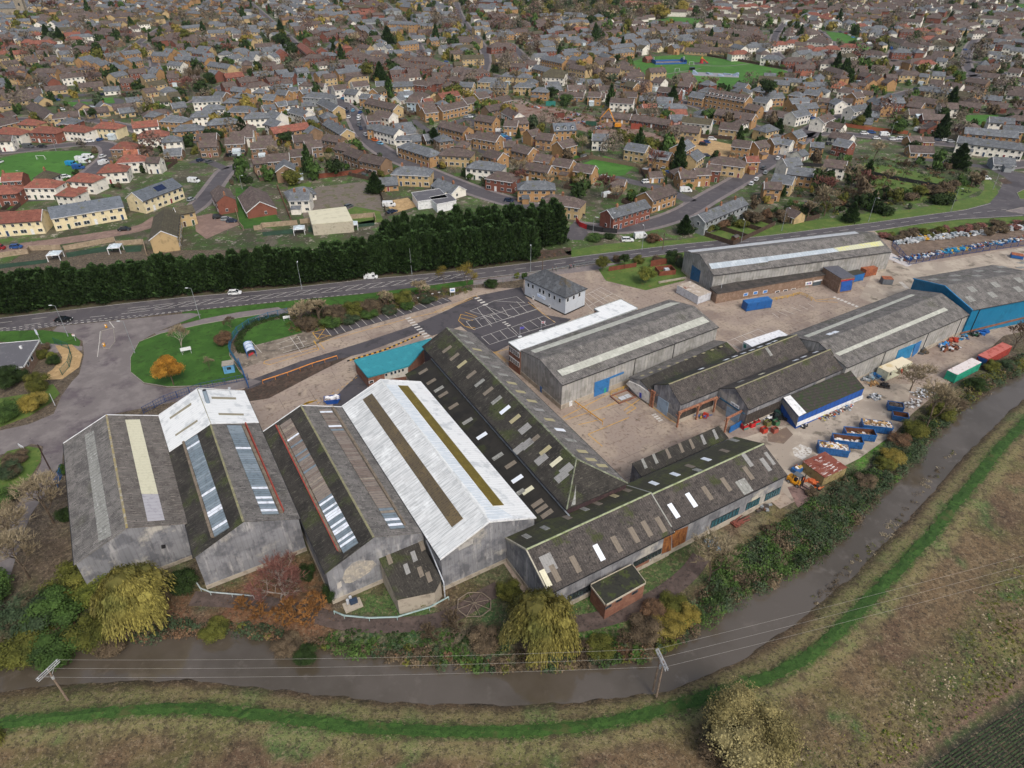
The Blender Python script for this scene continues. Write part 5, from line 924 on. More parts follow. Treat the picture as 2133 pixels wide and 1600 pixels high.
TILES = {
'A': (0, 0, '''30,1045,140,1050,wrh2|320,1035,430,1040,rrh2|570,1022,680,1030,wrh2|840,1000,930,1005,crh2|1080,1005,1290,985,wrg2|1190,1075,1310,1065,wrh2|990,1165,1050,1165,brh2|1040,1225,1100,1220,wog2|1030,1270,1110,1265,wrh2|880,1350,960,1345,wrh2|650,1420,730,1425,wrh2|290,1470,400,1470,wrh2|-40,1525,60,1520,rrh2|1230,1280,1290,1280,wdg2|1390,945,1480,950,osh2|1482,1025,1600,1018,osh2|1620,912,1740,905,wsh2|1930,870,2040,870,osh2|1760,975,1900,965,osh2|2060,925,2160,920,wsh2|1640,1155,1785,1148,bdg2|1850,1130,2010,1122,bdg2|360,712,540,697,ydg1|140,742,330,725,ydg1|10,775,130,757,ydg1|640,685,840,668,ydg1|590,605,800,590,ydh1|690,895,880,872,ydg1|480,925,640,910,ydg1|920,862,1110,842,ydg1|260,840,410,935,ydg1|170,850,250,850,bdg1|1060,750,1210,728,ymg1|980,645,1090,637,rdg2|1160,615,1260,602,ysg2|1370,585,1470,577,rdg2|1240,548,1320,540,osg2|1050,572,1190,560,rdg2|900,605,1010,580,ysg2|640,475,740,452,osg2|705,495,800,470,osg2|775,515,860,492,osg2|870,530,940,508,osg2|950,550,1010,530,osg2|850,440,970,428,osg2|990,425,1130,405,osg2|1040,485,1130,465,osg2|1150,388,1230,377,ydg2|1260,425,1400,432,osg2|1530,458,1710,475,osg3|1730,505,1900,530,ysg3|1840,605,1990,590,rrg2|1950,645,2100,627,rdg2|1430,465,1510,458,osg2|100,418,230,407,yrg2|290,415,380,407,ydg2|270,333,410,327,rrh2|570,303,640,297,wrh2|470,395,560,382,wdg2|630,375,710,377,rdh2|740,335,850,345,rdg1|60,550,200,540,rdg2|200,485,290,475,ydg1|330,505,430,507,ydg1|340,590,430,645,rdg2|400,545,520,532,ydg1|1150,145,1340,130,ymg2|1080,270,1160,262,ydg1|1180,275,1340,260,ydg1|1630,45,1800,55,osg2|0,925,90,905,rdg2|20,1110,60,1108,wdg2|1560,605,1640,600,rdg1|120,600,220,600,odg2|0,640,80,650,ysg1|840,230,950,240,rdg2|950,150,1040,150,ydg2|300,150,420,145,odg2|60,160,240,150,ysg2|560,200,660,195,osg2|440,200,540,160,wsg2|1180,400,1230,395,ydg1|1240,560,1310,565,osg2|1640,375,1740,385,ysg2|1560,350,1600,345,rdg1|1830,470,1960,440,wsg2|1700,320,1800,315,rdg1|1450,360,1580,355,rdg1|1960,210,2110,205,yhg2'''),
'B': (530, 0, '''490,55,560,48,ysg2|700,90,775,85,ysg2|560,100,720,95,osg2|530,203,610,197,wdg2|1130,172,1300,177,osh3|800,92,870,87,rrg1|1500,25,1570,32,wsg2|1400,58,1480,62,ysg2|1090,70,1170,65,gsh2|1800,218,1890,212,ysg2|1680,245,1740,242,ysg1|2030,255,2110,253,osh2|1180,345,1330,328,osg2|990,358,1060,348,wsg2|1100,412,1230,407,osg1|1290,292,1400,287,wsg1|1640,315,1870,322,ydg2|1660,375,1790,362,ymg2|1700,455,1880,447,ymg2|1970,445,2133,432,ydg2|1960,360,2100,347,rdh2|450,445,540,447,rdh2|830,437,910,437,rdh2|900,458,1000,462,rdh2|1010,475,1060,482,rdh2|1160,493,1240,497,rdh2|1250,513,1310,517,rdh2|1340,523,1400,527,rdh2|1110,578,1200,572,rdg2|690,493,800,482,wdg1|500,593,600,580,osg2|560,610,660,600,ydg2|330,563,430,552,gsg2|240,595,330,597,rsg2|350,635,420,632,ssg2|60,510,170,505,rdg2|90,388,190,382,gsh1|450,255,520,242,rdg2|560,275,640,258,rdg2|690,280,770,275,rdg2|320,218,420,212,odg2|640,703,760,690,wdg2|760,728,860,740,wsg2|520,675,570,677,wdg2|880,765,960,772,osg2|985,765,1040,772,wsg2|1130,675,1300,668,ysg2|1330,653,1410,662,rdh2|1420,640,1500,647,rdh2|1520,643,1580,648,wdg2|1730,575,1880,562,rdh2|1890,633,1970,637,ysh2|1640,625,1810,617,rdg1|940,805,1180,860,ydg2|1010,905,1140,928,wdg2|920,950,1030,942,rdg2|930,1015,1010,1012,osg2|1020,1020,1190,1062,wsg2|1210,1055,1320,1042,wsg1|1270,795,1380,802,sdg2|1390,805,1450,797,rrg2|1380,885,1490,872,odg2|1510,870,1720,828,odg2|1550,990,1760,1042,odg2|1840,940,1990,962,odg2|1830,1080,2020,1112,odg2|2060,985,2170,990,odg2|2050,1155,2160,1152,odg2|1760,1095,1810,1092,odg1|1270,1165,1450,1220,osh2|1230,1115,1360,1105,osg1|1390,1105,1510,1092,bsg1|1590,1215,1730,1222,ydh2|1830,1318,1980,1332,wsh2|2000,1405,2090,1418,rdh2|1210,1365,1380,1372,ysh2|610,975,760,1062,ysg2|560,805,690,870,ysg2|130,1050,430,1005,org2|20,1115,140,1107,bdg2|90,1270,280,1257,bdg2|290,1230,470,1217,bdg2|-20,1295,80,1282,bdg2|690,1168,800,1187,bdg2|780,1208,900,1250,bdg2|900,1262,1080,1300,bdg2|60,865,160,852,wsg2|170,835,255,822,osg2|275,822,340,817,wsg2|385,835,470,827,wsg2|130,905,220,930,wsg2|0,915,100,930,wsg2|460,755,600,762,gsh2|370,735,450,722,osg2|190,735,280,742,osg2|285,712,330,707,osg2|1510,1465,1680,1530,wsg1|330,1542,400,1532,wsh1|1000,1465,1170,1452,osg1|1430,1120,1430,1120,osg1|1180,755,1300,745,wsg1|20,190,180,180,ysg2|200,60,330,70,wsg2|360,30,470,50,ysg2|100,40,220,30,rdg2|220,30,330,20,wsg2|1950,130,2080,120,rdg1|1850,30,1960,35,rsg2|1530,95,1620,90,gsg2|1180,10,1290,20,ysg2|950,20,1080,25,rdg2|980,110,1060,105,rdg1|1280,90,1380,100,rdg1|0,290,40,285,ysg2|380,350,470,420,rrg2|1340,245,1540,235,odg1|910,250,990,240,bsg2|780,140,860,130,gsg2|880,160,1060,150,gsg1'''),
'C': (1060, 0, '''345,103,430,107,ysg2|565,118,650,122,ysg2|245,113,320,107,bsg1|430,173,560,162,ysg1|970,175,1090,167,wdh1|1180,168,1280,172,osg1|860,143,940,137,odg1|1445,240,1570,242,ysg2|1410,198,1500,197,ydg2|1210,225,1380,217,ydg2|1300,265,1380,257,ysg2|1720,195,1960,207,wdg1|1800,248,2080,257,bdg1|1610,295,1740,307,ydg2|1700,270,1810,282,ydg2|1800,300,1960,312,ydg1|1530,360,1640,367,ydg1|1545,30,1640,32,wdh2|1710,5,1770,7,wdh2|1665,50,1740,52,wrh2|1770,55,1820,57,wrh2|1835,70,1900,72,wdh2|1905,35,1970,37,wrh2|1950,78,2060,87,wdg2|2070,115,2150,117,wdg2|1160,15,1250,22,org2|960,5,1150,12,rrg1|1960,365,2150,352,wsg2|1860,415,1940,412,wrh2|200,440,310,432,wsg2|290,455,470,490,osg2|220,530,350,560,osg2|340,567,430,572,wmh2|520,525,660,550,ydg2|20,515,150,522,rdg2|270,355,360,342,ysg2|160,325,260,305,ydg1|450,405,620,392,osg2|690,345,790,337,osh1|700,402,810,402,ysg1|890,365,1020,352,ysg2|830,373,890,367,osg2|1040,355,1110,347,osg2|1150,560,1280,552,ydg3|800,555,920,562,ydg2|920,535,1030,542,ydg2|950,625,1160,660,odg2|1240,710,1420,730,rdg2|640,655,750,647,csg1|530,645,620,642,psg1|740,705,880,702,wdg1|940,750,1060,757,odg2|880,745,930,747,wdg1|1080,785,1200,792,ysg1|1220,795,1350,802,ssg1|1510,750,1630,770,osg2|1970,850,2080,870,odg2|1880,675,1970,690,osg2|1310,900,1460,897,prg1|1030,940,1340,985,rdg1|770,915,1010,937,odg1|1330,1025,1400,1015,odg2|1405,1025,1580,1042,ydg2|30,975,140,962,odg2|150,1070,240,1052,odg2|240,1090,370,1102,odg2|400,1165,520,1137,odg2|690,1098,820,1102,wsg2|980,1170,1150,1197,ysg2|1180,1230,1340,1255,osg2|0,1165,60,1167,odg2|60,1180,200,1215,odg2|230,1260,360,1277,odg2|390,1295,530,1317,odg2|560,1340,710,1362,odg2|650,1430,750,1432,odg1|860,1455,960,1467,odg1|1150,1400,1260,1397,odg1|1400,1403,1530,1397,odg2|1530,1378,1650,1372,odg2|1650,1340,1740,1347,rdg2|1730,1282,1880,1300,ydh2|1850,1145,2000,1162,odg2|2020,1165,2110,1147,odg2|1960,1275,2040,1272,org2|150,1485,300,1485,osh2|30,1395,90,1402,rdh2|1200,1530,1330,1480,odg2|840,325,920,315,osg2|930,297,1030,290,osg2|1080,290,1160,280,osg2|1150,330,1240,320,osg2|1260,300,1340,295,osg2|560,430,660,420,osg1|80,290,160,280,wsg1|60,230,150,225,rdg1|130,140,230,135,odg1|200,170,300,165,rdg1|340,230,440,220,rsg2|540,225,640,220,rrg1|660,200,760,195,odg1|440,260,540,250,odg1|780,255,880,250,odg1|600,280,690,275,ysg1|1020,230,1120,225,odg1|1120,460,1170,455,rrg1|0,60,60,55,osg2|20,250,70,250,osh2'''),
'D': (1593, 0, '''0,105,60,107,wdh2|130,115,200,122,wdh2|200,135,240,137,wdh2|270,153,310,153,wdh2|345,195,390,202,wsh2|375,98,430,102,wrh2|435,120,500,127,yrh2|510,135,570,142,wrg2|685,168,730,168,wsh2|765,193,820,193,wrh2|835,215,880,217,wsh2|905,240,960,242,wsh2|375,258,430,252,wdh2|455,305,520,312,wdh2|25,348,70,348,wrh2|110,338,150,338,wrh2|205,325,260,327,wrh2|665,358,740,362,wrh2|425,388,490,388,wrh2|525,373,590,377,wrh2|260,420,380,407,wsg2|25,450,110,457,wsh2|190,470,320,472,rdh2|855,408,960,422,wdh1|1090,400,1170,402,rsh2|1020,295,1160,332,cdh2|1170,350,1260,362,wdh2|1150,235,1220,237,rdh2|1255,230,1320,227,orh2|1325,295,1390,293,rrh2|1440,285,1540,293,rdh2|1450,218,1510,212,cdh2|1545,203,1620,197,cdh2|1645,193,1740,177,wdh2|1735,248,1790,247,wdh2|1820,230,1980,217,wdg2|1550,115,1670,122,wdg2|1340,125,1460,132,rdg2|1790,125,1980,137,wdg2|2020,160,2160,167,wdg2|1730,85,1900,87,wsg1|1205,483,1290,477,odh2|1285,493,1370,492,wrh2|1425,470,1510,477,wsg2|1335,455,1430,467,wdg2|1150,580,1250,582,ydh2|885,535,1000,542,wdg1|1015,513,1110,502,ydg1|1000,605,1090,607,rdg2|1385,585,1490,592,csg2|1290,595,1360,602,ysg2|700,680,745,672,odg2|780,663,850,672,odg2|835,638,900,655,odg2|890,610,970,632,odg2|560,685,630,692,wog1|645,713,800,740,wsg1|820,735,900,742,ydg2|80,655,210,662,ysg2|265,703,340,702,odg2|345,730,470,747,osg2|450,795,540,802,odg2|580,805,640,830,wsg2|645,795,730,802,wdg2|720,763,790,752,odg2|40,900,200,925,wdg1|220,920,340,892,wsg2|250,855,420,842,osg2|440,965,530,925,wdg2|500,990,660,1020,wdg1|900,795,1020,850,osg2|1020,765,1140,790,osg1|1290,705,1460,730,osg1|1210,785,1440,820,odg1|870,855,960,862,wdg2|700,875,830,852,wsg2|770,905,950,920,osg1|1375,650,1480,662,wdg1|1505,670,1640,690,wdg1|1665,705,1820,727,odg1|1680,635,1850,660,bdg1|1800,595,1940,610,wdg1|2000,705,2150,722,wdg1|1860,835,2010,850,rdg1|1760,535,1900,550,bdg1|1900,505,2050,512,wsg1|1400,415,1560,430,odg1|1300,935,1500,942,rdg1|1650,1045,2090,1082,osg2|1600,1118,2150,1182,wsg2|1180,1115,1290,1112,odg1|1300,1115,1380,1117,odg1|1190,1195,1390,1202,odg1|600,1135,730,1162,rsg2|390,1155,490,1162,osg2|220,1085,300,1062,osg2|50,1135,150,1122,osg2|150,1130,220,1142,wsg2|500,1305,680,1327,wdg2|270,1235,330,1217,wsg1|150,1305,280,1292,wsg2|200,1365,410,1390,osg2|80,1425,250,1452,ysg2|0,1485,140,1492,odg2|1880,1290,2060,1300,gsg1|1920,450,2040,460,wsg1|90,45,240,32,rdg2|260,60,380,50,rdg2|400,40,520,45,rdg2|560,60,660,65,rdg2|600,90,720,85,odg2|740,110,850,115,odg2|850,125,960,130,odg2|900,70,1020,75,rdg2|1100,95,1200,105,rdg1|480,75,560,80,odg2|1480,30,1700,45,wdg2|1750,18,2000,38,wdg2|1590,62,1790,76,wdg2|1900,98,2140,112,wdg2|1250,58,1420,70,wsg2|1130,150,1300,162,wdg2|900,28,1090,38,wdg2|2000,60,2140,68,wsg2|1050,0,1200,8,wdg2|1300,5,1450,15,wdg2'''),
}
kk = 3.95
for tk in 'ABCD':
 ox, oy, s = TILES[tk]
 for q in s.split('|'):
  x1, y1, x2, y2, cd = q.split(','); cd = cd.replace('yh', 'ys') if cd[1] == 'h' else cd
  if cd[1] == 'n' and False: pass
  ridge_house(ox+float(x1)/kk, oy+float(y1)/kk, ox+float(x2)/kk, oy+float(y2)/kk, cd)
# special ones with dormers / solar
ridge_house(1480, 185, 1562, 199, 'odg3', W=9, label='tall tan brick terrace with a row of white dormers, below the playing field', dormers=9, chim=2)
ridge_house(1495, 226, 1574, 238, 'odg2', W=8, label='long orange brick terrace with brown roof, below the dormered terrace', chim=0)
ridge_house(1151, 257, 1197, 255, 'ong2', W=9, label='tan brick house with grey roof and three white dormers, beside the scrap track', dormers=3, chim=0)
ridge_house(1303, 158, 1352, 167, 'odg2', W=8, label='tan brick terrace with five white dormers, left below the playing field', dormers=5, chim=1)
ridge_house(835, 282, 846, 282, 'wsh3', W=5, label='narrow white turret house on the curved high street', chim=0, ext=False)
N_HAND = len(HOUSES)
# church tower
e = empty('church', tuple(G(51, 34, 0)), math.radians(12)); top(e, 'stone church with square tower, top left of the town', 'church')
M_stone = mat('church_stone', '#8d8474', [('#9d9484', .5, .45, .6), ('#746c5f', 1.5, .5, .65)])
k = MB(); k.box((0, 0, 10), (7.5, 7.5, 20), M_stone)
for s in (-1, 1):
 for t_ in (-1, 1): k.box((s*3.9, t_*3.9, 9), (1.2, 1.2, 18), M_stone); k.box((s*3.4, t_*3.4, 20.8), (.9, .9, 2), M_stone)
k.build('tower', e); k = MB(); k.box((0, -3.85, 13), (1.8, .2, 3), M_gla); k.build('window', e); k = MB(); k.box((-14, 2, 4.5), (20, 9, 9), M_stone); k.build('nave', e); k = MB();
k.slab([(-24.5, -3, 9), (-3.8, -3, 9), (-3.8, 2, 13), (-24.5, 2, 13)], (0, 0, -.3), HR['s']); k.slab([(-24.5, 7, 9), (-3.8, 7, 9), (-3.8, 2, 13), (-24.5, 2, 13)], (0, 0, -.3), HR['s']); k.build('roof', e); occ_mark((e.location.x-8, e.location.y), 0, 36, 14, 1)
# cream-roofed shed, white workshops etc.
flatbld('storage_shed', 'low shed with plain cream sheet roof beside the gravel yard', '642,440 720,431 735,461 650,468', 4.2, flat('#b5ae9c'), mat('cream_roof', '#c9c5ad', [('#bab69e', .5, .5, .65)], ribs=('y', 1, .08)), cat='shed')
flatbld('workshop', 'white flat-roofed workshop with grey felt roof, behind the conifer belt', '858,402 915,394 932,412 870,420', 3.4, M_white2, mat('grey_felt', '#5b5b60'), trim=M_white2); flatbld('workshop', 'second white flat-roofed workshop, right of the first behind the conifers', '895,412 935,404 950,418 910,426', 3.4, M_white2, mat('grey_felt', '#5b5b60'), trim=M_white2)
for p, r in (((700, 448), 34), ((890, 408), 30)): occ_mark(G(*p), 0, r, 14, 1)
# ---- fill the gaps with houses that follow their neighbours
TOWN = arr(gl('-700,330 0,400 150,425 260,395 420,320 480,395 600,380 790,372 960,400 1080,425 1180,425 1400,420 1560,360 1700,330 1850,250 2000,330 2133,330 2900,250 2900,-2 -700,-2'))
SCRUB = [arr(gl(s)) for s in ('1690,330 2000,340 2070,400 1900,440 1600,470 1560,440 1650,380', '1040,190 1200,225 1420,275 1400,340 1320,320 1080,270', '360,150 440,150 450,200 380,205', '740,150 830,150 830,185 760,190', '1240,0 1420,0 1420,30 1300,45 1060,35 1060,10')]
HA = np.array([(h[0], h[1]) for h in HOUSES]); far_mb = MB(); NFAR = 0; frs = random.Random(5)
cand = []
y = 235.0
while y < 1160:
 hw_ = y*.80+40; step = 18+max(0, (y-700))*.004; x = -hw_
 while x < hw_:
  cand.append((x+frs.uniform(-4, 4), y+frs.uniform(-3, 3))); x += step
 y += 16.5+max(0, (y-700))*.004
CA = np.array(cand); okT = inpoly(CA, TOWN)
for s in SCRUB: okT &= ~inpoly(CA, s)
NTOP = N_HAND
for (x, y), ok in zip(cand, okT):
 if not ok or (y > 560 and frs.random() < .2): continue
 i = int(np.argmin((HA[:, 0]-x)**2+(HA[:, 1]-y)**2)); h = HOUSES[i]; a = h[2]+frs.uniform(-.06, .06)
 if frs.random() < .12: a += math.pi/2
 st = h[6] if frs.random() < .8 else frs.choice((1, 2)); st = min(st, 2); L = frs.choice((8, 9.5, 11, 14, 16, 22 if y > 500 else 12)); W = frs.uniform(6.8, 8.2); hip = h[5] if frs.random() < .8 else not h[5]
 done = False
 for LL in (L, 8.5, 6.5):
  for dx, dy in ((0, 0), (3, 3), (-3, 3), (3, -3), (-3, -3)):
   if occ_free((x+dx, y+dy), a, LL, W, 2.2 if y < 600 else 1.7): x += dx; y += dy; L = LL; done = True; break
  if done: break
 if not done: continue
 wk = h[3] if frs.random() < .6 else frs.choice('yorbyoww' if x < 100 else 'ywowwrwc'); rk = h[4] if h[4] not in 'ro' and frs.random() < .7 or frs.random() < .35 else frs.choice('ddsssm')
 add_house((x, y), a, L, W, st, wk, rk, hip)
SPECS.sort(key=lambda q: (0 if 'label' in q[8] else 1, math.hypot(*q[0]))); NTOP = 300
for q in SPECS[:NTOP]: house(*q[:8], **q[8])
for (x, y), a, L, W, st, wk, rk, hip, kw in SPECS[NTOP:]:
 ze = {1: 2.6, 2: 5.1, 3: 7.3}[st]; zr = ze+W*.31; k = MB(); wall_geo(k, L, W, ze, zr, hip, HW[wk]); roof_geo(k, L, W, ze, zr, hip, HR[rk])
 sd_ = 1 if (math.cos(a)*(0-y)-math.sin(a)*(0-x)) > 0 else -1; n = max(2, round(L/3))
 if y < 850:
  for fl_ in range(st):
   for j in range(n): k.box((-L/2+(j+.5)*L/n, sd_*(W/2+.04), 1.45+fl_*2.5), (1.3, .12, 1.1), M_pvc); k.box((-L/2+(j+.5)*L/n, sd_*(W/2+.11), 1.45+fl_*2.5), (1.1, .04, .95), M_gla)
 if frs.random() < .6: k.box((L*.3, 0, zr+.3), (.9, .6, 1.6), M_chim)
 if frs.random() < .35: k.box((frs.uniform(-.3, .3)*L, sd_*(W/2+1.4), 1.2), (3, 2.8, 2.4), frs.choice((M_conserv, HW[wk], HR['d'])))
 ca, sa2 = math.cos(a), math.sin(a); vs = [(x+p[0]*ca-p[1]*sa2, y+p[0]*sa2+p[1]*ca, p[2]) for p in k.v]; b0 = len(far_mb.v); far_mb.v += vs
 for f, mi in zip(k.f, k.mi): far_mb.f.append(tuple(q+b0 for q in f)); far_mb.mi.append(far_mb._m(k.mats[mi]))
NFAR = len(SPECS)-NTOP
print('houses', N_HAND, NTOP, NFAR)
if far_mb.v:
 o = far_mb.build('distant_houses'); top(o, 'mass of small distant houses filling the far part of the town', 'houses', None, 'stuff')
# ================================================================ VEGETATION
def leafmat(name, c1, c2, c3, isl=.3, rand=.12): return mat(name, c1, [(c2, .35, .42, .6), (c3, .9, .52, .66)], rand=rand, island=isl, rough=.85, spec=.2)
LM = {'ivy': leafmat('foliage_dark_green', '#29391a', '#334522', '#1e2c13'), 'olive': leafmat('foliage_olive', '#545726', '#67662f', '#3f441d'), 'gold': leafmat('foliage_golden', '#7d7034', '#8f8244', '#625c2c'), 'yel': leafmat('foliage_yellow_green', '#646c2e', '#7a7c3a', '#4a5424'), 'rust': leafmat('foliage_rust', '#634d3a', '#725b45', '#4c3c2f'), 'orange': leafmat('foliage_orange', '#a0722a', '#b48838', '#7d5c24'),
      'conif': leafmat('foliage_conifer', '#2f4422', '#425a2e', '#202f17', .55, .16), 'brown': leafmat('scrub_brown', '#5a4e3e', '#6a5d49', '#463d30'), 'green': leafmat('foliage_green', '#3f5628', '#4e6632', '#2d4020'), 'bramble': leafmat('bramble_green', '#36452f', '#47563e', '#4d4434'), 'pale': leafmat('foliage_pale_gold', '#7f764e', '#938a62', '#5f5836', .4), 'red': leafmat('twigs_reddish', '#7a544c', '#8c645a', '#60443e'), 'grey': leafmat('twigs_grey', '#93876e', '#a69a80', '#7a6e58'), 'will': leafmat('willow_gold', '#79723a', '#8d8650', '#5b5d30', .45)}
M_bark = mat('bark', '#5a4d3f', [('#6d604f', 2, .5, .6), ('#453a2f', 5, .5, .65)]); M_birch = mat('birch_bark', '#968c84', [('#786e66', 2, .5, .65)])
def leafquad(V, F, p, n, s, asp=1.0, hang=None):
 n = n.normalized(); u = n.orthogonal().normalized() if hang is None else hang.normalized();
 if hang is None: u = (Matrix.Rotation(vr.uniform(0, 6.28), 3, n) @ u)
 w_ = n.cross(u);
 if w_.length < .01: w_ = u.orthogonal()
 w_.normalize(); b = len(V); V += [tuple(p-u*s*.5), tuple(p+w_*s*.32*asp), tuple(p+u*s*.5), tuple(p-w_*s*.32*asp)]; F.append((b, b+1, b+2, b+3))
vr = random.Random(9)
def rnd_dir():
 while True:
  v = Vector((vr.uniform(-1, 1), vr.uniform(-1, 1), vr.uniform(-1, 1)))
  if .05 < v.length <= 1: return v.normalized()
def core(V, F, blobs, f=.72):
 import bmesh as bm_
 for c, r in blobs:
  b = bm_.new(); bm_.ops.create_icosphere(b, subdivisions=1, radius=1); b0 = len(V)
  for v in b.verts: q = v.co*f*(.85+.3*vr.random()); V.append((c.x+q.x*r[0], c.y+q.y*r[1], c.z+q.z*r[2]))
  for fc in b.faces: F.append(tuple(v.index+b0 for v in fc.verts))
  b.free()
def crown(name, n, leaf, R=1.0, Hh=1.0, z0=.5, lumps=10, spread=.6, asp=1.0, sq=.8, cor=True, up=.3):
 """lumpy broadleaf crown, unit radius, centre z0"""
 V, F, bl = [], [], []
 for i in range(lumps):
  d = rnd_dir(); r = vr.uniform(.32, .55); c = Vector((d.x*spread*R, d.y*spread*R, z0+d.z*spread*Hh*.8)); bl.append((c, (r*R, r*R, r*Hh*sq)))
 bl.append((Vector((0, 0, z0)), (.6*R, .6*R, .55*Hh)))
 if cor: core(V, F, bl, .68)
 tot_ = sum(b[1][0] for b in bl)
 for c, r in bl:
  for _ in range(int(n*r[0]/tot_)):
   d = rnd_dir();
   if d.z < -.3 and vr.random() < .6: d.z = -d.z
   q = c+Vector((d.x*r[0], d.y*r[1], d.z*r[2]))*vr.uniform(.75, 1.12); leafquad(V, F, q, (d+rnd_dir()*.7+Vector((0, 0, up))), leaf*vr.uniform(.6, 1.4), asp)
 me = bpy.data.meshes.new(name); me.from_pydata(V, [], F); return me
def conifer(name, n, leaf, R=.32, col=False):
 V, F = [], []; import bmesh as bm_
 prof = (lambda t: R*max(.02, 1-t)**.45*min(1, .75+t)*1.0) if col else (lambda t: R*(1-t)**.85*min(1, .6+t*5)+.015)
 b0 = 0; rings = 9
 for i in range(rings+1):
  t = .1+.9*i/rings
  for j in range(8): a = j*math.pi/4+i*.3; r = prof(t)*.7*vr.uniform(.8, 1.15); V.append((r*math.cos(a), r*math.sin(a), t))
 for i in range(rings):
  for j in range(8): F.append((i*8+j, i*8+(j+1) % 8, (i+1)*8+(j+1) % 8, (i+1)*8+j))
 for _ in range(n):
  t = .1+.9*vr.random()**1.15; a = vr.uniform(0, 6.283); rr = prof(t)*(.72+.36*vr.random())*(1+.2*math.sin(a*3+t*23)+.14*math.sin(a*7+t*41)); q = Vector((rr*math.cos(a), rr*math.sin(a), t+vr.uniform(-.02, .03)))
  up_ = Vector((math.cos(a)*.55, math.sin(a)*.55, .85+vr.uniform(-.3, .3))); leafquad(V, F, q, Vector((math.cos(a), math.sin(a), .5))+rnd_dir()*.6, leaf*vr.uniform(.7, 1.5), .7, up_+rnd_dir()*.25)
 me = bpy.data.meshes.new(name); me.from_pydata(V, [], F); return me
def willow(name, strands, R=.5):
 V, F, bl = [], [], []
 for i in range(26):
  a = vr.uniform(0, 6.28); d = R*.8*vr.random()**.6; bl.append((Vector((d*math.cos(a), d*math.sin(a), .82-.42*(d/R)**1.6+vr.uniform(-.06, .06))), (vr.uniform(.1, .17),)*2+(vr.uniform(.08, .14),)))
 core(V, F, bl, .8); core(V, F, [(Vector((0, 0, .45)), (R*.62, R*.62, .36))], .95)
 for s_ in range(strands):
  c, r = vr.choice(bl); d = rnd_dir(); d.z = abs(d.z)*.9+.05; p = c+Vector((d.x*r[0], d.y*r[1], d.z*r[2]))*vr.uniform(.85, 1.15)
  out = Vector((p.x, p.y, 0)); q_ = out.length/R; out = out.normalized() if out.length > .01 else Vector((1, 0, 0)); ln = vr.uniform(.08, .2)+.4*max(0, q_-.35)*vr.uniform(.4, 1.2); n_ = max(3, int(ln/.028)); lean = vr.uniform(.02, .12); sw = Vector((vr.uniform(-.02, .02), vr.uniform(-.02, .02), 0))
  for i in range(n_):
   t = i/n_; q = p+out*lean*t+sw*t+Vector((vr.uniform(-.01, .01), vr.uniform(-.01, .01), -ln*t))
   if q.z < .04: break
   leafquad(V, F, q, out+rnd_dir()*.8+Vector((0, 0, .35)), .046*vr.uniform(.6, 1.5), .42, Vector((out.x*.4, out.y*.4, -1))+rnd_dir()*.35)
 me = bpy.data.meshes.new(name); me.from_pydata(V, [], F); return me
def bare(name, seed, levels=5, twig=.006, fine=True, spreadf=.8, trunk=.17):
 r_ = random.Random(seed); k = MB(); tw = [[], []]
 def grow(p, d, ln, rad, lv):
  q = p+d*ln; k.tube(p, q, rad, None, 4 if lv < 3 else 3, rad*.68)
  if lv >= levels:
   for _ in range(6):
    dd = (d+Vector((r_.uniform(-1, 1), r_.uniform(-1, 1), r_.uniform(-.4, .9)))*.8).normalized(); e_ = q+dd*ln*r_.uniform(.9, 1.9); w_ = dd.orthogonal().normalized()*twig; w_ = Matrix.Rotation(r_.uniform(0, 6.28), 3, dd) @ w_
    b = len(tw[0]); tw[0] += [tuple(q-w_), tuple(q+w_), tuple(e_)]; tw[1].append((b, b+1, b+2))
    for _ in range(3):
     m_ = q.lerp(e_, r_.uniform(.3, .9)); d3 = (dd+Vector((r_.uniform(-1, 1), r_.uniform(-1, 1), r_.uniform(-.3, 1)))*.8).normalized(); e3 = m_+d3*ln*.6; b = len(tw[0]); tw[0] += [tuple(m_-w_*.7), tuple(m_+w_*.7), tuple(e3)]; tw[1].append((b, b+1, b+2))
   return
  for _ in range(3 if lv < 2 else r_.choice((2, 3, 3))):
   dd = (d+Vector((r_.uniform(-1, 1), r_.uniform(-1, 1), r_.uniform(-.2, .7)))*(spreadf+.1*lv)).normalized(); grow(q, dd, ln*r_.uniform(.66, .86), rad*.66, lv+1)
 grow(Vector((0, 0, 0)), Vector((0, 0, 1)), trunk, .012, 0)
 mt = k.mesh(name+'_limbs'); me = bpy.data.meshes.new(name); me.from_pydata(tw[0], [], tw[1]); return mt, me
def nrm(me, h=1.0):                         # scale a mesh so its top is at z = h
 z = max(v.co.z for v in me.vertices);
 for v in me.vertices: v.co *= h/z
def set_mat(o, m, slots=1):
 if not o.data.materials: o.data.materials.append(m)
 o.material_slots[0].link = 'OBJECT'; o.material_slots[0].material = m
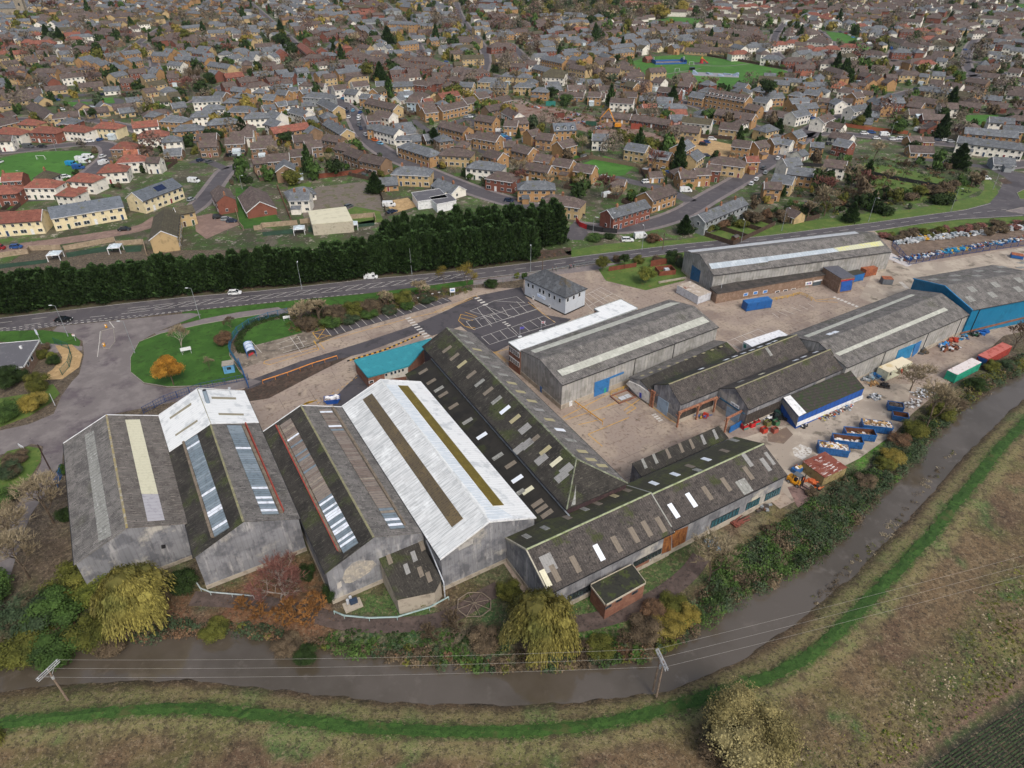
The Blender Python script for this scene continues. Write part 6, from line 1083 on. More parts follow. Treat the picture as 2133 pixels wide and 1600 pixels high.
# template meshes
RND = [crown('crown_mesh', 1500, .17, lumps=9) for _ in range(3)]; RNDN = [crown('crown_mesh', 6500, .085, lumps=16, spread=.68) for _ in range(3)]; RNDF = [crown('crown_mesh', 260, .33, lumps=6) for _ in range(4)]
CON = [conifer('crown_mesh', 2600, .075, .3) for _ in range(3)]; CYP = [conifer('crown_mesh', 2600, .085, .22, True) for _ in range(5)]; CONF = [conifer('crown_mesh', 350, .16, .34) for _ in range(2)]
WIL = [willow('crown_mesh', 2600), willow('crown_mesh', 2600)]; SAL = crown('crown_mesh', 15000, .05, lumps=24, spread=.72); RNDG = [crown('crown_mesh', 330, .15, lumps=6, cor=False) for _ in range(3)]; LM['fargrey'] = leafmat('twigs_winter', '#6a6256', '#776e60', '#524b40'); LM['farred'] = leafmat('twigs_winter_red', '#66544d', '#735f57', '#50423c'); BARE = [bare('twig_mesh', i, 5, .0032) for i in (1, 2, 3)]; BARF = [bare('twig_mesh', i, 3, .011) for i in (4, 5, 6)]; BUSH_B = [bare('twig_mesh', i, 4, .005, spreadf=1.0, trunk=.06) for i in (7, 8)]
for a, b in BARE+BARF+BUSH_B:
 z = max(v.co.z for v in b.vertices)
 for m_ in (a, b):
  for v in m_.vertices: v.co /= z
TRUNK = MB(); TRUNK.tube((0, 0, 0), (0, 0, .62), .035, M_bark, 7, .02)
for i in range(5): a = i*1.26; TRUNK.tube((0, 0, .3+.05*i), (.22*math.cos(a), .22*math.sin(a), .6+.03*i), .018, M_bark, 5, .007)
TRUNK = TRUNK.mesh('trunk_mesh')
def leafy(u, v, h, rad, key, label=None, near=False, desc=None, group='trees of the town', name='tree', w=None, far=False, cat='tree', trunk=True, z=0.0):
 p = w if w is not None else G(u, v, z); e = empty(name, (p[0], p[1], z), vr.uniform(0, 6.28))
 if label: top(e, label, cat)
 else: auto(e, desc, cat, group)
 me = vr.choice(RNDN if near else (RNDF if far else RND)); zc = h-rad*.85 if trunk else h*.45
 o = place(me, 'crown', e, (0, 0, zc-.5*(h-zc)/.95), vr.uniform(0, 6.28), (rad, rad, (h-zc)/.95)); set_mat(o, LM[key])
 if trunk: t = place(TRUNK, 'trunk', e, (0, 0, 0), 0, (h*.5, h*.5, h))
 return e
def conif(u, v, h, rad, label=None, desc='dark conifer', group='trees of the town', w=None, far=False, cyp=False, key='conif', name='conifer'):
 p = w if w is not None else G(u, v); e = empty(name, (p[0], p[1], 0), vr.uniform(0, 6.28))
 if label: top(e, label, 'conifer')
 else: auto(e, desc, 'conifer', group)
 me = vr.choice(CYP if cyp else (CONF if far else CON)); b = .22 if cyp else .3; o = place(me, 'crown', e, (0, 0, 0), 0, (rad/b, rad/b, h)); set_mat(o, LM[key])
 t = MB() if False else None; place(TRUNK, 'trunk', e, (0, 0, 0), 0, (h*.22, h*.22, h*.6)); return e
def bare_tree(u, v, h, label=None, desc='bare winter tree', group='trees of the town', w=None, key='grey', far=False, sx=1.0, bark=None, z=0.0, name='bare_tree', bush=False):
 p = w if w is not None else G(u, v, z); e = empty(name, (p[0], p[1], z), vr.uniform(0, 6.28)); cat = 'bush' if bush else 'tree'
 if label: top(e, label, cat)
 else: auto(e, desc, cat, group)
 a, b = vr.choice(BUSH_B if bush else (BARF if far else BARE)); o = place(a, 'trunk', e, (0, 0, 0), 0, (h*sx, h*sx, h)); set_mat(o, bark or M_bark); o = place(b, 'twigs', e, (0, 0, 0), 0, (h*sx, h*sx, h)); set_mat(o, LM[key]); return e
def wil(u, v, h, rad, label, i=0, key='will', z=0.0):
 p = G(u, v, z); e = empty('willow_tree', (p.x, p.y, z), i*1.3); top(e, label, 'willow'); o = place(WIL[i], 'crown', e, (0, 0, 0), 0, (rad*2, rad*2, h)); set_mat(o, LM[key]); place(TRUNK, 'trunk', e, (0, 0, 0), 0, (h, h, h)); return e
def bush(u, v, h, rad, key, label=None, desc=None, group='bushes along the river bank', near=True, z=0.0, name='bush', w=None): return leafy(u, v, h, rad, key, label, near, desc, group, name, w, not near, 'bush', False, z)
kx_adj = {'bramble': 'dark green', 'green': 'green', 'olive': 'olive', 'brown': 'brown', 'ivy': 'deep green', 'rust': 'rusty', 'grey': 'grey-brown', 'gold': 'golden', 'red': 'reddish'}
# --- foreground trees
wil(300, 1290, 11.5, 6.4, 'golden weeping willow in front of the leftmost grey shed', 0); wil(1128, 1345, 11.5, 6.0, 'golden weeping willow in front of the overgrown workshop gable', 0)
bare_tree(600, 1262, 12, 'reddish bare birch with pale stems in front of the second shed from the left', key='red', bark=M_birch, sx=.85); bare_tree(590, 1262, 9, 'smaller reddish bare birch leaning beside the larger one', key='red', bark=M_birch)
bare_tree(112, 1090, 12, 'wide bare tree beside the lane, level with the leftmost shed', sx=1.1); bare_tree(62, 1205, 11, 'bare tree at the left edge with a blue skip behind it', sx=1.1); bare_tree(25, 1130, 9, 'small bare tree at the far left beside the lane', sx=1.2)
LM['orng'] = leafmat('twigs_orange_brown', '#8a6238', '#9c7242', '#6b4c2e')
for i_, (u, v, h) in enumerate(((545, 1290, 3.6), (590, 1310, 4.2), (640, 1300, 4.4), (660, 1270, 3.6), (515, 1270, 3.2), (615, 1280, 4.0))): bare_tree(u, v, h, desc='orange-brown twiggy shrub under the birches', group='orange shrubs under the birches', bush=True, sx=1.2, key='orng')
bare_tree(1475, 1215, 11, 'bare spreading tree on the bank below the rusty workshop', sx=1.1); bare_tree(1925, 900, 14, 'tall bare tree leaning over the river beside the blue skips', sx=.95); bare_tree(1895, 815, 9, 'thin bare tree in the yard in front of the cream cabin', sx=1.2); bare_tree(2110, 730, 9, 'rust-brown bare tree by the red container at the right edge', key='rust', sx=1.0)
sal_ = leafy(1545, 1560, 9.8, 5.8, 'pale', 'large pale golden sallow at the bottom, on the field side of the river', True, name='sallow_tree'); sc0 = [c for c in sal_.children if c.name.startswith('crown')][0]; sc0.data = SAL; set_mat(sc0, LM['pale']); leafy(1500, 1580, 5.0, 3.2, 'brown', 'low brown scrub bush at the foot of the pale golden sallow', True, name='bush', cat='bush', trunk=False)
bare_tree(1565, 1590, 7.5, 'bare stems in front of the pale golden sallow', sx=.9); bush(-25, 1560, 3, 2.2, 'olive', 'olive bush at the bottom left corner')
for i, (u, v, h, r, kx, lb) in enumerate(((215, 1245, 5, 3.4, 'yel', 'bright yellow-green bush left of the left willow'), (150, 1230, 5.5, 3.8, 'olive', 'olive bush at the corner of the leftmost shed'), (120, 1290, 5.5, 4.6, 'green', 'wide green bush on the bank left of the left willow'), (60, 1310, 5.5, 4.6, 'bramble', 'dark bramble mass at the left end of the river bank'), (200, 1330, 4.5, 4, 'olive', 'olive bush hanging over the water left of the left willow'), (130, 1365, 4.5, 4, 'green', 'green bush at the waterline near the left power pole'), (40, 1370, 4.5, 4.2, 'olive', 'olive bush over the dark water at the left edge'), (0, 1330, 6, 4.5, 'bramble', 'dark bush at the left edge above the water'), (240, 1345, 3.2, 3, 'brown', 'brown scrub under the left willow'), (385, 1225, 4, 2.6, 'ivy', 'dark ivy bush between the first two sheds'), (-20, 1250, 6, 4, 'green', 'green bush beside the blue skip at the left edge'),
 (640, 1205, 4.2, 1.6, 'ivy', 'dark narrow shrub against the corner of the third shed'), (692, 1250, 4.6, 1.3, 'ivy', 'dark ivy shrub climbing the third shed'), (905, 1235, 3.2, 1.3, 'ivy', 'ivy hanging over the lean-to front'), (880, 1255, 2.0, 1.4, 'olive', 'yellow shrub in front of the lean-to'), (1060, 1240, 3.2, 2.2, 'olive', 'olive bush left of the right willow'), (75, 850, 4.2, 3.3, 'gold', 'golden autumn bush at the road corner, left edge'), (30, 800, 5.5, 3.8, 'ivy', 'dark tree at the left edge beside the brick office'), (10, 870, 4.5, 3.6, 'green', 'green bush at the left edge below the brick office'), (85, 810, 5, 2.8, 'olive', 'olive bush beside the golden autumn bush'), (90, 745, 3, 1.7, 'olive', 'green shrub beside the brick office wall'), (115, 758, 2.6, 1.7, 'ivy', 'dark shrub inside the green mesh fence'), (95, 728, 2.2, 1.5, 'brown', 'brown shrub behind the brick office'), (110, 746, 2, 1.3, 'yel', 'bright shrub inside the green mesh fence'),
 (20, 990, 3, 2.8, 'bramble', 'dark bush beside the white sign at the left edge'), (35, 960, 2.4, 2.6, 'brown', 'brown shrub beside the white sign at the left edge'), (10, 1050, 3.5, 3, 'green', 'green bush at the left edge below the brown shrub'), (135, 985, 2.4, 1.2, 'green', 'narrow green shrub against the blue fence by the leftmost shed'), (140, 1080, 3, 1.7, 'ivy', 'dark shrub along the wall of the leftmost shed'))): bush(u, v, h, r, kx, lb)
leafy(362, 802, 8.5, 3.6, 'orange', 'bright orange autumn tree on the junction lawn', True); bare_tree(382, 735, 8.5, 'slender bare white birch on the junction lawn', bark=M_birch, sx=.7); leafy(470, 718, 4.2, 2.4, 'rust', 'rusty orange small tree beside the blue fence', True); bare_tree(437, 770, 4, 'small thin bare tree on the junction lawn', sx=.8); bare_tree(483, 690, 5, 'small bare tree at the end of the lawn path', sx=.8, key='brown')
bare_tree(925, 592, 7.5, 'bare brown tree left of the pair in front of the main road', key='gold', sx=.8); bare_tree(973, 602, 9, 'bare golden-twigged tree right of the pair in front of the main road', key='gold', sx=.9)
bush(1023, 598, 2.8, 2.3, 'ivy', 'round dark green bush beside the works entrance road'); bush(1077, 580, 2.4, .9, 'yel', 'small upright shrub left of the office'); bush(1092, 582, 2.8, 1.0, 'green', 'small dark upright shrub beside the office')
for i, (u, v, h, r, kx, d) in enumerate(((625, 672, 6, 4, 'grey', 'b'), (665, 668, 6.5, 4, 'olive', 'b'), (640, 685, 4, 3, 'brown', 'l'), (700, 665, 5, 3.4, 'brown', 'l'), (735, 658, 4.8, 3.2, 'olive', 'l'), (690, 680, 3.5, 3, 'green', 'l'), (770, 650, 4.5, 3.2, 'brown', 'l'), (730, 672, 3, 2.8, 'bramble', 'l'), (805, 640, 4.5, 3.2, 'grey', 'b'), (770, 662, 2.8, 2.6, 'green', 'l'), (840, 632, 4.5, 3, 'olive', 'l'), (812, 652, 2.6, 2.4, 'bramble', 'l'), (875, 622, 5, 3, 'grey', 'b'), (850, 642, 2.4, 2.2, 'green', 'l'), (890, 630, 2.6, 2.4, 'bramble', 'l'), (660, 650, 5.5, 2, 'ivy', 'l'))):
 if d == 'b': bare_tree(u, v, h+1, desc='bare shrub above the parking bays', group='hedge above the parking bays', sx=1.1, bush=True)
 else: bush(u, v, h, r, kx, desc={'olive': 'olive shrub above the parking bays', 'brown': 'brown shrub above the parking bays', 'green': 'green shrub above the parking bays', 'bramble': 'bramble above the parking bays', 'ivy': 'dark shrub above the parking bays'}[kx], group='hedge above the parking bays')
leafy(1345, 590, 6, 3.0, 'yel', 'yellowing tree on the small lawn left of the road-side warehouse', True); leafy(1255, 565, 5.5, 2.4, 'olive', 'olive tree at the corner of the concrete apron', True); leafy(1300, 555, 4.6, 1.8, 'ivy', 'dark bush behind the timber fence panels', True)
for u, v, h, r, kx in ((1285, 545, 3, 1.6, 'brown'), (1330, 548, 3, 2, 'olive'), (1400, 548, 5, 2.8, 'ivy'), (1418, 556, 5, 2.2, 'bramble'), (1370, 548, 3, 2, 'brown'), (1240, 500, 2.5, 3, 'green'), (1270, 497, 2.5, 2.2, 'ivy'), (1360, 505, 3.6, 2.6, 'rust')): bush(u, v, h, r, kx, desc=kx_adj[kx]+' roadside shrub', group='shrubs by the main road')
conif(1425, 487, 7, 3, 'dark spiky conifer beside the junction, left of the hedge');
hr = random.Random(3)
for i in range(34):                        # hedge north of the main road, towards the roundabout
 t = i/33; u = 1450+t*590; v = 492-t*92+hr.uniform(-14, -2)*(1+t*.6); kx = hr.choice(('brown', 'olive', 'bramble', 'ivy', 'grey', 'green', 'brown', 'rust')); h = hr.uniform(3, 5.5)
 if kx == 'grey': bare_tree(u, v, h+1.5, desc='bare hedgerow shrub', group='hedgerow by the roundabout road', bush=True, sx=1.1, far=False)
 else: leafy(u, v, h, hr.uniform(2, 3.6), kx, None, False, kx_adj[kx]+' hedgerow shrub', 'hedgerow by the roundabout road', 'bush', None, False, 'bush', False)
for i in range(30):                        # scrub between main road and storage yard
 t = i/29; u = 1840+t*340; v = 500-t*28+hr.uniform(-10, 6); leafy(u, v, hr.uniform(1.6, 3.4), hr.uniform(1.8, 3), hr.choice(('brown', 'brown', 'olive', 'bramble', 'red')), None, False, 'low roadside scrub', 'scrub by the storage yard', 'bush', None, False, 'bush', False)
conif(1770, 462, 7.5, 3.2, 'large dark conifer in the hedgerow above the road-side warehouse'); leafy(1840, 446, 5.5, 4, 'ivy', 'dark evergreen in the hedgerow right of the tall conifer', False)
# --- conifer belt along the main road
BL0, BL1 = gl('-60,664 0,658 270,628 540,602 760,580 980,558 1110,545'), None; cr = random.Random(8)
for row, (dy, n) in enumerate(((0, 74), (3.4, 70), (7, 30), (11, 20), (15, 14))):
 L_ = BL0 if row < 2 else gl('790,573 980,552 1170,528'); tot_ = sum((b-a).length for a, b in zip(L_, L_[1:]))
 for i in range(n):
  q = along(L_, (i+.5)/n*tot_+cr.uniform(-.4, .4)); fr_ = (q.x+90)/190; hb = 10.6+2.8*max(0, min(1, (q.x+60)/90)); u_ = cr.gauss(0, .9)
  if row >= 2: hb = 13
  conif(0, 0, hb+u_, cr.uniform(2.4, 3.8)*(1.0+.25*(fr_ > .55)), desc=('front-row conifer of the long belt', 'back-row conifer of the long belt', 'rear conifer of the thick belt end', 'rearmost conifer of the thick belt end', 'hindmost conifer of the thick belt end')[row], group='conifer belt by the main road', w=(q.x+cr.uniform(-.5, .5), q.y+2.2+dy+cr.uniform(-.7, .7)), cyp=True)
# --- town trees
for u, v, h, r in ((103, 88, 15, 5.5), (128, 88, 13, 5), (808, 92, 15, 7), (1412, 357, 15, 3.6), (1740, 150, 14, 4), (1760, 158, 12, 4), (1800, 262, 12, 3), (1973, 238, 15, 5), (793, 170, 13, 5), (425, 72, 12, 4), (697, 118, 11, 3.5), (585, 65, 11, 4), (1620, 280, 8, 3), (783, 402, 8.5, 4), (509, 290, 11, 4.5), (1993, 350, 11, 5), (1400, 215, 10, 4), (905, 300, 8, 4), (1957, 290, 13, 4)): conif(u, v, h, r, desc='dark conifer among the houses')
for u, v, h, r, kx in ((585, 100, 14, 9, 'ivy'), (612, 122, 14, 9, 'ivy'), (1590, 222, 18, 8, 'ivy'), (765, 172, 14, 7, 'olive'), (657, 282, 9, 5.5, 'olive'), (598, 302, 8, 5, 'ivy'), (640, 300, 6, 4.5, 'olive'), (940, 208, 11, 10, 'olive'), (985, 220, 10, 8.5, 'gold'), (1024, 235, 10, 8.5, 'yel'), (1060, 245, 9, 7, 'gold'), (613, 385, 8, 6, 'olive'), (1374, 38, 17, 16, 'gold'), (1422, 30, 17, 15, 'gold'), (1866, 280, 9, 6, 'green'), (516, 98, 11, 9, 'gold'), (375, 75, 12, 10, 'gold'), (392, 84, 11, 9, 'olive'), (443, 185, 12, 6, 'ivy'), (197, 250, 7, 3.5, 'ivy'), (440, 290, 6, 5, 'ivy'), (455, 288, 6, 4.5, 'ivy'), (375, 172, 8, 4, 'gold'), (1230, 130, 8, 6, 'olive'), (1310, 298, 6, 5, 'olive'), (1330, 300, 6, 5.5, 'green'), (1350, 305, 6, 5, 'olive'), (1370, 312, 5, 4.5, 'olive'), (1290, 292, 6, 5, 'olive'), (1150, 205, 8, 6, 'ivy'), (1120, 200, 7, 5, 'ivy'), (1180, 215, 7, 5.5, 'green'), (980, 180, 7, 6, 'ivy'), (950, 185, 6, 5, 'ivy'), (1390, 250, 7, 5, 'green'), (1475, 250, 8, 6, 'green'), (1520, 272, 6, 6, 'ivy'), (1545, 275, 5, 5, 'ivy'), (1900, 312, 5, 5, 'ivy'), (1960, 425, 6, 6, 'ivy'), (2110, 110, 8, 7, 'ivy'), (1430, 395, 4, 3, 'green'), (1205, 385, 6, 4, 'olive'), (520, 395, 6, 3, 'ivy'), (1785, 265, 7, 5, 'olive'), (2040, 150, 4, 10, 'ivy'), (1990, 142, 4, 9, 'ivy')):
 leafy(u, v, h, r*.8, kx, desc={'ivy': 'dark green round tree', 'olive': 'olive green round tree', 'gold': 'golden autumn tree', 'yel': 'yellow-green tree', 'green': 'green round tree'}[kx]+' among the houses')
for u, v, h, s in ((415, 190, 15, .9), (395, 200, 13, .9), (745, 105, 15, 1.1), (1212, 325, 10, 1), (1215, 130, 13, 1), (1230, 175, 14, .9), (1470, 182, 8, 1.4), (1490, 185, 8, 1.2), (1070, 185, 13, 1.1), (1880, 370, 8, 1.2), (1840, 390, 8, 1.2), (1950, 245, 12, .8), (2110, 245, 11, 1), (1720, 135, 12, 1), (1700, 145, 11, 1), (1080, 395, 9, 1.1), (1208, 405, 8, 1.2), (30, 178, 10, 1), (50, 185, 9, 1), (20, 110, 12, 1), (110, 30, 16, 1.2), (80, 25, 16, 1.1), (480, 120, 12, 1), (560, 150, 12, 1), (1100, 55, 14, 1.2), (1150, 45, 15, 1.2), (1200, 40, 15, 1.2), (1250, 30, 15, 1.2), (530, 10, 18, 1), (700, 20, 16, 1), (1330, 25, 14, 1), (215, 40, 14, 1), (2050, 100, 9, 1.4), (715, 160, 9, 1.1), (630, 140, 11, 1), (1760, 425, 7, 1.1), (1700, 440, 7, 1.1), (470, 160, 12, 1), (850, 80, 12, 1.2), (935, 75, 12, 1.2), (900, 65, 12, 1.2)):
 bare_tree(u, v, h, desc='bare winter tree among the houses', sx=s, far=True, key=hr.choice(('grey', 'grey', 'red', 'brown')))
# scattered garden trees: individual to the limit, remainder one mass
tr = random.Random(31); tcount = 0; TF = {}
TCAND = []
y = 235.0
while y < 1180:
 hw_ = y*.8+50; step = 8.6+max(0, y-500)*.006; x = -hw_
 while x < hw_: TCAND.append((x+tr.uniform(-5, 5), y+tr.uniform(-4, 4))); x += step
 y += 8.2+max(0, y-500)*.006
CA2 = np.array(TCAND); okT = inpoly(CA2, TOWN)
for s in SCRUB: okT |= inpoly(CA2, s)
def merge(dst, src, p, rz, sc, m):
 n = len(src.vertices); co = np.empty(n*3); src.vertices.foreach_get('co', co); co = co.reshape(-1, 3)*np.array(sc); ca, sa2 = math.cos(rz), math.sin(rz)
 X = co[:, 0]*ca-co[:, 1]*sa2+p[0]; Y = co[:, 0]*sa2+co[:, 1]*ca+p[1]; Zz = co[:, 2]+p[2]; d = dst.setdefault(m, [[], [], 0]); d[0].append(np.stack([X, Y, Zz], 1)); d[1] += [tuple(i+d[2] for i in f.vertices) for f in src.polygons]; d[2] += n
for (x, y), ok in zip(TCAND, okT):
 if not ok or tr.random() > .93: continue
 if not occ_free((x, y), 0, 1.6, 1.6, 0): continue
 kx = tr.choice(('grey', 'grey', 'grey', 'grey', 'red', 'brown', 'ivy', 'ivy', 'ivy', 'green', 'green', 'olive', 'olive', 'gold', 'conif', 'brown', 'bramble')); h = tr.uniform(2.2, 6) if tr.random() < .68 else tr.uniform(6, 12)
 if kx in ('grey', 'red'): h += 1.5
 big = occ_free((x, y), 0, 4, 4, 0)
 if not big: h = min(h, 4.2)
 if y > 520: h *= 1.25
 if tcount < 150:
  tcount += 1
  if kx in ('grey', 'red'): bare_tree(0, 0, h, desc='small bare garden tree', w=(x, y), key=kx, far=True, sx=1.1)
  elif kx == 'conif': conif(0, 0, h+1, h*.28, desc='small dark garden conifer', w=(x, y), far=True)
  else: leafy(0, 0, h, h*.42, kx, None, False, {'ivy': 'dark green garden shrub', 'green': 'green garden shrub', 'olive': 'olive garden shrub', 'gold': 'golden garden shrub', 'brown': 'brown garden shrub', 'rust': 'rusty garden shrub', 'bramble': 'dull green garden shrub'}[kx], 'trees of the town', 'garden_shrub', (x, y), True, 'bush', False)
 else:
  if kx in ('grey', 'red'): merge(TF, tr.choice(RNDG), (x, y, h*.1), tr.uniform(0, 6), (h*.55, h*.55, h*.75), LM['far'+kx])
  elif kx == 'conif': merge(TF, tr.choice(CONF), (x, y, 0), 0, (h, h, h+1), LM['conif'])
  else: merge(TF, tr.choice(RNDF), (x, y, -h*.05), tr.uniform(0, 6), (h*.45, h*.45, h*.62), LM[kx])
print('trees', tcount, sum(d[2] for d in TF.values()))
def multimesh(name, parts, label, cat):
 """one object from [(material, coords, faces)]"""
 co, F, mi, b0, ms = [], [], [], 0, []
 for m_, c_, f_ in parts:
  if m_ not in ms: ms.append(m_)
  co.append(np.asarray(c_, dtype=float).reshape(-1, 3)); F += [tuple(q+b0 for q in f) for f in f_]; mi += [ms.index(m_)]*len(f_); b0 += len(co[-1])
 me = bpy.data.meshes.new(name); me.from_pydata(np.concatenate(co).tolist(), [], F)
 for m_ in ms: me.materials.append(m_)
 me.polygons.foreach_set('material_index', mi); me.update(); o = bpy.data.objects.new(name, me); SC.collection.objects.link(o); top(o, label, cat, None, 'stuff'); return o
multimesh('distant_trees', [(m_, np.concatenate(d[0]), d[1]) for m_, d in TF.items()], 'distant garden trees and hedges scattered between the far houses', 'trees')
# --- river bank scrub: one mass of leaf clumps along the north bank
def scrubmass(name, label, poly_px, n, keys, hmin, hmax, leaf, z=0.0, dens=60, seed=1):
 pl = arr(gl(poly_px)); r_ = random.Random(seed); mn, mx = pl.min(0), pl.max(0); out = {k_: ([], []) for k_ in keys}; cnt = 0; tries = 0
 while cnt < n and tries < n*30:
  tries += 1; p = np.array([[r_.uniform(mn[0], mx[0]), r_.uniform(mn[1], mx[1])]])
  if not inpoly(p, pl)[0]: continue
  cnt += 1; kx = keys[int(vn(p, .12, seed+5, 2)[0]*len(keys)*1.6-.3*len(keys)) % len(keys)] if r_.random() < .75 else r_.choice(keys); V, F = out[kx]; h = r_.uniform(hmin, hmax); R = h*r_.uniform(.7, 1.1); c = Vector((p[0][0], p[0][1], z-.15))
  for _ in range(dens):
   d = rnd_dir(); d.z = abs(d.z); q = c+Vector((d.x*R, d.y*R, d.z*h))*r_.uniform(.6, 1.05); leafquad(V, F, q, d+rnd_dir()*.8+Vector((0, 0, .4)), leaf*r_.uniform(.6, 1.5))
 multimesh(name, [(LM[kx], V, F) for kx, (V, F) in out.items() if V], label.replace('%s ', ''), 'scrub')
scrubmass('riverside_scrub', '%s bramble thicket on the bank below the rusty workshop', '1500,1170 1560,1140 1640,1085 1700,1040 1760,1000 1800,985 1850,930 1920,870 1960,880 1920,950 1880,985 1835,1030 1800,1070 1750,1120 1680,1180 1600,1225 1540,1252 1480,1295 1440,1325 1420,1290 1470,1230', 820, ['bramble', 'bramble', 'ivy', 'bramble', 'bramble', 'green', 'brown'], .7, 2.1, .3, dens=95, seed=2)
scrubmass('riverside_scrub', '%s scrub along the bank by the yard, upper right', '1930,870 1980,830 2020,800 2060,780 2100,760 2133,740 2133,772 2060,810 2000,848 1965,892', 190, ['bramble', 'olive', 'bramble', 'brown'], .8, 2.2, .4, dens=70, seed=3)
scrubmass('riverside_scrub', '%s low scrub on the bank between the two willows', '680,1345 760,1350 900,1350 1050,1370 1180,1345 1300,1330 1420,1300 1440,1328 1360,1372 1300,1384 1230,1386 1180,1396 1060,1398 950,1393 830,1380 700,1362', 330, ['olive', 'brown', 'bramble', 'green', 'rust'], .4, 1.3, .34, dens=55, seed=4)
scrubmass('riverside_scrub', '%s scrub under the left willow and birches', '330,1290 420,1300 520,1300 640,1330 680,1350 620,1348 560,1332 490,1320 400,1322 320,1330 260,1335 150,1352 60,1382 20,1340 150,1290', 240, ['brown', 'olive', 'rust', 'bramble'], .4, 1.5, .34, dens=55, seed=5)
scrubmass('ground_ivy', '%s ground cover on the bank in front of the sheds', '660,1330 720,1310 830,1315 950,1320 1050,1310 1060,1360 950,1370 830,1360 720,1350', 260, ['green', 'ivy', 'green'], .2, .6, .3, dens=26, seed=6)
scrubmass('leaf_carpet', '%s fallen leaves and stems under the birches', '480,1200 620,1180 700,1290 690,1330 560,1325 440,1300 400,1260', 260, ['rust', 'orange' if False else 'rust', 'brown'], .1, .3, .24, dens=24, seed=7)
scrubmass('field_weeds', '%s rough weeds on the field side, lower right', '1680,1480 1800,1400 1900,1290 2000,1180 2133,1040 2133,1420 1980,1520 1860,1600 1640,1600', 3200, ['olive', 'brown', 'yel', 'brown', 'grey', 'green', 'olive'], .1, .35, .3, dens=13, seed=8)
scrubmass('field_weeds', '%s dry weeds on the field side, bottom', '0,1560 300,1530 700,1550 1100,1570 1420,1520 1440,1600 0,1600', 1700, ['brown', 'grey', 'brown', 'olive', 'grey'], .08, .25, .28, dens=11, seed=9)
scrubmass('reeds', '%s reeds standing in the shallow edge of the river', '1690,1245 1730,1205 1830,1110 1930,990 1985,930 1990,940 1940,1010 1850,1125 1760,1215 1700,1262', 95, ['olive', 'brown', 'grey'], .3, .8, .16, z=-.7, dens=40, seed=10)
br = random.Random(12)
for i, (u, v, h, r, kx) in enumerate(((1390, 1310, 3.2, 2.6, 'gold'), (1430, 1290, 3, 2.2, 'gold'), (1340, 1320, 3, 2.8, 'brown'), (1300, 1345, 2.6, 2.4, 'brown'), (1250, 1355, 2.6, 2.4, 'olive'), (1210, 1365, 2.6, 2.2, 'bramble'), (1010, 1340, 3, 2.6, 'brown'), (950, 1310, 3.2, 2.8, 'brown'), (900, 1330, 2.6, 2.2, 'grey'), (1400, 1265, 2.8, 2.4, 'olive'), (1360, 1280, 2.4, 2.2, 'rust'), (600, 1350, 2.0, 2.4, 'brown'), (640, 1368, 1.5, 2.0, 'ivy'), (450, 1318, 2, 2.4, 'olive'), (1855, 960, 3, 2.6, 'gold'), (1870, 925, 3.2, 2.4, 'rust'), (1840, 975, 2.6, 2.2, 'olive'), (1900, 905, 4, 2.8, 'olive'), (1960, 870, 4, 3, 'olive'), (1990, 850, 3.4, 2.6, 'brown'), (2030, 810, 3, 2.6, 'ivy'), (2090, 770, 3, 2.6, 'bramble'), (1765, 1040, 2.6, 2.2, 'bramble'), (1800, 1010, 2.6, 2.2, 'brown'), (2060, 770, 3, 2.2, 'olive'), (1600, 1110, 1.6, 1.4, 'brown'), (1690, 1030, 1.4, 1.3, 'brown'))):
 if kx in ('grey',) or i in (5, 7, 3): bare_tree(u, v, h+.6, desc='bare twiggy bush on the river bank', group='bushes along the river bank', bush=True, sx=1.3, key='brown')
 else: bush(u, v, h, r, kx, desc={'gold': 'golden bush', 'brown': 'brown bush', 'olive': 'olive bush', 'bramble': 'dark bush', 'rust': 'rusty bush', 'ivy': 'deep green bush'}[kx]+' on the river bank')
# hedge along the parking lawn
scrubmass('hedge', '%s clipped hedge behind the cycle shelter', '497,735 492,715 500,692 520,672 560,660 600,656 602,661 562,667 526,680 507,697 502,716 510,736', 130, ['ivy'], .9, 1.2, .3, dens=60, seed=13)
scrubmass('bank_planting', '%s ground cover under the hedge above the parking bays', '600,690 650,692 930,619 990,605 960,600 880,605 760,630 640,655 600,660', 330, ['brown', 'olive', 'green', 'rust', 'bramble'], .5, 1.6, .36, dens=45, seed=14)
scrubmass('undergrowth', '%s undergrowth beneath the conifer belt', '0,655 270,626 540,601 760,578 980,556 1150,538 1190,520 1150,525 980,545 760,568 540,590 270,612 0,640', 260, ['brown', 'rust', 'bramble'], .3, .8, .34, dens=24, seed=15)
scrubmass('scrubland', '%s rough scrub between the hedgerow and the town', '1690,345 1780,330 1900,330 2010,350 2050,385 1990,415 1850,435 1700,450 1640,440 1660,390', 330, ['brown', 'olive', 'green', 'bramble', 'rust'], .6, 2.2, .6, dens=40, seed=16)
scrubmass('scrubland', '%s rough scrub around the scrap track', '1040,205 1180,250 1280,285 1400,300 1420,280 1500,290 1440,270 1300,240 1190,215 1060,190', 200, ['brown', 'olive', 'ivy', 'rust', 'green'], .6, 2.4, .7, dens=34, seed=17)
scrubmass('woodland', '%s woodland at the top of the town', '1040,2 1450,2 1460,25 1300,50 1180,55 1060,40', 200, ['brown', 'grey', 'olive', 'ivy'], 4, 9, 2.0, dens=40, seed=18)
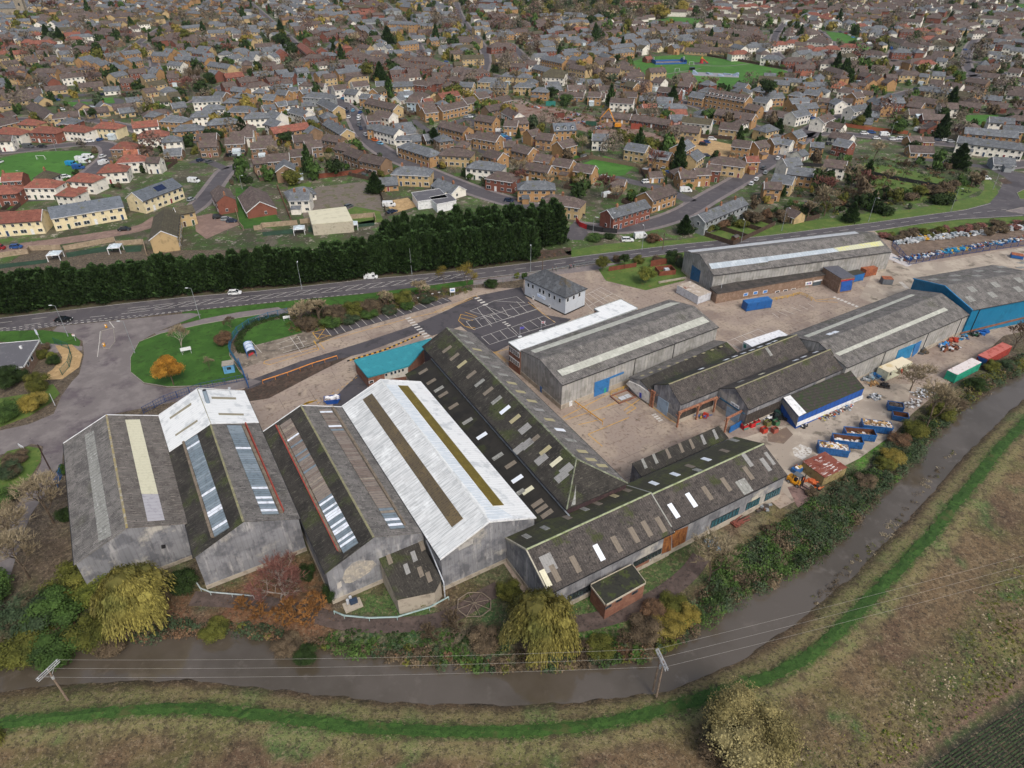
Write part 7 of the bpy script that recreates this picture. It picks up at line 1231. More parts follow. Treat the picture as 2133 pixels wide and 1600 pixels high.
# ================================================================ VEHICLES
M_tyre = flat('#1a1a1b', .9); M_cglass = flat('#1b2228', .12); M_hl = flat('#e8ecee', .2); M_tl = flat('#a3221f', .3); M_rim = flat('#8e9194', .35)
def carbody(L, W, hs, hr_, cab, kind='car'):
 """lower hull + cabin frame as one body mesh"""
 k = MB(); st_ = [(-L/2, .80, .42, hs*.86), (-L/2+.12, .92, .3, hs*.98), (-L*.32, 1, .24, hs), (0, 1, .22, hs*1.02), (L*.24, 1, .24, hs*.98), (L*.42, .95, .28, hs*.84), (L/2-.08, .86, .32, hs*.7), (L/2, .74, .42, hs*.6)]
 V = []; F = []
 for x, f, z0, z1 in st_: w_ = W/2*f; V += [(x, -w_*.94, z0), (x, -w_, z0+.2), (x, -w_, (z0+z1)/2), (x, -w_*.9, z1), (x, w_*.9, z1), (x, w_, (z0+z1)/2), (x, w_, z0+.2), (x, w_*.94, z0)]
 n = len(st_)
 for i in range(n-1):
  for j in range(8): a = i*8+j; b = i*8+(j+1) % 8; F.append((a, b, b+8, a+8))
 F += [tuple(range(8))[::-1], tuple(range((n-1)*8, n*8))]; k.add(V, F)
 x0, x1, x2, x3 = cab; wb_, wt = W/2*.9, W/2*.72       # roof panel and pillars
 k.add([(x1, -wt, hr_-.05), (x2, -wt, hr_-.05), (x2, wt, hr_-.05), (x1, wt, hr_-.05), (x1+.05, -wt*.92, hr_), (x2-.05, -wt*.92, hr_), (x2-.05, wt*.92, hr_), (x1+.05, wt*.92, hr_)], [(3, 2, 1, 0), (4, 5, 6, 7), (0, 1, 5, 4), (1, 2, 6, 5), (2, 3, 7, 6), (3, 0, 4, 7)])
 for s in (-1, 1):
  for (xa, xb) in ((x0, x1), (x3, x2), ((x1+x2)/2, (x1+x2)/2)): k.tube((xa, s*wb_, hs*.97), (xb, s*wt, hr_-.03), .05, None, 4)
 g = MB(); g.add([(x0+.04, -wb_*.97, hs*.95), (x3-.04, -wb_*.97, hs*.93), (x3-.04, wb_*.97, hs*.93), (x0+.04, wb_*.97, hs*.95), (x1+.02, -wt*.97, hr_-.06), (x2-.02, -wt*.97, hr_-.06), (x2-.02, wt*.97, hr_-.06), (x1+.02, wt*.97, hr_-.06)], [(0, 1, 5, 4), (1, 2, 6, 5), (2, 3, 7, 6), (3, 0, 4, 7)], M_cglass)
 return k.mesh('car_body'), g.mesh('car_glass')
def vanbody(L, W, H_):
 k = MB(); st_ = [(-L/2, .96, .35, H_*.97), (-L/2+.1, 1, .3, H_), (L*.18, 1, .28, H_), (L*.28, .96, .28, H_*.93), (L*.36, .95, .3, H_*.62), (L*.46, .92, .34, H_*.5), (L/2, .8, .42, H_*.38)]; V = []; F = []
 for x, f, z0, z1 in st_: w_ = W/2*f; V += [(x, -w_, z0), (x, -w_, z1*.7), (x, -w_*.88, z1), (x, w_*.88, z1), (x, w_, z1*.7), (x, w_, z0)]
 n = len(st_)
 for i in range(n-1):
  for j in range(6): a = i*6+j; b = i*6+(j+1) % 6; F.append((a, b, b+6, a+6))
 F += [tuple(range(6))[::-1], tuple(range((n-1)*6, n*6))]; k.add(V, F)
 g = MB(); g.add([(L*.285, -W*.42, H_*.9), (L*.37, -W*.44, H_*.6), (L*.37, W*.44, H_*.6), (L*.285, W*.42, H_*.9)], [(0, 1, 2, 3)], M_cglass)
 for s in (-1, 1): g.box((L*.2, s*W*.485, H_*.68), (.9, .06, .5), M_cglass)
 for v in range(4): x, y_, z = g.v[v]; g.v[v] = (x+.04, y_, z+.04)
 return k.mesh('van_body'), g.mesh('van_glass')
CARB = {'hatch': (carbody(4.0, 1.75, .92, 1.48, (-1.9, -1.55, .45, 1.15)), 4.0, 1.75), 'saloon': (carbody(4.6, 1.8, .9, 1.42, (-1.75, -1.1, .5, 1.25)), 4.6, 1.8), 'suv': (carbody(4.5, 1.85, 1.02, 1.66, (-2.15, -1.85, .5, 1.2)), 4.5, 1.85), 'van': (vanbody(5.2, 1.95, 2.2), 5.2, 1.95), 'smallvan': (vanbody(4.4, 1.8, 1.85), 4.4, 1.8)}
WH = MB(); WH.tube((0, -.1, 0), (0, .1, 0), .32, M_tyre, 12); WH.tube((0, -.115, 0), (0, .115, 0), .19, M_rim, 10); WH = WH.mesh('wheel')
HLm = MB(); HLm.box((0, 0, 0), (.12, .3, .14), M_hl); HLm = HLm.mesh('headlight'); TLm = MB(); TLm.box((0, 0, 0), (.08, .22, .2), M_tl); TLm = TLm.mesh('tail_light')
CC = {'white': '#d4d7d8', 'black': '#15171a', 'silver': '#8d9396', 'grey': '#4f5457', 'blue': '#1f4a86', 'dark blue': '#1a2740', 'red': '#8a1c1c', 'bright blue': '#1f86b8', 'orange': '#c2601f', 'yellow': '#c9a21f', 'pale blue': '#6fa3c0', 'green': '#2f4a3a'}
def car(u, v, ang, colr, kind='hatch', label=None, detail=None, group='parked cars of the town'):
 p = G(u, v, 0.035); e = empty({'van': 'van', 'smallvan': 'van'}.get(kind, 'parked_car' if not label else 'car'), (p.x, p.y, .035), math.radians(ang)); (b, g), L, W = CARB[kind][0], CARB[kind][1], CARB[kind][2]; cat = 'van' if 'van' in kind else 'car'
 if label: top(e, label, cat)
 else: auto(e, '%s %s' % (colr, {'hatch': 'hatchback', 'saloon': 'saloon car', 'suv': 'estate car', 'van': 'panel van', 'smallvan': 'small van'}[kind]), cat, group)
 o = place(b, 'body', e); set_mat(o, flat(CC[colr], .35)); place(g, 'windows', e)
 for x in (-L*.3, L*.31):
  for y in (-W/2+.1, W/2-.1): place(WH, 'wheel', e, (x, y, .32))
 if detail or detail is None and p.length < 260:
  for s in (-1, 1): place(HLm, 'headlight', e, (L/2-.1, s*W*.33, .62)); place(TLm, 'tail_light', e, (-L/2+.03, s*W*.36, .75))
 return e
car(490, 613, 7, 'white', 'hatch', 'white hatchback driving on the main road past the hatching', True); car(134, 669, 6, 'black', 'saloon', 'black car driving on the main road near the junction', True); car(773, 580, 6, 'white', 'smallvan', 'white small van driving on the main road behind the bare trees', True)
for q in '''35,517,8,blue,hatch|260,480,12,black,saloon|-2,520,8,red,smallvan|456,455,20,black,suv|472,459,10,silver,hatch|483,463,8,dark blue,hatch|399,418,75,silver,hatch|727,432,55,grey,hatch|811,430,5,white,van|817,443,40,dark blue,saloon|1060,420,-15,dark blue,hatch|1307,503,0,white,suv|1335,496,10,white,van|1368,501,0,red,hatch|1207,451,30,black,suv|1265,410,30,white,van|1428,400,0,white,van|1347,381,20,white,suv|1260,371,0,white,hatch|1390,362,20,blue,hatch|1383,356,-10,silver,hatch|1565,385,60,white,hatch|1575,376,60,white,hatch|1594,362,60,silver,hatch|1465,303,-20,black,suv|1464,301,-20,red,hatch|1472,298,-25,blue,hatch|1483,292,-10,white,suv|1437,305,-25,black,suv|1471,326,5,dark blue,hatch|717,207,30,bright blue,hatch|729,211,20,white,hatch|748,211,80,grey,hatch|752,220,80,grey,hatch|754,227,80,silver,hatch|751,236,80,blue,hatch|748,244,85,white,hatch|748,250,85,white,hatch|748,262,-85,grey,smallvan|752,270,-75,dark blue,suv|762,283,-60,white,hatch|781,294,-30,orange,hatch|792,301,-40,pale blue,hatch|720,229,85,black,hatch|724,235,85,dark blue,hatch|736,232,85,pale blue,hatch|727,246,85,white,hatch|972,246,-10,silver,hatch|979,245,-10,white,hatch|986,243,-10,grey,hatch|1040,275,10,white,smallvan|1050,285,5,bright blue,hatch|1058,290,5,blue,hatch|15,303,5,black,hatch|30,304,5,white,hatch|60,308,0,grey,van|88,307,5,black,saloon|170,302,5,black,suv|189,296,10,white,hatch|209,293,80,blue,hatch|215,328,80,white,hatch|217,342,75,white,van|170,335,-5,white,van|185,330,-5,white,van|178,340,-5,white,van|150,345,-10,bright blue,van|165,352,5,blue,van|137,371,20,white,suv|45,386,10,silver,hatch|15,380,10,white,van|0,340,80,white,hatch|80,295,5,red,hatch|5,300,5,red,hatch|119,210,10,blue,hatch|214,199,5,dark blue,hatch|162,225,10,white,hatch|130,230,5,white,hatch|418,336,60,dark blue,hatch|437,339,60,grey,hatch|480,325,60,black,hatch|497,333,60,black,hatch|405,380,-10,white,van|330,208,70,white,van|1677,252,10,orange,suv|1693,248,20,blue,hatch|1756,230,20,grey,hatch|1751,226,20,white,hatch|1800,280,0,white,suv|1815,278,-20,blue,suv|1842,283,0,white,van|1860,292,5,white,suv|1877,291,5,white,suv|1911,273,30,white,van|1952,294,0,dark blue,hatch|1968,294,0,white,hatch|1980,297,0,silver,hatch|2052,374,-10,white,suv|1687,428,10,blue,suv|1728,302,10,black,hatch|1750,68,-10,dark blue,hatch|1762,71,-10,red,hatch|1770,74,-10,white,hatch|1777,79,-10,bright blue,hatch|1790,84,0,white,van|1810,93,10,white,van|1830,88,10,silver,hatch|1850,96,10,dark blue,hatch|1855,103,80,blue,van|1265,165,-20,silver,hatch|1287,174,10,silver,hatch|1368,181,40,white,van|1420,207,20,silver,van|1480,259,5,bright blue,hatch|1440,195,10,dark blue,hatch|1908,187,10,dark blue,hatch|1825,290,0,white,hatch|1590,352,60,grey,hatch|1620,332,60,white,hatch|905,380,-20,black,hatch|920,350,-10,black,suv|845,160,10,blue,hatch|2010,105,10,blue,hatch|2090,55,10,blue,hatch|2060,58,10,red,hatch|2100,155,10,white,hatch|1900,60,10,white,hatch|650,60,5,white,hatch|770,48,10,white,van|600,70,10,silver,hatch|250,80,-20,red,hatch|265,78,0,white,van|1605,65,5,dark blue,hatch|1640,100,10,silver,hatch|930,130,5,blue,hatch|960,165,20,white,hatch'''.split('|'):
 t = q.split(','); car(float(t[0]), float(t[1]), float(t[2]), t[3], t[4])
# ================================================================ YARD THINGS
M_bsk = mat('skip_blue', '#265c94', [('#1d4a7c', .8, .5, .62), ('#7a5038', 3, .66, .74)], rough=.5, rand=.12); M_rusti = mat('skip_inside_rust', '#5d3a28', [('#6f4530', 1, .5, .6), ('#3f2a20', 2.5, .55, .65)]); M_rubble = mat('mixed_waste', '#8a8078', [('#c9c6c0', 1.8, .5, .58), ('#5a4a3e', 2.5, .52, .6), ('#b5986c', 1.2, .58, .66)])
def rubble(k, L, W, z, m, n=40, s=.4, r_=random.Random(2), seedcol=None):
 for i in range(n):
  c = (r_.uniform(-L/2, L/2), r_.uniform(-W/2, W/2), z+r_.uniform(0, .25)); mm = m if not seedcol else flat(r_.choice(seedcol)); k.box(c, (s*r_.uniform(.4, 1.8), s*r_.uniform(.3, 1.2), s*r_.uniform(.2, .8)), mm, r_.uniform(0, 3.1))
def roro(a, b, label, fill=None, H_=2.0, W=2.45, colm=None, L=None):
 """roll-on skip: a,b = near long top edge in the photograph"""
 A, B_ = G(*a, H_), G(*b, H_); d = B_-A; L = L or d.length; ang = math.atan2(d.y, d.x); c = (A+B_)/2+Vector((-math.sin(ang), math.cos(ang), 0))*W/2; e = empty('skip', (c.x, c.y, .03), ang); top(e, label, 'skip', 'blue roll-on skips in the scrap yard'); cm = colm or M_bsk
 k = MB(); t = .09; k.box((0, 0, .3), (L, W, .12), cm)
 for s in (-1, 1):
  k.box((0, s*(W/2-t/2), H_/2+.1), (L, t, H_-.2), cm)
  for i in range(11): k.box((-L/2+.25+i*(L-.5)/10, s*(W/2+.03), H_/2+.1), (.13, .1, H_-.25), cm)
  k.box((0, s*(W/2), H_), (L+.1, .16, .14), cm); k.box((s*(L/2-t/2), 0, H_/2+.1), (t, W-.2, H_-.2), cm); k.box((s*L/2, 0, H_), (.14, W, .14), cm); k.box((0, s*.55, .13), (L, .16, .2), M_black)
 k.build('body', e); k = MB()
 for s in (-1, 1): k.box((0, s*(W/2-t-.02), H_/2+.15), (L-.22, .02, H_-.42), M_rusti); k.box((s*(L/2-t-.03), 0, H_/2+.15), (.02, W-.25, H_-.42), M_rusti)
 k.box((0, 0, .38), (L-.2, W-.2, .03), M_rusti); k.build('lining', e)
 if fill: k = MB(); k.box((0, 0, fill[0]*.5+.2), (L-.3, W-.3, fill[0]), M_rubble); rubble(k, L-.9, W-.8, fill[0]+.2, None, 55, .5, random.Random(len(label)), fill[1]); k.build('waste', e)
 return e
wst = ['#d8d6d4', '#c9c2b8', '#e4e2de', '#8a5a3c', '#c9a24a', '#b9b0a8', '#6b5648']; wood = ['#b08c5c', '#c4a474', '#9a7850', '#d8d6d4', '#6f5a44']
roro((1707, 932), (1771, 941), 'blue skip heaped with white waste, nearest the rusty tank', (1.7, wst), 1.9); roro((1738, 917), (1800, 924), 'blue skip with a few white sheets inside, second from the rusty tank', (.5, wst[:3]), 1.9); roro((1764, 903), (1827, 908), 'rust-lined blue skip holding long poles, third from the rusty tank', (.45, wood), 1.9); roro((1799, 886), (1861, 893), 'blue skip full of flat timber and boards, fourth from the rusty tank', (1.75, wood), 1.9)
roro((1861, 866), (1894, 872), 'shallow blue skip with rusty inside, half hidden by the leaning tree', None, 1.4, 2.2); roro((1852, 846), (1884, 851), 'blue skip with dark waste at the back of the row', (1.0, ['#4a4440', '#5a5048', '#6b5f55']), 1.5, 2.2)
def wskip(u, v, ang, label, fill):          # small chain skip
 p = G(u, v); e = empty('skip', (p.x, p.y, .02), math.radians(ang)); top(e, label, 'skip'); k = MB(); b0 = [(-1.2, -.8, 0), (1.2, -.8, 0), (1.2, .8, 0), (-1.2, .8, 0)]; t0 = [(-1.9, -.95, 1.3), (1.9, -.95, 1.3), (1.9, .95, 1.3), (-1.9, .95, 1.3)]
 k.add(b0+t0, [(3, 2, 1, 0), (0, 1, 5, 4), (1, 2, 6, 5), (2, 3, 7, 6), (3, 0, 4, 7)], flat('#1d4fa0', .5)); k.box((0, -.98, 1.28), (3.9, .1, .12), flat('#1d4fa0', .5)); k.box((0, .98, 1.28), (3.9, .1, .12), flat('#1d4fa0', .5)); k.build('body', e)
 k = MB(); k.box((0, 0, 1.15), (3.5, 1.7, .2), M_rubble); rubble(k, 2.8, 1.3, 1.3, None, 26, .6, random.Random(3), fill); k.build('waste', e)
wskip(693, 838, 12, 'blue skip piled with white bags behind the dark mossy-roofed shed', ['#e6e6e8', '#d4d4da', '#f0f0f0'])
def containerbox(a, b, label, H_, W, mw, mr, side=1, name='container', cat='container', details=None, L=None):
 A, B_ = G(*a, H_), G(*b, H_); d = B_-A; L = L or d.length; ang = math.atan2(d.y, d.x); n = Vector((-math.sin(ang), math.cos(ang), 0)); c = A+d.normalized()*L/2+n*W/2*side; e = empty(name, (c.x, c.y, .03), ang); top(e, label, cat); k = MB(); k.box((0, 0, H_/2+.08), (L, W, H_-.16), mw)
 for i in range(int(L/.55)):
  for s in (-1, 1): k.box((-L/2+.3+i*.55, s*(W/2+.015), H_/2), (.24, .04, H_-.35), mw)
 for s in (-1, 1):
  for t in (-1, 1): k.box((s*(L/2-.06), t*(W/2-.06), H_/2), (.16, .16, H_+.02), mw)
 k.build('body', e); k = MB(); k.box((0, 0, H_+.02), (L+.04, W+.04, .06), mr); k.build('roof', e)
 B = Bld(); B.e = e; B.c = c; nn = -n*side; B.pl = {'S': (A, nn), 'E': (A, -d.normalized()), 'E2': (A+d.normalized()*L, d.normalized())}; return B
Yc = lambda x, y: (1833+x/7.11, 640+y/7.11)
g1 = containerbox(Yc(1145, 1005), Yc(1505, 820), 'green container with white roof beside the river scrub', 2.6, 2.5, mat('container_green', '#1f9478', [('#1a7f68', .8, .5, .62)]), mat('dirty_white_roof', '#d2cbc8', [('#b09a94', 1.2, .56, .66)]))
r1_ = containerbox(Yc(1600, 775), Yc(1870, 630), 'red container with blue end doors beside the river scrub', 2.6, 2.5, mat('container_red', '#9c3a30', [('#7f3028', .8, .5, .62)]), mat('faded_red_roof', '#b5665c', [('#9c4a40', .8, .5, .6), ('#5d4a48', 3, .62, .7)]), L=12)
patch(r1_, 'E', [Yc(1445, 720), Yc(1595, 780), Yc(1540, 890), Yc(1500, 850)], flat('#1d4f8c', .5), 'end_doors', .1)
c1 = containerbox(Yc(130, 970), Yc(480, 815), 'cream site cabin with black edging beside the grey warehouse doors', 2.7, 2.9, flat('#cfd0b8', .6), mat('cabin_roof', '#d6cdb4', [('#c9b890', .4, .5, .6)]), name='site_cabin', cat='cabin')
for x0, y0, m_, nm in ((158, 990, M_gla, 'window'), (283, 932, M_gla, 'window'), (325, 935, flat('#a8452f'), 'door')): patch(c1, 'S', [Yc(x0-14, y0-18), Yc(x0+14, y0-30), Yc(x0+10, y0+(12 if nm == 'window' else 38)), Yc(x0-18, y0+(26 if nm == 'window' else 50))], m_, nm, .06)
wc = containerbox((1455, 618), (1482, 609), 'off-white portable office with rusty roof beside the road-side warehouse', 2.7, 9.0, flat('#c3c6cc', .6), mat('rusty_cabin_roof', '#a89c8e', [('#7a5040', .3, .55, .62), ('#c0b8ae', .8, .5, .6)]), name='portable_office', cat='cabin')
wb_ = containerbox(Ya(1508, 290), Ya(1620, 360), 'white-roofed portable building beside marked bays, behind the dark workshops', 3.0, 13.0, flat('#c9d0d6', .6), flat('#e6e8ea', .5), name='portable_building', cat='cabin')
patch(wb_, 'S', [Ya(1510, 318), Ya(1540, 322), Ya(1540, 368), Ya(1510, 360)], flat('#2a7a74'), 'window', .06)
bc = containerbox(V8(-140, 922), V8(65, 890), 'blue container with window beside the brick annexe', 2.6, 2.5, flat('#1f5a9a', .5), flat('#2a66a4', .5))
bc2 = containerbox((1769, 576), (1802, 569), 'blue container with dark roof behind the loading bay', 2.6, 3.0, flat('#2468a8', .5), flat('#3a3a30')); rc = containerbox((1805, 563), (1829, 558), 'rusty brown container against the road-side warehouse', 2.6, 3.0, M_rust, M_rust)
gb = containerbox((1841, 582), (1862, 583), 'open grey skip with rusty rim near the road-side warehouse corner', 1.9, 2.4, flat('#6b7076'), M_rust, cat='skip', name='steel_box')
bskp = containerbox((2108, 531), (2133, 535), 'low blue skip with rusty load at the far storage fence', 1.2, 2.6, flat('#1f5a9a'), M_rust, cat='skip', name='steel_box')
# rusty tank
tk = MB(); e = empty('scrap_tank', tuple(G(1712, 985, 0)), math.radians(28)); top(e, 'big rusty box tank with white-streaked top beside the forklift', 'tank')
tk.box((0, 0, 1.15), (6.6, 5.6, 2.3), mat('rusted_cream_steel', '#8f8158', [('#7a6a48', .8, .5, .6), ('#6b4a30', 1.5, .56, .66)])); tk.build('tank_body', e); tk = MB(); tk.box((0, 0, 2.34), (6.7, 5.7, .1), mat('rusted_streaked_top', '#7d4638', [('#d8d4d0', .9, .56, .62, (.5, 2.5, 1)), ('#6f3428', .8, .5, .6), ('#2b2420', .35, .6, .66)])); tk.build('tank_top', e)
# forklift
e = empty('forklift', tuple(G(1656, 1008, 0)), math.radians(-52)); top(e, 'yellow forklift with dark cab parked beside the rusty tank', 'forklift'); Mfy = flat('#d9951a', .4)
k = MB(); k.box((-1.0, 0, .95), (1.3, 1.5, .9), Mfy); k.box((.1, 0, .6), (1.6, 1.4, .45), Mfy); k.box((-1.5, 0, 1.0), (.5, 1.3, .7), Mfy); k.build('body', e); k = MB()
for x in (-.6, .8):
 for y in (-.6, .6): k.box((x, y, 1.75), (.1, .1, 1.6), M_black)
k.box((.1, 0, 2.58), (1.6, 1.35, .1), flat('#5d6266')); k.box((-.1, 0, 1.2), (.6, .7, .5), M_black); k.build('cab', e)
k = MB()
for y in (-.45, .45): k.box((1.35, y, 1.7), (.14, .12, 3.2), M_black); k.box((2.1, y, .25), (1.4, .14, .08), M_black)
for z in (.6, 1.6, 2.9): k.box((1.35, 0, z), (.1, .9, .12), M_black)
k.build('mast', e)
for x, y in ((-1.1, -.75), (-1.1, .75), (.85, -.75), (.85, .75)): w_ = place(WH, 'wheel', e, (x, y, .4), 0, 1.25)
tr_ = empty('load_bin', tuple(G(1659, 982, 0)), math.radians(35)); top(tr_, 'blue metal bin heaped with scrap behind the yellow forklift', 'bin'); k = MB(); k.box((0, 0, .5), (2.2, 1.5, 1.0), M_bsk); k.build('body', tr_); k = MB(); rubble(k, 1.6, 1.0, 1.0, None, 18, .4, random.Random(6), wst); k.build('scrap', tr_)
# steel plates
for i, q in enumerate(('1640,1015 1675,1008 1706,1030 1662,1058',)): sheet('steel_plates', q, mat('rusty_plate', '#75605a', [('#866c64', .5, .5, .6), ('#5d4a45', 1.6, .52, .62)]), .05)
sheet('yard_stain', '1650,935 1668,925 1692,935 1690,945 1672,958 1655,950', mat('spilled_plaster', '#c9c6c0', [('#8f8578', 1.6, .54, .62), ('#a89f92', .8, .5, .6)]), .03); sheet('yard_stain', '1843,520 1862,530 1900,552 1890,556 1850,540 1838,532', mat('pale_spill', '#bdb9b8', [('#9a9490', .8, .5, .62)]), .032); sheet('yard_stain', '1638,890 1652,905 1632,925 1600,920 1598,905', mat('mud_stain', '#6f5f54', [('#80705f', .6, .5, .6)]), .03)
# piles
def pile(u, v, L, W, ang, label, cols, n=50, s=.5, z=.1, h=.6, name='scrap_pile', cat='scrap', base=None):
 p = G(u, v); e = empty(name, (p.x, p.y, .02), math.radians(ang)); top(e, label, cat); r_ = random.Random(int(u*7+v)); k = MB()
 for i in range(n):
  x, y = r_.gauss(0, L/4), r_.gauss(0, W/4); hh = h*math.exp(-(x/L*2)**2-(y/W*2)**2); x = max(-L/2, min(L/2, x)); y = max(-W/2, min(W/2, y)); m_ = flat(r_.choice(cols)); t = r_.random()
  if t < .25: a = r_.uniform(0, 3.1); k.tube((x, y, hh*r_.random()+.1), (x+s*2.4*math.cos(a), y+s*2.4*math.sin(a), .15+hh*r_.random()), s*.13, m_, 6)
  else: k.box((x, y, hh*r_.random()+s*.2), (s*r_.uniform(.4, 1.7), s*r_.uniform(.3, 1.1), s*r_.uniform(.15, .8)), m_, r_.uniform(0, 3.1))
 k.build('scrap', e); return e
gry = ['#8f959a', '#b9bec2', '#5d6266', '#d4d7da', '#3a3d40']; mix = gry+['#2a6a9c', '#a8502a', '#6b4a38', '#c9c6c0']; bl = ['#1d6aa8', '#1a4a86', '#2a8ab8', '#15304f']
pile(1812, 790, 5, 3, 20, 'tangle of silver ducting beside the blue-fronted shed', gry[:2]+['#7f9aa8'], 26, .9, h=1.2); pile(1828, 785, 4, 3, 20, 'heap of blue plastic tubs beside the cream cabin', bl, 22, .8, h=.8, name='tub_pile', cat='tubs'); pile(1838, 806, 3, 2, 20, 'black bags and offcuts beside the cream cabin', ['#1c1d20', '#2a2b2e', '#3a3028'], 20, .7, h=.5); pile(1820, 802, 2.4, 2, 20, 'crate of timber offcuts beside the silver ducting', ['#b08c5c', '#9a7850', '#c4a474'], 22, .6, h=1.0)
pile(1822, 828, 3.5, 2.4, 20, 'broken machine and yellow parts past the end of the blue-fronted shed', gry+['#c9a22a'], 36, .5); pile(1765, 850, 4, 2.2, 25, 'heap of grey and white scrap beside the blue-fronted shed wall', mix, 46, .5, h=.7); pile(1742, 862, 4, 1.5, 25, 'small mixed scrap along the blue-fronted shed', mix, 40, .4); pile(1720, 870, 4, 2, 25, 'metal offcuts with two yellow-topped drums beside the blue-fronted shed', mix+['#c9c22a'], 36, .4); pile(1672, 888, 2.5, 1.6, 20, 'black bags at the corner of the blue-fronted shed', ['#1c1d20', '#26282c', '#d4d7da'], 24, .5, h=.5); pile(1616, 868, 5, 4, 25, 'heap of black and green tyres and bags by the dark workshop', ['#15181a', '#1f2a2c', '#1a3a34', '#26282c'], 70, .8, h=1.3); pile(1600, 875, 3, 2, 25, 'white crumpled sheeting by the dark workshop', ['#e0e2e4', '#c4cad0', '#26282c'], 22, .6, h=.7)
for u, v, c, lb in ((1550, 893, '#b8262a', 'red and teal bin, leftmost of three by the dark workshop'), (1565, 888, '#b8262a', 'red bin, middle of three by the dark workshop'), (1574, 883, '#b8262a', 'red and teal bin, rightmost of three by the dark workshop'), (1590, 900, '#b03a28', 'small round red tub beside the red bins'), (1612, 900, '#9c5648', 'pink-rimmed stillage box right of the red bins'), (1615, 885, '#3a6a48', 'green open box behind the pink-rimmed stillage'), (1597, 886, '#6b6a3a', 'olive box between the red bins and the tyres')):
 p = G(u, v); e = empty('storage_bin', (p.x, p.y, .02), math.radians(25)); top(e, lb, 'bin'); k = MB(); m_ = flat(c)
 for s in (-1, 1): k.box((0, s*.55, .6), (1.3, .08, 1.2), m_); k.box((s*.61, 0, .6), (.08, 1.02, 1.2), m_)
 k.box((0, 0, .08), (1.14, 1.02, .1), m_); k.box((0, 0, .8), (1.14, 1.02, .06), flat('#5a4a40')); k.build('box', e); k = MB(); k.box((0, -.6, .35), (1.32, .04, .5), flat('#1f8a80') if 'teal' in lb else m_); k.build('front_panel', e)
pile(1467, 870, 1.5, 1.3, 15, 'small stack of coloured pallets in front of the dark workshop', ['#b08c3c', '#2a5a9c', '#a83a2a'], 14, .8, h=1.0, name='pallet_stack', cat='pallets'); pile(1975, 725, 6, 3.2, 30, 'stack of rusty sheets and frames beside the grey warehouse', ['#7a4a34', '#8a5a40', '#6b4a3c', '#c4cad0', '#2a2c2e'], 60, .8, h=.8); pile(1918, 735, 2, 1.8, 30, 'round stack of grey cable drums beside the blue loading door', ['#4a4d50', '#5d5040'], 14, 1.1, h=1.2, name='cable_drums', cat='drums'); pile(1968, 722, 2.4, 1.6, 30, 'bright blue crates by the grey warehouse', ['#1f7ac0', '#2488cc'], 10, 1.1, h=.6, name='crates', cat='crates'); pile(1988, 711, 2.6, 1.6, 30, 'stacked red crates by the grey warehouse', ['#a83a28', '#8f3020', '#b8563a'], 14, 1.0, h=1.0, name='crates', cat='crates'); pile(2007, 706, 3.4, 1.6, 30, 'blue tubs and frames near the corner of the blue warehouse', bl+gry, 26, .6); pile(2030, 698, 3, 2, 20, 'tyres and a green drum against the blue warehouse', ['#1a1c1e', '#26282a', '#1f5a3a', '#8a8f94'], 30, .7, h=.7); pile(2053, 695, 2.6, 1.6, 20, 'blue tarpaulin bundle against the blue warehouse', ['#1f6ab8', '#1a58a0'], 12, 1.1, h=.6)
pile(1925, 820, 6, 3, 25, 'white plastic and mixed rubbish under the leaning bare tree', ['#d8dadc', '#b9c4d0', '#8a8f94', '#5a5048'], 60, .5); pile(1900, 842, 5, 3, 25, 'pale scrap heap behind the back skips', ['#d8dadc', '#a8a4a0', '#6b6058'], 50, .5)
pile(1690, 1006, 3, 1.2, -40, 'bundle of orange pipes beside the rusty tank', ['#c9683a', '#b85a30'], 16, .8, h=.4, name='pipe_bundle', cat='pipes'); pile(1702, 1018, 1.6, 1, -40, 'small orange tray of parts beside the rusty tank', ['#b8602a', '#8f959a', '#26282a'], 14, .5)
pile(1481, 1136, 2.2, 1.6, -20, 'grey-blue metal frame lying on the rough ground behind the rusty workshop', ['#6f8a9c', '#7a4a3a', '#6f8a9c'], 14, 1.1, h=.1, name='metal_frame', cat='frame'); pile(1532, 1092, 1.2, 1, 0, 'rusty round tank on the rough ground by the teal windows', ['#6b3a30', '#7a4438'], 8, 1.3, h=.8, name='rusty_drum', cat='drum'); pile(1590, 1060, 3, 1, 25, 'old wheel arches along the workshop wall', ['#8a8f94', '#4a4440', '#6b5040'], 16, .7)
NTH = 'first second third fourth fifth sixth seventh eighth ninth tenth eleventh twelfth thirteenth fourteenth fifteenth sixteenth'.split()
sr = random.Random(21)
for i in range(15):
 u = 1872+i*19; v = 507-i*2.2; pile(u, v, 4.5, 2.2, 12, 'stacked grey steel units, %s from the left in the rear storage row' % NTH[i], gry[:2]+['#a8adb0', '#c4c6c8']+(['#c99a2a'] if i in (3, 5, 8) else ['#9aa8b0']), 22, 1.1, h=1.5)
for i in range(16):
 u = 1886+i*17; v = 541-i*2.9; pile(u, v, 4.2, 2.0, 12, 'mixed coloured scrap behind the blue fence, %s from the left in the front row' % NTH[i], (mix+bl) if i not in (5, 6, 7) else ['#1f84b0', '#1f84b0', '#2a90b8', '#c9a22a'], 34, .8, h=1.0)
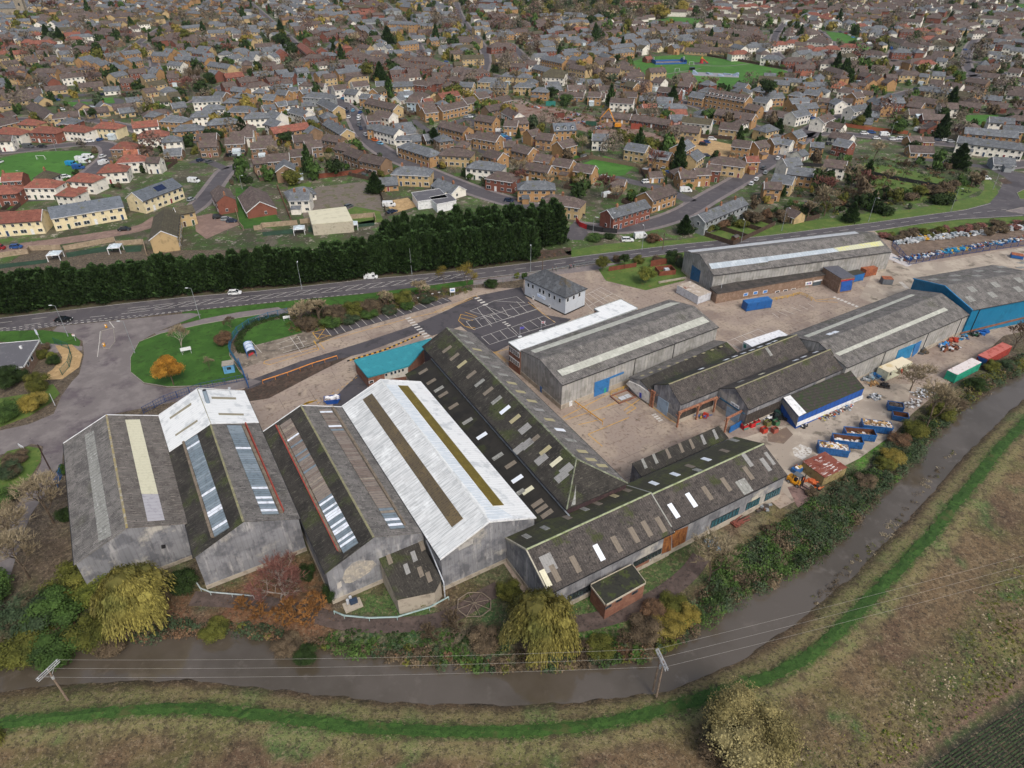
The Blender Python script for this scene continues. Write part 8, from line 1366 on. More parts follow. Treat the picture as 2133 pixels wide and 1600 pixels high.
def tubefence(name, px, h, label, m, rails=(.3, .95), post=2.4, cat='fence', r=.05, z0=0.0, mesh_=None, group=None):
 P_ = gl(px); c = P_[0]; e = empty(name, (c.x, c.y, z0), 0); top(e, label, cat, group); k = MB(); pk = MB(); off_ = Vector((c.x, c.y, 0)); first = True
 for a, b in zip(P_, P_[1:]):
  a2, b2 = a-off_, b-off_; L_ = (b-a).length; n = max(1, round(L_/post))
  for z in rails: k.tube(a2+Vector((0, 0, h*z)), b2+Vector((0, 0, h*z)), r, m, 5)
  if mesh_:
   d = (b2-a2); rz = math.atan2(d.y, d.x); c_ = (a2+b2)/2
   for i in range(int(L_/mesh_)): q = a2.lerp(b2, (i+.5)/max(1, int(L_/mesh_))); k.box((q.x, q.y, h*.5), (.045, .03, h*.95), m, rz)
  for i in range(n+(1 if b is P_[-1] else 0)): q = a2.lerp(b2, i/n); pk.box((q.x, q.y, h/2), (.1, .1, h), m)
 k.build('rails', e); pk.build('posts', e); return e
def solidfence(px, h, label, m, name='fence', t=.1, cat='fence', group=None, desc=None):
 P_ = gl(px); c = P_[0]; e = empty(name, (c.x, c.y, 0), 0)
 if label: top(e, label, cat, group)
 else: auto(e, desc, cat, group)
 k = MB(); off_ = Vector((c.x, c.y, 0)); pk = MB()
 for a, b in zip(P_, P_[1:]):
  a2, b2 = a-off_, b-off_; d = b2-a2; c_ = (a2+b2)/2; k.box((c_.x, c_.y, h/2), (d.length, t, h), m, math.atan2(d.y, d.x)); n = max(1, round(d.length/2.2))
  for i in range(n+1): q = a2.lerp(b2, i/n); pk.box((q.x, q.y, h/2+.05), (.14, .14, h+.1), m)
 b0 = len(k.v); k.v += pk.v; k.f += [tuple(i+b0 for i in f) for f in pk.f]; k.mi += [0]*len(pk.f); k.build('panels', e); return e
Mbf = flat('#1f5f9c', .5); Mgf = flat('#1d5a4c', .6); Morf = flat('#c47a22', .5); Myr = flat('#c49a2a', .5); Msf = mat('timber_fence', '#4a3a30', [('#5a483a', 1, .5, .62), ('#382c25', 2.5, .55, .65)], ribs=('xy', .3, .25), rand=.2); Mrf = mat('red_brown_fence', '#6b3a2a', [('#7a4632', 1, .5, .6)], rand=.1)
tubefence('railing', '548,800 600,783 651,764 703,748', 1.1, 'orange tubular safety railing along the works road', Morf, (.95,), 3.5, 'railing', .15)
tubefence('fence', '600,655 560,664 520,678 495,695 482,715 479,735 490,752 505,775 511,788', 2.2, 'blue palisade fence curving round the parking lawn', mat('fence_blue_teal', '#215f80'), (.2, .9), 2.6, mesh_=.3); solidfence('500,762 518,808', 2.2, 'blue sliding gate at the works entrance', Mbf, 'gate', cat='gate'); tubefence('fence', '300,862 345,838 420,812 518,792', 2.0, 'dark blue bar fence between the white-roofed shed and the works gate', flat('#26406e'), (.15, .5, .95), 3, mesh_=.6)
tubefence('fence', '115,716 145,728 150,745 145,765 130,782', 2.0, 'green mesh fence around the brick office garden', Mgf, (.1, .95), 2.6, mesh_=.35)
tubefence('fence', '133,985 121,1015', 2.2, 'short blue fence beside the leftmost shed', Mbf, (.2, .9), 2.4, mesh_=.3)
tubefence('pipe_fence', '395,1195 420,1232 440,1240 530,1248', .9, 'low galvanised pipe rail below the second shed', flat('#a8b4b4'), (.95,), 4, 'railing', .12); tubefence('pipe_fence', '697,1280 718,1289 770,1294 828,1292 895,1272 935,1250', .9, 'curved pale green pipe rail round the lean-to', flat('#94aaa8'), (.95,), 4, 'railing', .14)
tubefence('railing', '1092,757 1180,830 1255,885', 1.0, 'yellow pipe railing beside the central warehouse', flat('#c98f20'), (.95,), 5, 'railing', .12, group=None); tubefence('railing', '1594,630 1640,621 1664,614 1680,620 1690,627', 1.0, 'yellow handrail in front of the brick annexe', Myr, (.5, .95), 2, 'railing', .07)
tubefence('railing', '1272,822 1298,812 1315,803', 1.0, 'short yellow handrail beside the brick pit', Myr, (.5, .95), 2, 'railing', .06)
tubefence('fence', '1858,512 1893,552 1990,533 2060,522 2133,512', 2.0, 'blue mesh fence around the storage yard', flat('#1f3f7c'), (.1, .9), 3, mesh_=.5)
solidfence('1519,902 1558,880', 1.8, 'blue sheet gate between the dark workshops and the rear lean-to', Mbf, 'gate', cat='gate')
tubefence('fence', '990,600 1085,583 1160,567 1235,553 1262,560', 1.7, 'grey mesh fence behind the works entrance road', flat('#77827f'), (.95,), 3, mesh_=1.2)
# rusty gantry
def gantry(pts, h, label, m=mat('orange_rust_beam', '#93664e', [('#a87c62', .8, .5, .6), ('#7d4434', 2, .52, .62)])):
 P_ = [G(u, v) for u, v in pts]; e = empty('gantry', tuple(P_[0]), 0); top(e, label, 'gantry'); k = MB(); o = P_[0]
 a, b = P_[0]-o, P_[-1]-o; d = b-a; k.box(tuple((a+b).xy/2)+(h,), (d.length+.6, .35, .45), m, math.atan2(d.y, d.x)); k.build('beam', e)
 for p in P_:
  q = p-o; k = MB(); k.box((q.x, q.y, h/2), (.35, .35, h), m, math.atan2(d.y, d.x));
  for s in (-1, 1): k.tube((q.x, q.y, h-1.2), (q.x+d.normalized().x*1.1*s, q.y+d.normalized().y*1.1*s, h-.1), .08, m, 4)
  k.build('post', e)
gantry([Ya(730, 1290), Ya(955, 1200), Ya(1155, 1115)], 4.2, 'rusty orange gantry along the side of the dark workshop'); gantry([Ya(1285, 1350), Ya(1490, 1245)], 4.0, 'rusty orange gantry in front of the second roller door'); gantry([Ya(415, 1045), Ya(440, 1060)], 4.4, 'short rusty post pair at the left corner of the dark workshop')
# pit with covers
e = empty('brick_pit', tuple(G(1298, 827)), math.radians(31)); top(e, 'small brick-edged pit with two grey covers beside the central warehouse', 'pit'); k = MB()
for s in (-1, 1): k.box((s*2.6, 0, .15), (.3, 3.4, .3), M_brick); k.box((0, s*1.7, .15), (5.4, .3, .3), M_brick)
k.build('kerb', e); k = MB(); k.box((-.8, -.6, .35), (1.6, 1.3, .08), M_lgrey); k.box((.9, -.6, .35), (1.4, 1.3, .08), M_lgrey); k.build('cover', e)
# ---- street lamps
def lamp(ub, vb, h, label, arm=1.0, ang=0.0, dark=False, lean=0.0):
 p = G(ub, vb); e = empty('street_lamp', (p.x, p.y, 0), math.radians(ang)); top(e, label, 'street lamp', 'street lamps'); m = flat('#8a9094' if not dark else '#4a4038'); k = MB(); k.tube((0, 0, 0), (0, 0, 1.4), .12, m, 8); k.tube((0, 0, 1.4), (0, 0, h), .085, m, 8, .05); k.tube((0, 0, h), (arm, 0, h+.12), .04, m, 6); k.build('pole', e); k = MB(); k.box((arm+.25, 0, h+.12), (.75, .28, .13), flat('#c9ced2')); k.build('lamp_head', e)
for u, v, h, a, lb in ((142, 701, 9.6, 180, 'lamp post beside the black car, lower left'), (416.5, 663, 9.6, 180, 'lamp post on the verge below the white hatchback'), (281, 735.5, 9.6, 180, 'lamp post at the edge of the junction lawn'), (629, 602.5, 8.6, 100, 'lamp post among the bare trees left of the white van'), (858, 572, 8.6, 100, 'lamp post right of the white van'), (1105, 566, 8.6, 90, 'lamp post just left of the grey office'), (1337, 521, 8.6, 100, 'lamp post on the verge near the white panel van'), (1543.5, 505, 8, 100, 'lamp post behind the left part of the road-side warehouse'), (1628, 481, 9, -60, 'leaning-looking lamp post by the green screen fence'), (1808.7, 462, 9.5, -60, 'lamp post above the right part of the road-side warehouse'), (1980, 441, 9.5, -60, 'lamp post nearest the roundabout'), (2068, 395, 9, 200, 'lamp post on the roundabout approach'), (1235, 486, 6, 0, 'small lamp post at the mini roundabout'), (1270, 482, 7, 0, 'lamp post in front of the black garden fence'), (55, 390, 7, 180, 'lamp post on the near side of the round green'), (117, 315, 7, 180, 'lamp post on the far side of the round green'), (505, 395, 6, 0, 'lamp post at the courtyard of parked cars'), (657, 318, 6, 0, 'lamp post by the terrace gardens'), (730, 240, 6, 0, 'lamp post on the curved high street'), (1755, 275, 7, 0, 'lamp post beside the pink rendered cottage'), (1855, 283, 7, 0, 'lamp post by the white panel van in the right-hand road'), (1995, 352, 7, 0, 'lamp post where the side road meets the roundabout road')): lamp(u, v, h, lb, 1.0, a)
def pole(u, v, h, label, r=.13, m=None, arm=False):
 p = G(u, v); e = empty('pole', (p.x, p.y, 0)); top(e, label, 'pole'); k = MB(); k.tube((0, 0, 0), (0, 0, h), r, m or flat('#5a4a3c'), 7, r*.75); k.build('shaft', e)
 if arm: k = MB(); k.box((0, 0, h-.4), (1.6, .1, .1), flat('#5a4a3c')); k.build('crossarm', e)
pole(112, 992, 8.5, 'dark leaning-looking pole on the lane beside the leftmost shed', .16, flat('#3f302c')); pole(1130, 563, 7, 'brown timber pole behind the grey office', .12); pole(1498, 622, 5, 'slim grey pole beside the portable office', .07, M_lgrey); pole(1380, 520, 6, 'timber pole beside the junction hedge'); pole(1322, 455, 6, 'timber pole in front of the slate terrace'); pole(115, 845, 3.5, 'pale stay post beside the golden autumn bush', .08, M_lgrey)
# ---- power line: left single pole, right H pole
pm = mat('pole_timber', '#7a6a5c', [('#8f7f70', 2, .5, .6), ('#5d5046', 4, .55, .65)]); steel = flat('#a8aaac', .4)
def hframe(pts, h, ang, label, names='power_pole'):
 P_ = [G(u, v) for u, v in pts]; c = sum(P_, Vector())/len(P_); e = empty(names, (c.x, c.y, 0)); top(e, label, 'power pole')
 for p in P_: q = p-c; k = MB(); k.tube((q.x, q.y, 0), (q.x, q.y, h), .17, pm, 8, .12); k.build('pole', e)
 a = math.radians(ang); dx, dy = math.cos(a), math.sin(a); k = MB()
 for z in (h, h-.35):
  for s in (-.18, .18): k.box((-dy*s, dx*s, z), (3.4, .09, .09), steel, a)
 for i in range(6): t = -1.5+i*.6; k.tube((dx*t-dy*.18, dy*t+dx*.18, h-.35), (dx*(t+.3)+dy*.18, dy*(t+.3)-dx*.18, h), .03, steel, 4)
 for s in (-1, 1): k.tube((dx*s*1.0, dy*s*1.0, h-.3), (0, 0, h-1.5), .04, steel, 4)
 k.build('crossarm', e)
 for t in (-1.45, 0, 1.45): k = MB(); k.tube((dx*t, dy*t, h), (dx*t, dy*t, h+.28), .09, flat('#b5b9bd', .3), 8, .05); k.build('insulator', e)
 k = MB(); k.tube((0, 0, h-2.2), (0, 0, h-1.6), .2, steel, 8); k.build('bracket', e); return [c+Vector((dx*t, dy*t, h+.3)) for t in (1.45, 0, -1.45)]
A_w = hframe([(143, 1461)], 8.0, 68, 'single timber power pole on the field bank, lower left'); B_w = hframe([(1360, 1440), (1367, 1451)], 8.8, 104, 'double timber power pole on the field bank, lower centre')
def wire(a, b, label, sag=.5):
 e = MB(); P_ = []; c = a
 for i in range(17): t = i/16; p = a.lerp(b, t)-a; p.z -= sag*4*t*(1-t); P_.append(p)
 e.path(P_, .014, flat('#a39f98', .4), 4); o = e.build('power_line', None, tuple(a)); top(o, label, 'power line', 'overhead power lines')
nm3 = ('upper', 'middle', 'lower')
END = [G(2400, 1062+i*22, 8.5) for i in range(3)]
for i in range(3): wire(A_w[i], B_w[i], '%s of the three wires from the left pole to the double pole' % nm3[i], .9)
for i in range(3): wire(B_w[i], on_plane(2133+250, (1145, 1165, 1186)[i]-56, Vector((0, 0, 8.7)), Vector((0, 0, 1))), '%s of the three wires running right from the double pole' % nm3[i], .6)
# ---- signs and small street things
def signpost(u, v, h, w_, hh, label, face, ang=0, posts=2, name='sign', parts=()):
 p = G(u, v); e = empty(name, (p.x, p.y, 0), math.radians(ang)); top(e, label, 'sign'); k = MB()
 for s in ((-1, 1) if posts == 2 else (0,)): k.tube((s*w_*.42, 0, 0), (s*w_*.42, 0, h), .05, M_lgrey, 6)
 k.build('post', e); k = MB(); k.box((0, -.07, h-hh/2), (w_, .06, hh), flat(face)); k.build('panel', e)
 for nm, c, x, z, a, b in parts: k = MB(); k.box((x, -.12, h-hh/2+z), (a, .03, b), flat(c)); k.build(nm, e)
signpost(210, 627, 3.2, 1.5, 1.6, 'yellow-backed road works sign with red triangle by the conifer belt', '#e0a020', 0, 1, parts=(('plate', '#e8e8e6', 0, -.5, 1.1, .4),))
e_ = [o for o in SC.objects if o.name.startswith('sign') and o.get('label', '').startswith('yellow-backed')][0]; k = MB(); k.add([(-.45, -.14, 2.15), (.45, -.14, 2.15), (0, -.14, 2.95)], [(0, 1, 2)], flat('#c02a22')); k.add([(-.25, -.16, 2.25), (.25, -.16, 2.25), (0, -.16, 2.7)], [(0, 1, 2)], flat('#ececec')); k.build('warning_triangle', e_)
signpost(390, 738, 2.2, 2.6, 1.0, 'white works sign board under the bare birch', '#dcdfe2', 25, 2); signpost(943, 616, 2.6, 1.6, 1.4, 'white notice board beside the works road', '#dfe4ea', 10, 2, parts=(('lettering', '#7a9ac8', 0, 0, 1.1, .5),)); signpost(598, 668, 1.6, 1.9, .8, 'low white sign on the parking lawn', '#e6e8ea', 20, 2); signpost(50, 940, 1.8, 2.0, .7, 'white sign board beside the verge at the left edge', '#dfe2e6', -30, 2); signpost(158, 710, 2.2, .8, .7, 'small red and white triangular sign on the left verge', '#d8d8d8', 0, 1, parts=(('border', '#b8302a', 0, .3, .8, .12),)); signpost(90, 723, 5.5, .8, 1.6, 'tall lamp-like white advertising post beside the brick office', '#d0d8e4', -20, 1)
for u, v, lb in ((222, 683, 'yellow keep-left bollard at the far end of the traffic island'), (218, 722, 'yellow keep-left bollard at the near end of the traffic island')):
 p = G(u, v); e = empty('bollard', (p.x, p.y, .1)); top(e, lb, 'bollard'); k = MB(); k.box((0, 0, .5), (.5, .3, 1.0), flat('#d99a16', .4)); k.build('shell', e); k = MB(); k.box((0, -.17, .75), (.34, .03, .34), M_white2); k.build('face', e)
for i, (u, v) in enumerate(((843, 634), (858, 629), (872, 626), (887, 622), (901, 618), (915, 615))): signpost(u, v, 1.1, .7, .22, 'small white bay sign, %s from the left above the parking bays' % NTH[i], '#dde2e8', 15, 1)
# blue kiosk
e = empty('kiosk', tuple(G(479, 773)), math.radians(18)); top(e, 'small pale blue gatehouse kiosk on the lawn by the works gate', 'kiosk'); k = MB(); k.box((0, 0, 1.2), (2.6, 2.2, 2.4), flat('#5f9ac4')); k.build('wall', e); k = MB(); k.box((0, 0, 2.46), (2.9, 2.5, .14), flat('#9a9488')); k.build('roof', e); k = MB(); k.box((.1, -1.12, 1.5), (1.0, .06, .8), M_gla); k.build('window', e)
# cycle shelter
e = empty('cycle_shelter', tuple(G(522, 735)), math.radians(-62)); top(e, 'cycle shelter with curved clear roof and blue frame in the car park', 'shelter'); k = MB(); rr = 1.1; Msh = flat('#cdd9e8', .25); pr = [(rr*math.cos(math.pi*i/8), 1.5+.8*math.sin(math.pi*i/8)) for i in range(9)]
for (y0, z0), (y1, z1) in zip(pr, pr[1:]): k.slab([(-2.6, y0, z0), (2.6, y0, z0), (2.6, y1, z1), (-2.6, y1, z1)], (0, 0, -.05), Msh)
k.build('canopy', e); k = MB()
for x in (-2.6, -.9, .9, 2.6):
 for s in (-1, 1): k.box((x, s*rr, .8), (.1, .1, 1.6), Mbf)
 for (y0, z0), (y1, z1) in zip(pr, pr[1:]): k.tube((x, y0, z0+.03), (x, y1, z1+.03), .05, Mbf, 4)
for s in (-1, 1): k.box((0, s*rr, 1.5), (5.3, .1, .12), Mbf); k.box((0, s*rr, .5), (5.3, .06, .5), flat('#4a70b0'))
k.build('frame', e); k = MB()
for i in range(4): k.tube((1.4+i*.3, -.7, .45), (1.5+i*.3, .6, .95), .07, flat('#b8303a'), 5)
k.build('bicycle_rack', e)
# pens, octagon, manhole things
e = empty('timber_pen', tuple(G(988, 1262)), 0); top(e, 'octagonal weathered timber frame on the bank between the willows', 'frame'); k = MB()
for i in range(8):
 a, b = i*math.pi/4+.39, (i+1)*math.pi/4+.39; k.tube((3.0*math.cos(a), 2.6*math.sin(a), .4), (3.0*math.cos(b), 2.6*math.sin(b), .4), .1, M_wd, 5); k.tube((3.0*math.cos(a), 2.6*math.sin(a), .4), (0, 0, .8), .06, M_wd, 5); k.tube((3.0*math.cos(a), 2.6*math.sin(a), 0), (3.0*math.cos(a), 2.6*math.sin(a), .5), .08, M_wd, 5)
k.build('frame', e)
e = empty('oil_tank', tuple(G(735, 1262)), .5); top(e, 'small concrete stand with pipework in front of the third shed', 'stand'); k = MB(); k.box((0, 0, .15), (3, 2, .3), M_plinth); k.build('slab', e); k = MB(); k.box((.3, .3, .7), (1.3, .7, .8), flat('#26384f')); k.tube((-.6, .6, .3), (-.6, .6, 1.3), .25, M_lgrey, 8); k.tube((0, 1.0, .3), (0, 1.0, 1.3), .25, M_lgrey, 8); k.build('tank', e)
e = empty('timber_enclosure', tuple(G(1385, 568)), math.radians(12)); top(e, 'red-brown open timber enclosure on the small lawn', 'enclosure'); k = MB()
for s in (-1, 1): k.box((0, s*2, .8), (5.6, .12, 1.6), Mrf); k.box((s*2.8, 0, .8), (.12, 4, 1.6), Mrf)
k.build('panels', e); k = MB(); k.box((.5, 0, .7), (1.5, 1.5, 1.4), M_lgrey); k.build('machine', e)
solidfence('1268,565 1300,560 1325,556', 1.5, 'timber fence panels behind the small lawn', Mrf); solidfence('1355,556 1388,550', 2.2, 'tall red-brown slatted panels behind the timber enclosure', Mrf); solidfence('1372,590 1428,580', .5, 'low white concrete block wall on the small lawn', M_plinth, 'low_wall', .6, 'wall')
# flags
for u, v, c, lb in ((1083, 702, '#5d5ab0', 'violet company flag on a short pole by the car park'), (1127, 690, '#c9ced6', 'red white and blue flag on a short pole by the car park')):
 p = G(u, v); e = empty('flagpole', (p.x, p.y, 0), .3); top(e, lb, 'flag'); k = MB(); k.tube((0, 0, 0), (0, 0, 3.2), .04, M_lgrey, 6); k.box((0, 0, .1), (1, .6, .2), M_white2); k.build('pole', e); k = MB()
 for i in range(6): y = .08*math.sin(i*1.2); y2 = .08*math.sin((i+1)*1.2); k.slab([(.05+i*.2, y, 3.1), (.25+i*.2, y2, 3.1-.02), (.25+i*.2, y2, 2.35), (.05+i*.2, y, 2.4)], (0, .02, 0), flat(c))
 if 'red' in lb: k.box((.65, .05, 2.74), (1.1, .2, .14), flat('#b02a38')); k.box((.65, .05, 2.74), (.14, .2, .7), flat('#b02a38'))
 k.build('flag', e)
# ---- people on the footway
def person(u, v, topc, legc, label, ang=0):
 me = bpy.data.meshes.new('body'); J = [(0, 0, .95), (0, 0, 1.2), (0, 0, 1.45), (0, .01, 1.56), (0, .02, 1.7), (0, .01, 1.78), (.2, 0, 1.43), (.26, .03, 1.15), (.26, .12, .92), (-.2, 0, 1.43), (-.26, -.03, 1.15), (-.26, .06, .92), (.1, 0, .9), (.12, .12, .5), (.12, .06, .06), (.12, .2, .03), (-.1, 0, .9), (-.12, -.06, .5), (-.12, -.2, .08), (-.12, -.08, .03)]
 E_ = [(0, 1), (1, 2), (2, 3), (3, 4), (4, 5), (2, 6), (6, 7), (7, 8), (2, 9), (9, 10), (10, 11), (0, 12), (12, 13), (13, 14), (14, 15), (0, 16), (16, 17), (17, 18), (18, 19)]; R_ = [.16, .15, .17, .06, .1, .07, .07, .05, .04, .07, .05, .04, .1, .07, .05, .04, .1, .07, .05, .04]
 me.from_pydata(J, E_, []); o = bpy.data.objects.new('body', me); SC.collection.objects.link(o); sk = o.modifiers.new('s', 'SKIN'); o.modifiers.new('d', 'SUBSURF').levels = 1
 for i, r in enumerate(R_): me.skin_vertices[0].data[i].radius = (r, r*.8); me.skin_vertices[0].data[i].use_root = i == 0
 dg = bpy.context.evaluated_depsgraph_get(); m2 = bpy.data.meshes.new_from_object(o.evaluated_get(dg)); bpy.data.objects.remove(o); bpy.data.meshes.remove(me)
 m2.materials.clear();
 for c in (topc, legc, '#b58a72', '#2a211c'): m2.materials.append(flat(c))
 for f in m2.polygons: z = f.center.z; f.material_index = 1 if z < .93 and abs(f.center.x) < .22 else (2 if 1.52 < z < 1.72 or (z < .98 and abs(f.center.x) > .2) else (3 if z >= 1.72 else 0))
 p = G(u, v); e = empty('person', (p.x, p.y, .03), math.radians(ang)); top(e, label, 'person'); place(m2, 'body', e)
 k = MB(); k.tube((0, -.01, 1.74), (0, -.02, 1.83), .1, flat('#2a211c'), 8, .06); k.build('hair', e)
person(1189, 560, '#c0305a', '#26282e', 'person in a pink coat walking with two others beside the main road', 90); person(1186, 561, '#2a2c34', '#26303f', 'person in dark clothes left of the pink coat', 90); person(1195, 558, '#2a3a5a', '#1f2228', 'person in a navy coat right of the pink coat', 90); person(1151, 566, '#5a3038', '#26282e', 'person in a maroon top walking alone beside the main road', 90); person(1158, 565, '#8a8278', '#3a3a3e', 'person in beige walking behind the grey office', 90)
# ---- playing field things
e = empty('ball_court', tuple(G(1392, 131)), math.radians(8)); top(e, 'blue-fenced ball court with white hoops on the playing field', 'sports court'); k = MB(); mb_ = flat('#2a5a9c')
for s in (-1, 1):
 k.box((0, s*7, .6), (26, .12, 1.2), mb_); k.box((s*13, 0, 1.4), (.12, 14, 2.8), mb_)
 for i in range(12): k.box((-13+i*2.36, s*7, .8), (.2, .2, 1.6), mb_)
k.build('fence', e); k = MB()
for s in (-1, 1): k.box((s*12.8, 0, 3.4), (.15, 3.4, 2.2), M_white2); k.tube((s*12.8, 0, 0), (s*12.8, 0, 3), .12, M_lgrey, 6)
k.build('backboard', e); k = MB(); k.box((0, 0, .06), (26, 14, .02), M_asph2); k.build('floor', e)
e = empty('climbing_frame', tuple(G(1461, 132)), 0); top(e, 'red climbing frame with yellow tip on the playing field', 'playground'); k = MB(); k.box((0, 0, .05), (12, 9, .06), M_dark); k.build('mat', e); k = MB(); k.tube((0, 0, 0), (0, 0, 3.6), 1.6, flat('#a32a2a'), 8, 1.0); k.tube((0, 0, 3.6), (0, 0, 5.2), 1.2, flat('#b8862a'), 8, .15); k.tube((1, 0, 3), (5, -1, .4), .5, flat('#b03a2a'), 6); k.build('tower', e)
e = empty('skate_park', tuple(G(1490, 156)), math.radians(-14)); top(e, 'grey skate park with ramps on the playing field', 'skate park'); k = MB(); k.box((0, 0, .08), (34, 15, .1), mat('skate_slab', '#8a8a90')); k.build('slab', e); mr_ = flat('#8fa0b4', .4)
for x, y, a, hh in ((-15, 0, 0, 2.2), (15, 0, math.pi, 1.8), (-4, 2, .4, .8), (4, -3, 0, .7), (9, 3, 1.2, .9)): k = MB(); k.add([(-2, -3, 0), (2.5, -3, 0), (2.5, 3, 0), (-2, 3, 0), (-2, -3, hh), (-.6, -3, hh), (-.6, 3, hh), (-2, 3, hh)], [(3, 2, 1, 0), (4, 5, 6, 7), (5, 1, 2, 6), (0, 4, 7, 3), (0, 1, 5, 4), (2, 3, 7, 6)], mr_); k.build('ramp', e, (x, y, .12), a)
for u, v, lb in ((1410, 150, 'grey swing frame left of the skate park'), (1440, 136, 'grey swing frame beside the red climbing frame')):
 e = empty('swing', tuple(G(u, v)), .2); top(e, lb, 'swing'); k = MB()
 for s in (-1, 1):
  for t in (-1, 1): k.tube((s*2, t*1, 0), (s*1.8, 0, 2.6), .09, M_lgrey, 5)
 k.tube((-1.8, 0, 2.6), (1.8, 0, 2.6), .09, M_lgrey, 5); k.build('frame', e); k = MB()
 for s in (-.7, .7): k.tube((s, 0, 2.6), (s, 0, .6), .03, M_black, 4); k.box((s, 0, .55), (.4, .25, .06), M_black)
 k.build('seat', e)
e = empty('shelter', tuple(G(1441, 147)), 0); top(e, 'small dark shelter between the swings and the skate park', 'shelter'); k = MB(); k.box((0, 0, 2.3), (4, 2.4, .2), flat('#3a4a5a')); k.build('roof', e); k = MB(); k.box((0, 1, 1.1), (3.8, .1, 2.2), M_gla)
for s in (-1, 1): k.box((s*1.9, 0, 1.1), (.1, 2.2, 2.2), M_gla)
k.build('walls', e)
e = empty('goal', tuple(G(86, 333)), 0); top(e, 'white football goal on the round green', 'goal'); k = MB()
for s in (-1, 1): k.tube((s*2, 0, 0), (s*2, 0, 2), .08, M_white2, 6); k.tube((s*2, 0, 2), (s*2, 1, 0), .05, M_white2, 5)
k.tube((-2, 0, 2), (2, 0, 2), .08, M_white2, 6); k.tube((-2, 1, 0), (2, 1, 0), .05, M_white2, 5); k.build('frame', e)
# scrap-yard crane
e = empty('material_handler', tuple(G(1283, 268)), math.radians(170)); top(e, 'orange scrap grabber crane with raised boom beside the brick sheds', 'crane'); mo = flat('#d08a1c', .45); k = MB(); k.box((0, 0, .7), (4.4, 2.6, .9), M_black); k.build('tracks', e); k = MB(); k.box((-1, 0, 2), (3.6, 2.5, 1.6), mo); k.build('body', e); k = MB(); k.box((1.3, .7, 2.7), (1.3, 1.1, 1.7), M_gla); k.build('cab', e)
k = MB(); k.tube((.6, -.3, 2.4), (4.6, -.3, 10.5), .38, mo, 6, .26); k.tube((4.6, -.3, 10.5), (9.2, -.3, 5.0), .28, mo, 6, .2); k.tube((1.6, -.3, 3.6), (3.6, -.3, 7.2), .14, M_lgrey, 6); k.build('boom', e); k = MB(); k.tube((9.2, -.3, 5), (9.2, -.3, 3.2), .07, M_black, 5)
for i in range(5): a = i*1.26; k.tube((9.2, -.3, 3.2), (9.2+.8*math.cos(a), -.3+.8*math.sin(a), 2.2), .12, M_rust, 5); k.tube((9.2+.8*math.cos(a), -.3+.8*math.sin(a), 2.2), (9.2+.3*math.cos(a), -.3+.3*math.sin(a), 1.5), .1, M_rust, 5)
k.build('grab', e)
for u, v, c, lb in ((1231, 263, '#1f4a3a', 'dark green open container left of the orange grabber'), (1165, 245, '#6b3a30', 'rust-brown container on the scrap track'), (1325, 268, '#8a4030', 'red-brown open container right of the orange grabber'), (1147, 220, '#2a7a70', 'small teal container at the top of the scrap track')):
 p = G(u, v); e = empty('container', (p.x, p.y, .04), math.radians(-8)); top(e, lb, 'container'); k = MB(); m_ = flat(c);
 for s in (-1, 1): k.box((0, s*1.2, 1.2), (6, .1, 2.4), m_); k.box((s*2.95, 0, 1.2), (.1, 2.3, 2.4), m_)
 k.box((0, 0, .2), (5.9, 2.3, .15), m_); k.build('body', e); k = MB(); k.box((0, 0, 1.0), (5.6, 2.1, .9), M_rusti); k.build('load', e)
for i, (u, v) in enumerate(((1120, 225), (1185, 250), (1215, 258), (1250, 268), (1200, 240))): pile(u, v, 7, 3, -15, 'heap of mixed scrap on the scrap track, %s from the left' % NTH[(0, 1, 3, 4, 2)[i]], ['#a8502a', '#8a8f94', '#c9cdd0', '#3a5a8a', '#6b3a2a'], 50, .9, h=1.2)
pole(1008, 10, 1, 'x') if False else None
# ---- garden walls, gazebos and turf strips above the conifer belt
mw_ = mat('garden_wall_buff', '#94846f', [('#a5957f', .6, .5, .6), ('#7a6c5a', 1.5, .55, .65)])
for i, q in enumerate(('-20,540 60,528 62,522 128,520', '135,522 240,503 243,512 300,508 306,532', '530,480 545,478 546,474 620,468', '626,466 780,452 783,462')): solidfence(q, 1.8, '%s length of buff brick garden wall behind the conifer belt' % ('first', 'second', 'third', 'fourth')[i], mw_, 'garden_wall', .25, 'wall')
for i, q in enumerate(('-20,553 100,540 98,548 -20,562', '137,527 238,510 236,522 180,530 140,537', '258,514 296,511 294,524 262,526', '546,484 612,477 612,487 548,492', '642,474 728,464 728,476 642,484', '742,464 780,458 780,470 742,474')): sheet('artificial_turf', q, mat('dark_turf', '#1f3a28', [('#274632', .5, .5, .6)]), .045)
for u, v, lb in ((118, 540, 'white gazebo at the far left behind the conifers'), (243, 525, 'white gazebo, second from the left behind the conifers'), (625, 486, 'white gazebo, third from the left behind the conifers'), (735, 477, 'white gazebo, rightmost behind the conifers')):
 p = G(u, v); e = empty('gazebo', (p.x, p.y, 0), .2); top(e, lb, 'gazebo'); k = MB(); k.add([(-2, -2, 2.2), (2, -2, 2.2), (2, 2, 2.2), (-2, 2, 2.2), (0, 0, 3.2)], [(0, 1, 4), (1, 2, 4), (2, 3, 4), (3, 0, 4)], M_conserv); k.build('roof', e); k = MB()
 for s in (-1, 1):
  for t in (-1, 1): k.box((s*1.9, t*1.9, 1.1), (.2, .2, 2.2), M_white2)
  k.box((s*1.95, 0, 2.2), (.15, 4, .2), M_white2); k.box((0, s*1.95, 2.2), (4, .15, .2), M_white2)
 k.build('frame', e)
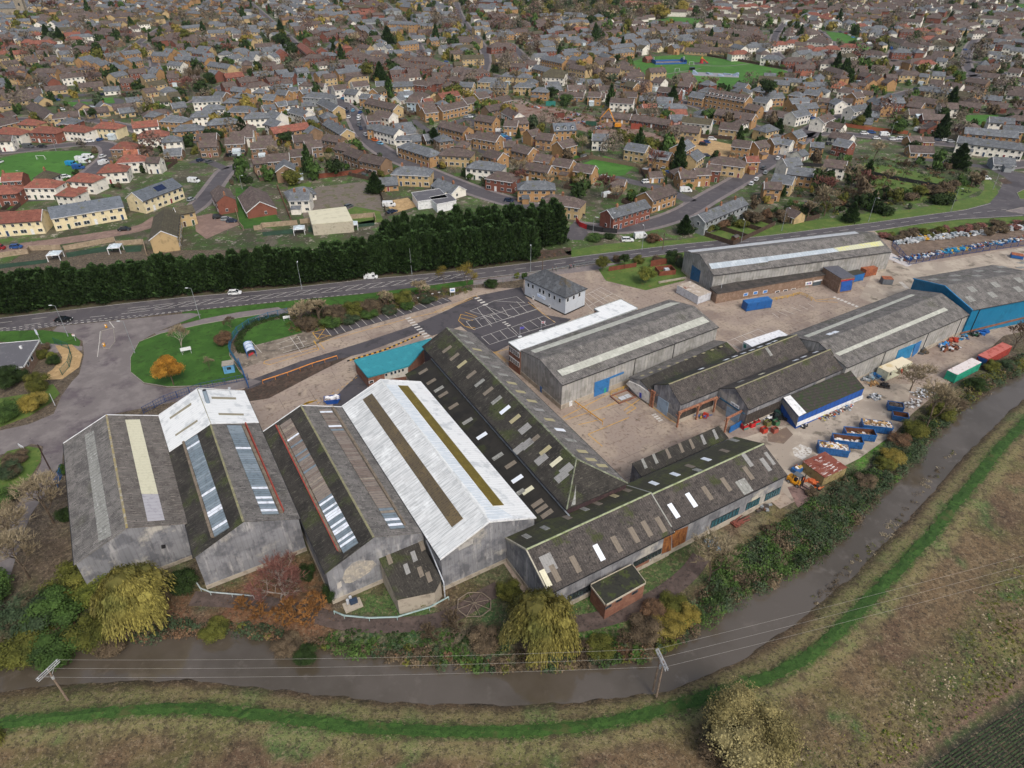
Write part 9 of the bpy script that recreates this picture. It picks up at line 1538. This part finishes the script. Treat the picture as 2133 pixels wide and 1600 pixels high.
# street-facing fences
for q, h, lb, m_ in (('1200,462 1207,472 1222,478', 1.8, 'red section of the black garden fence at the junction', flat('#b01e22')), ('1222,478 1255,484 1285,486', 1.8, 'black garden fence in front of the slate terrace', M_black), ('1225,330 1290,342 1345,352 1400,372 1460,385', 1.8, 'long pale timber fence behind the triangular lawn', mat('grey_timber_fence', '#7a6a58', ribs=('xy', .3, .2))), ('660,372 700,368 780,358', 2, 'red-brown fence behind the gravel yard', Mrf), ('1440,110 1500,122 1560,131 1640,146', 1.8, 'dark fence along the far edge of the playing field', Msf), ('480,398 500,470 508,480', 1.6, 'pale garden fence left of the brick bungalow', mw_), ('578,390 608,465', 1.6, 'brick garden wall right of the brick bungalow', M_brick), ('1590,445 1650,465 1660,455', 2.2, 'green screen fence by the main road hedge', flat('#4a6a5c')), ('1760,264 1800,270 1890,280', 1.8, 'orange-brown brick wall along the right-hand road', mat('orange_brick_wall', '#9c5a40')), ('1330,48 1400,55', 1.5, 'fence at the top lawn', Msf), ('1660,345 1760,352 1850,372 1990,398', 1.6, 'dark fence across the rough green ground', M_black), ('1750,230 1900,240 1930,235', 1.5, 'dark fence round the pub garden', Msf), ('1360,270 1440,285 1530,292', 1.8, 'dark timber fence behind the gravel car park', Msf), ('785,372 805,450', 1.8, 'timber fence right of the gravel yard', Msf), ('760,360 785,372', 1.8, 'short timber fence at the corner of the gravel yard', Msf)):
 solidfence(q, h, lb, m_)
# garden fences and sheds of the nearer houses
fr2 = random.Random(50); nf = 0
order = sorted(range(min(len(HOUSES), NTOP)), key=lambda i: HOUSES[i][0]**2+HOUSES[i][1]**2)
for i in order[:260]:
 x, y, a, wk, rk, hip, st, L = HOUSES[i]; s = 1 if fr2.random() < .5 else -1; W = 7.8; D = fr2.uniform(7, 12)
 for s in (s, -s):
  cx, cy = x-math.sin(a)*s*(W/2+D/2+1), y+math.cos(a)*s*(W/2+D/2+1); yy_, xx_ = occ_pts((cx, cy), a, L, D-2, 0)
  if len(yy_) and not OCC[yy_, xx_].any(): break
 else: continue
 if nf < 120:
  ca, sa2 = math.cos(a), math.sin(a); e = empty('garden_fence', (x, y, 0), a); auto(e, fr2.choice(('dark timber garden fence', 'brown timber garden fence')), 'fence', 'garden fences'); k = MB(); y0, y1 = s*(W/2), s*(W/2+D)
  for xx in ([-L/2, L/2] if L < 12 else [-L/2, -L/6, L/6, L/2]): k.box((xx, (y0+y1)/2, .85), (.1, D, 1.7), Msf)
  k.box((0, y1, .85), (L, .1, 1.7), Msf); k.build('panels', e)
  if fr2.random() < .6: kb = MB(); kb.add([(-L/2+.2, y0, .04), (L/2-.2, y0, .04), (L/2-.2, y1, .04), (-L/2+.2, y1, .04)], [(0, 1, 2, 3) if s > 0 else (3, 2, 1, 0)], fr2.choice((M_lawn, M_verge, M_path, MATS['mown_grass']))); kb.build('garden_turf', e)
  if fr2.random() < .8:
   hx, hy = fr2.uniform(-L/2+1.5, L/2-1.5), y1-s*1.6; wx = Vector((x+hx*ca-hy*sa2, y+hx*sa2+hy*ca, 0)); e2 = empty('garden_shed', tuple(wx), a); wc_ = fr2.choice(('brown', 'green', 'pale grey')); auto(e2, '%s garden shed' % wc_, 'shed', 'garden sheds'); k = MB(); k.box((0, 0, 1), (2.4, 1.8, 2), flat({'brown': '#6b4a34', 'green': '#3a5a48', 'pale grey': '#a5a8a8'}[wc_])); k.build('wall', e2)
   k = MB(); k.slab([(-1.35, -1.05, 2.0), (1.35, -1.05, 2.0), (1.35, 0, 2.45), (-1.35, 0, 2.45)], (0, 0, -.08), flat(fr2.choice(('#4a4a4c', '#5a5550', '#a5a8ac')))); k.slab([(-1.35, 0, 2.45), (1.35, 0, 2.45), (1.35, 1.05, 2.0), (-1.35, 1.05, 2.0)], (0, 0, -.08), flat('#4a4a4c')); k.build('roof', e2)
  nf += 1
# ================================================================ HAZE
hz = MB(); hz.box((0, 560, 52), (3200, 1560, 106)); M_hz = bpy.data.materials.new('haze'); M_hz.use_nodes = True; t = M_hz.node_tree; t.nodes.clear(); ou = t.nodes.new('ShaderNodeOutputMaterial'); pv = t.nodes.new('ShaderNodeVolumePrincipled'); pv.inputs['Color'].default_value = (.78, .87, 1, 1); pv.inputs['Density'].default_value = HAZE; pv.inputs['Anisotropy'].default_value = .2
t.links.new(pv.outputs[0], ou.inputs['Volume'])
if HAZE > 0: hz.mats = [M_hz]; o = hz.build('haze'); o['kind'] = 'stuff'; o['label'] = 'faint autumn haze over the town'; o['category'] = 'haze'; o.display_type = 'WIRE'
# ================================================================ LABELS
LMK = [('skate park', 1490, 156), ('orange grabber', 1272, 255), ('church tower', 50, 25), ('goal green', 90, 345), ('roundabout', 2120, 405), ('white turret house', 840, 292), ('road-side warehouse', 1650, 500), ('cream-roofed shed', 690, 450), ('dormered terrace', 1520, 192), ('triangular lawn', 1265, 350), ('twin dark trees', 600, 115), ('grey office', 1150, 610), ('junction terrace', 1305, 440), ('cul-de-sac lawns', 170, 215), ('wide brick bungalow', 535, 410),
       ('right-hand green', 1765, 80), ('ball court', 1392, 131), ('gravel car park', 1470, 310), ('blue warehouse', 2020, 600), ('left willow', 300, 1280), ('right willow', 1120, 1330), ('rusty workshop', 1500, 1050), ('top woodland', 1200, 30), ('top right corner', 2120, 20), ('high street bend', 745, 250), ('left edge', 5, 160), ('right edge', 2125, 200), ('tall dark yew', 1590, 215), ('long slate terrace', 1900, 275), ('red climbing frame', 1461, 132), ('golden trees', 990, 225), ('white portable building', 1600, 700), ('leaning bare tree', 1930, 890), ('road left end', 10, 640), ('white road van', 773, 580), ('conifer belt end', 1180, 500)]
LP = [(n, G(u, v)) for n, u, v in LMK]
ORD = ['nearest', 'second nearest', 'third nearest', 'fourth nearest', 'fifth nearest', 'sixth nearest', 'seventh nearest', 'eighth nearest', 'ninth nearest', 'tenth nearest', 'eleventh nearest', 'twelfth nearest', 'thirteenth nearest', 'fourteenth nearest', 'fifteenth nearest', 'sixteenth nearest', 'seventeenth nearest', 'eighteenth nearest', 'nineteenth nearest', 'twentieth nearest']
tens = ['twenty', 'thirty', 'forty', 'fifty', 'sixty', 'seventy']; units = ['first', 'second', 'third', 'fourth', 'fifth', 'sixth', 'seventh', 'eighth', 'ninth']
for t_ in tens:
 if t_ != 'twenty': ORD.append(t_[:-1]+'ieth nearest')
 for u_ in units: ORD.append('%s-%s nearest' % (t_, u_))
byd = {}
for o, d in AUTO: byd.setdefault(d, []).append(o)
for d, L_ in byd.items():
 free = list(L_); used = {}
 for o in L_:
  p = o.location; n, q = min(LP, key=lambda t: (t[1]-p).length)
  used.setdefault(n, []).append(((q-p).length, o))
 # rank among ALL things of this description, so that the ordinal is true of one thing only
 for n, S in used.items():
  q = [t[1] for t in LP if t[0] == n][0]; rk = sorted(L_, key=lambda o: (o.location-q).length)
  for _, o in S: i = rk.index(o); o['label'] = '%s, %s the %s' % (d, ORD[min(i, len(ORD)-1)]+' to' if i else 'nearest to', n)
print('objects', len(SC.objects), 'tops', sum(1 for o in SC.objects if o.parent is None))
for o in SC.objects:
 if o.parent is None and len(str(o.get('label', '')).split()) > 16: print('LONG', o['label'])
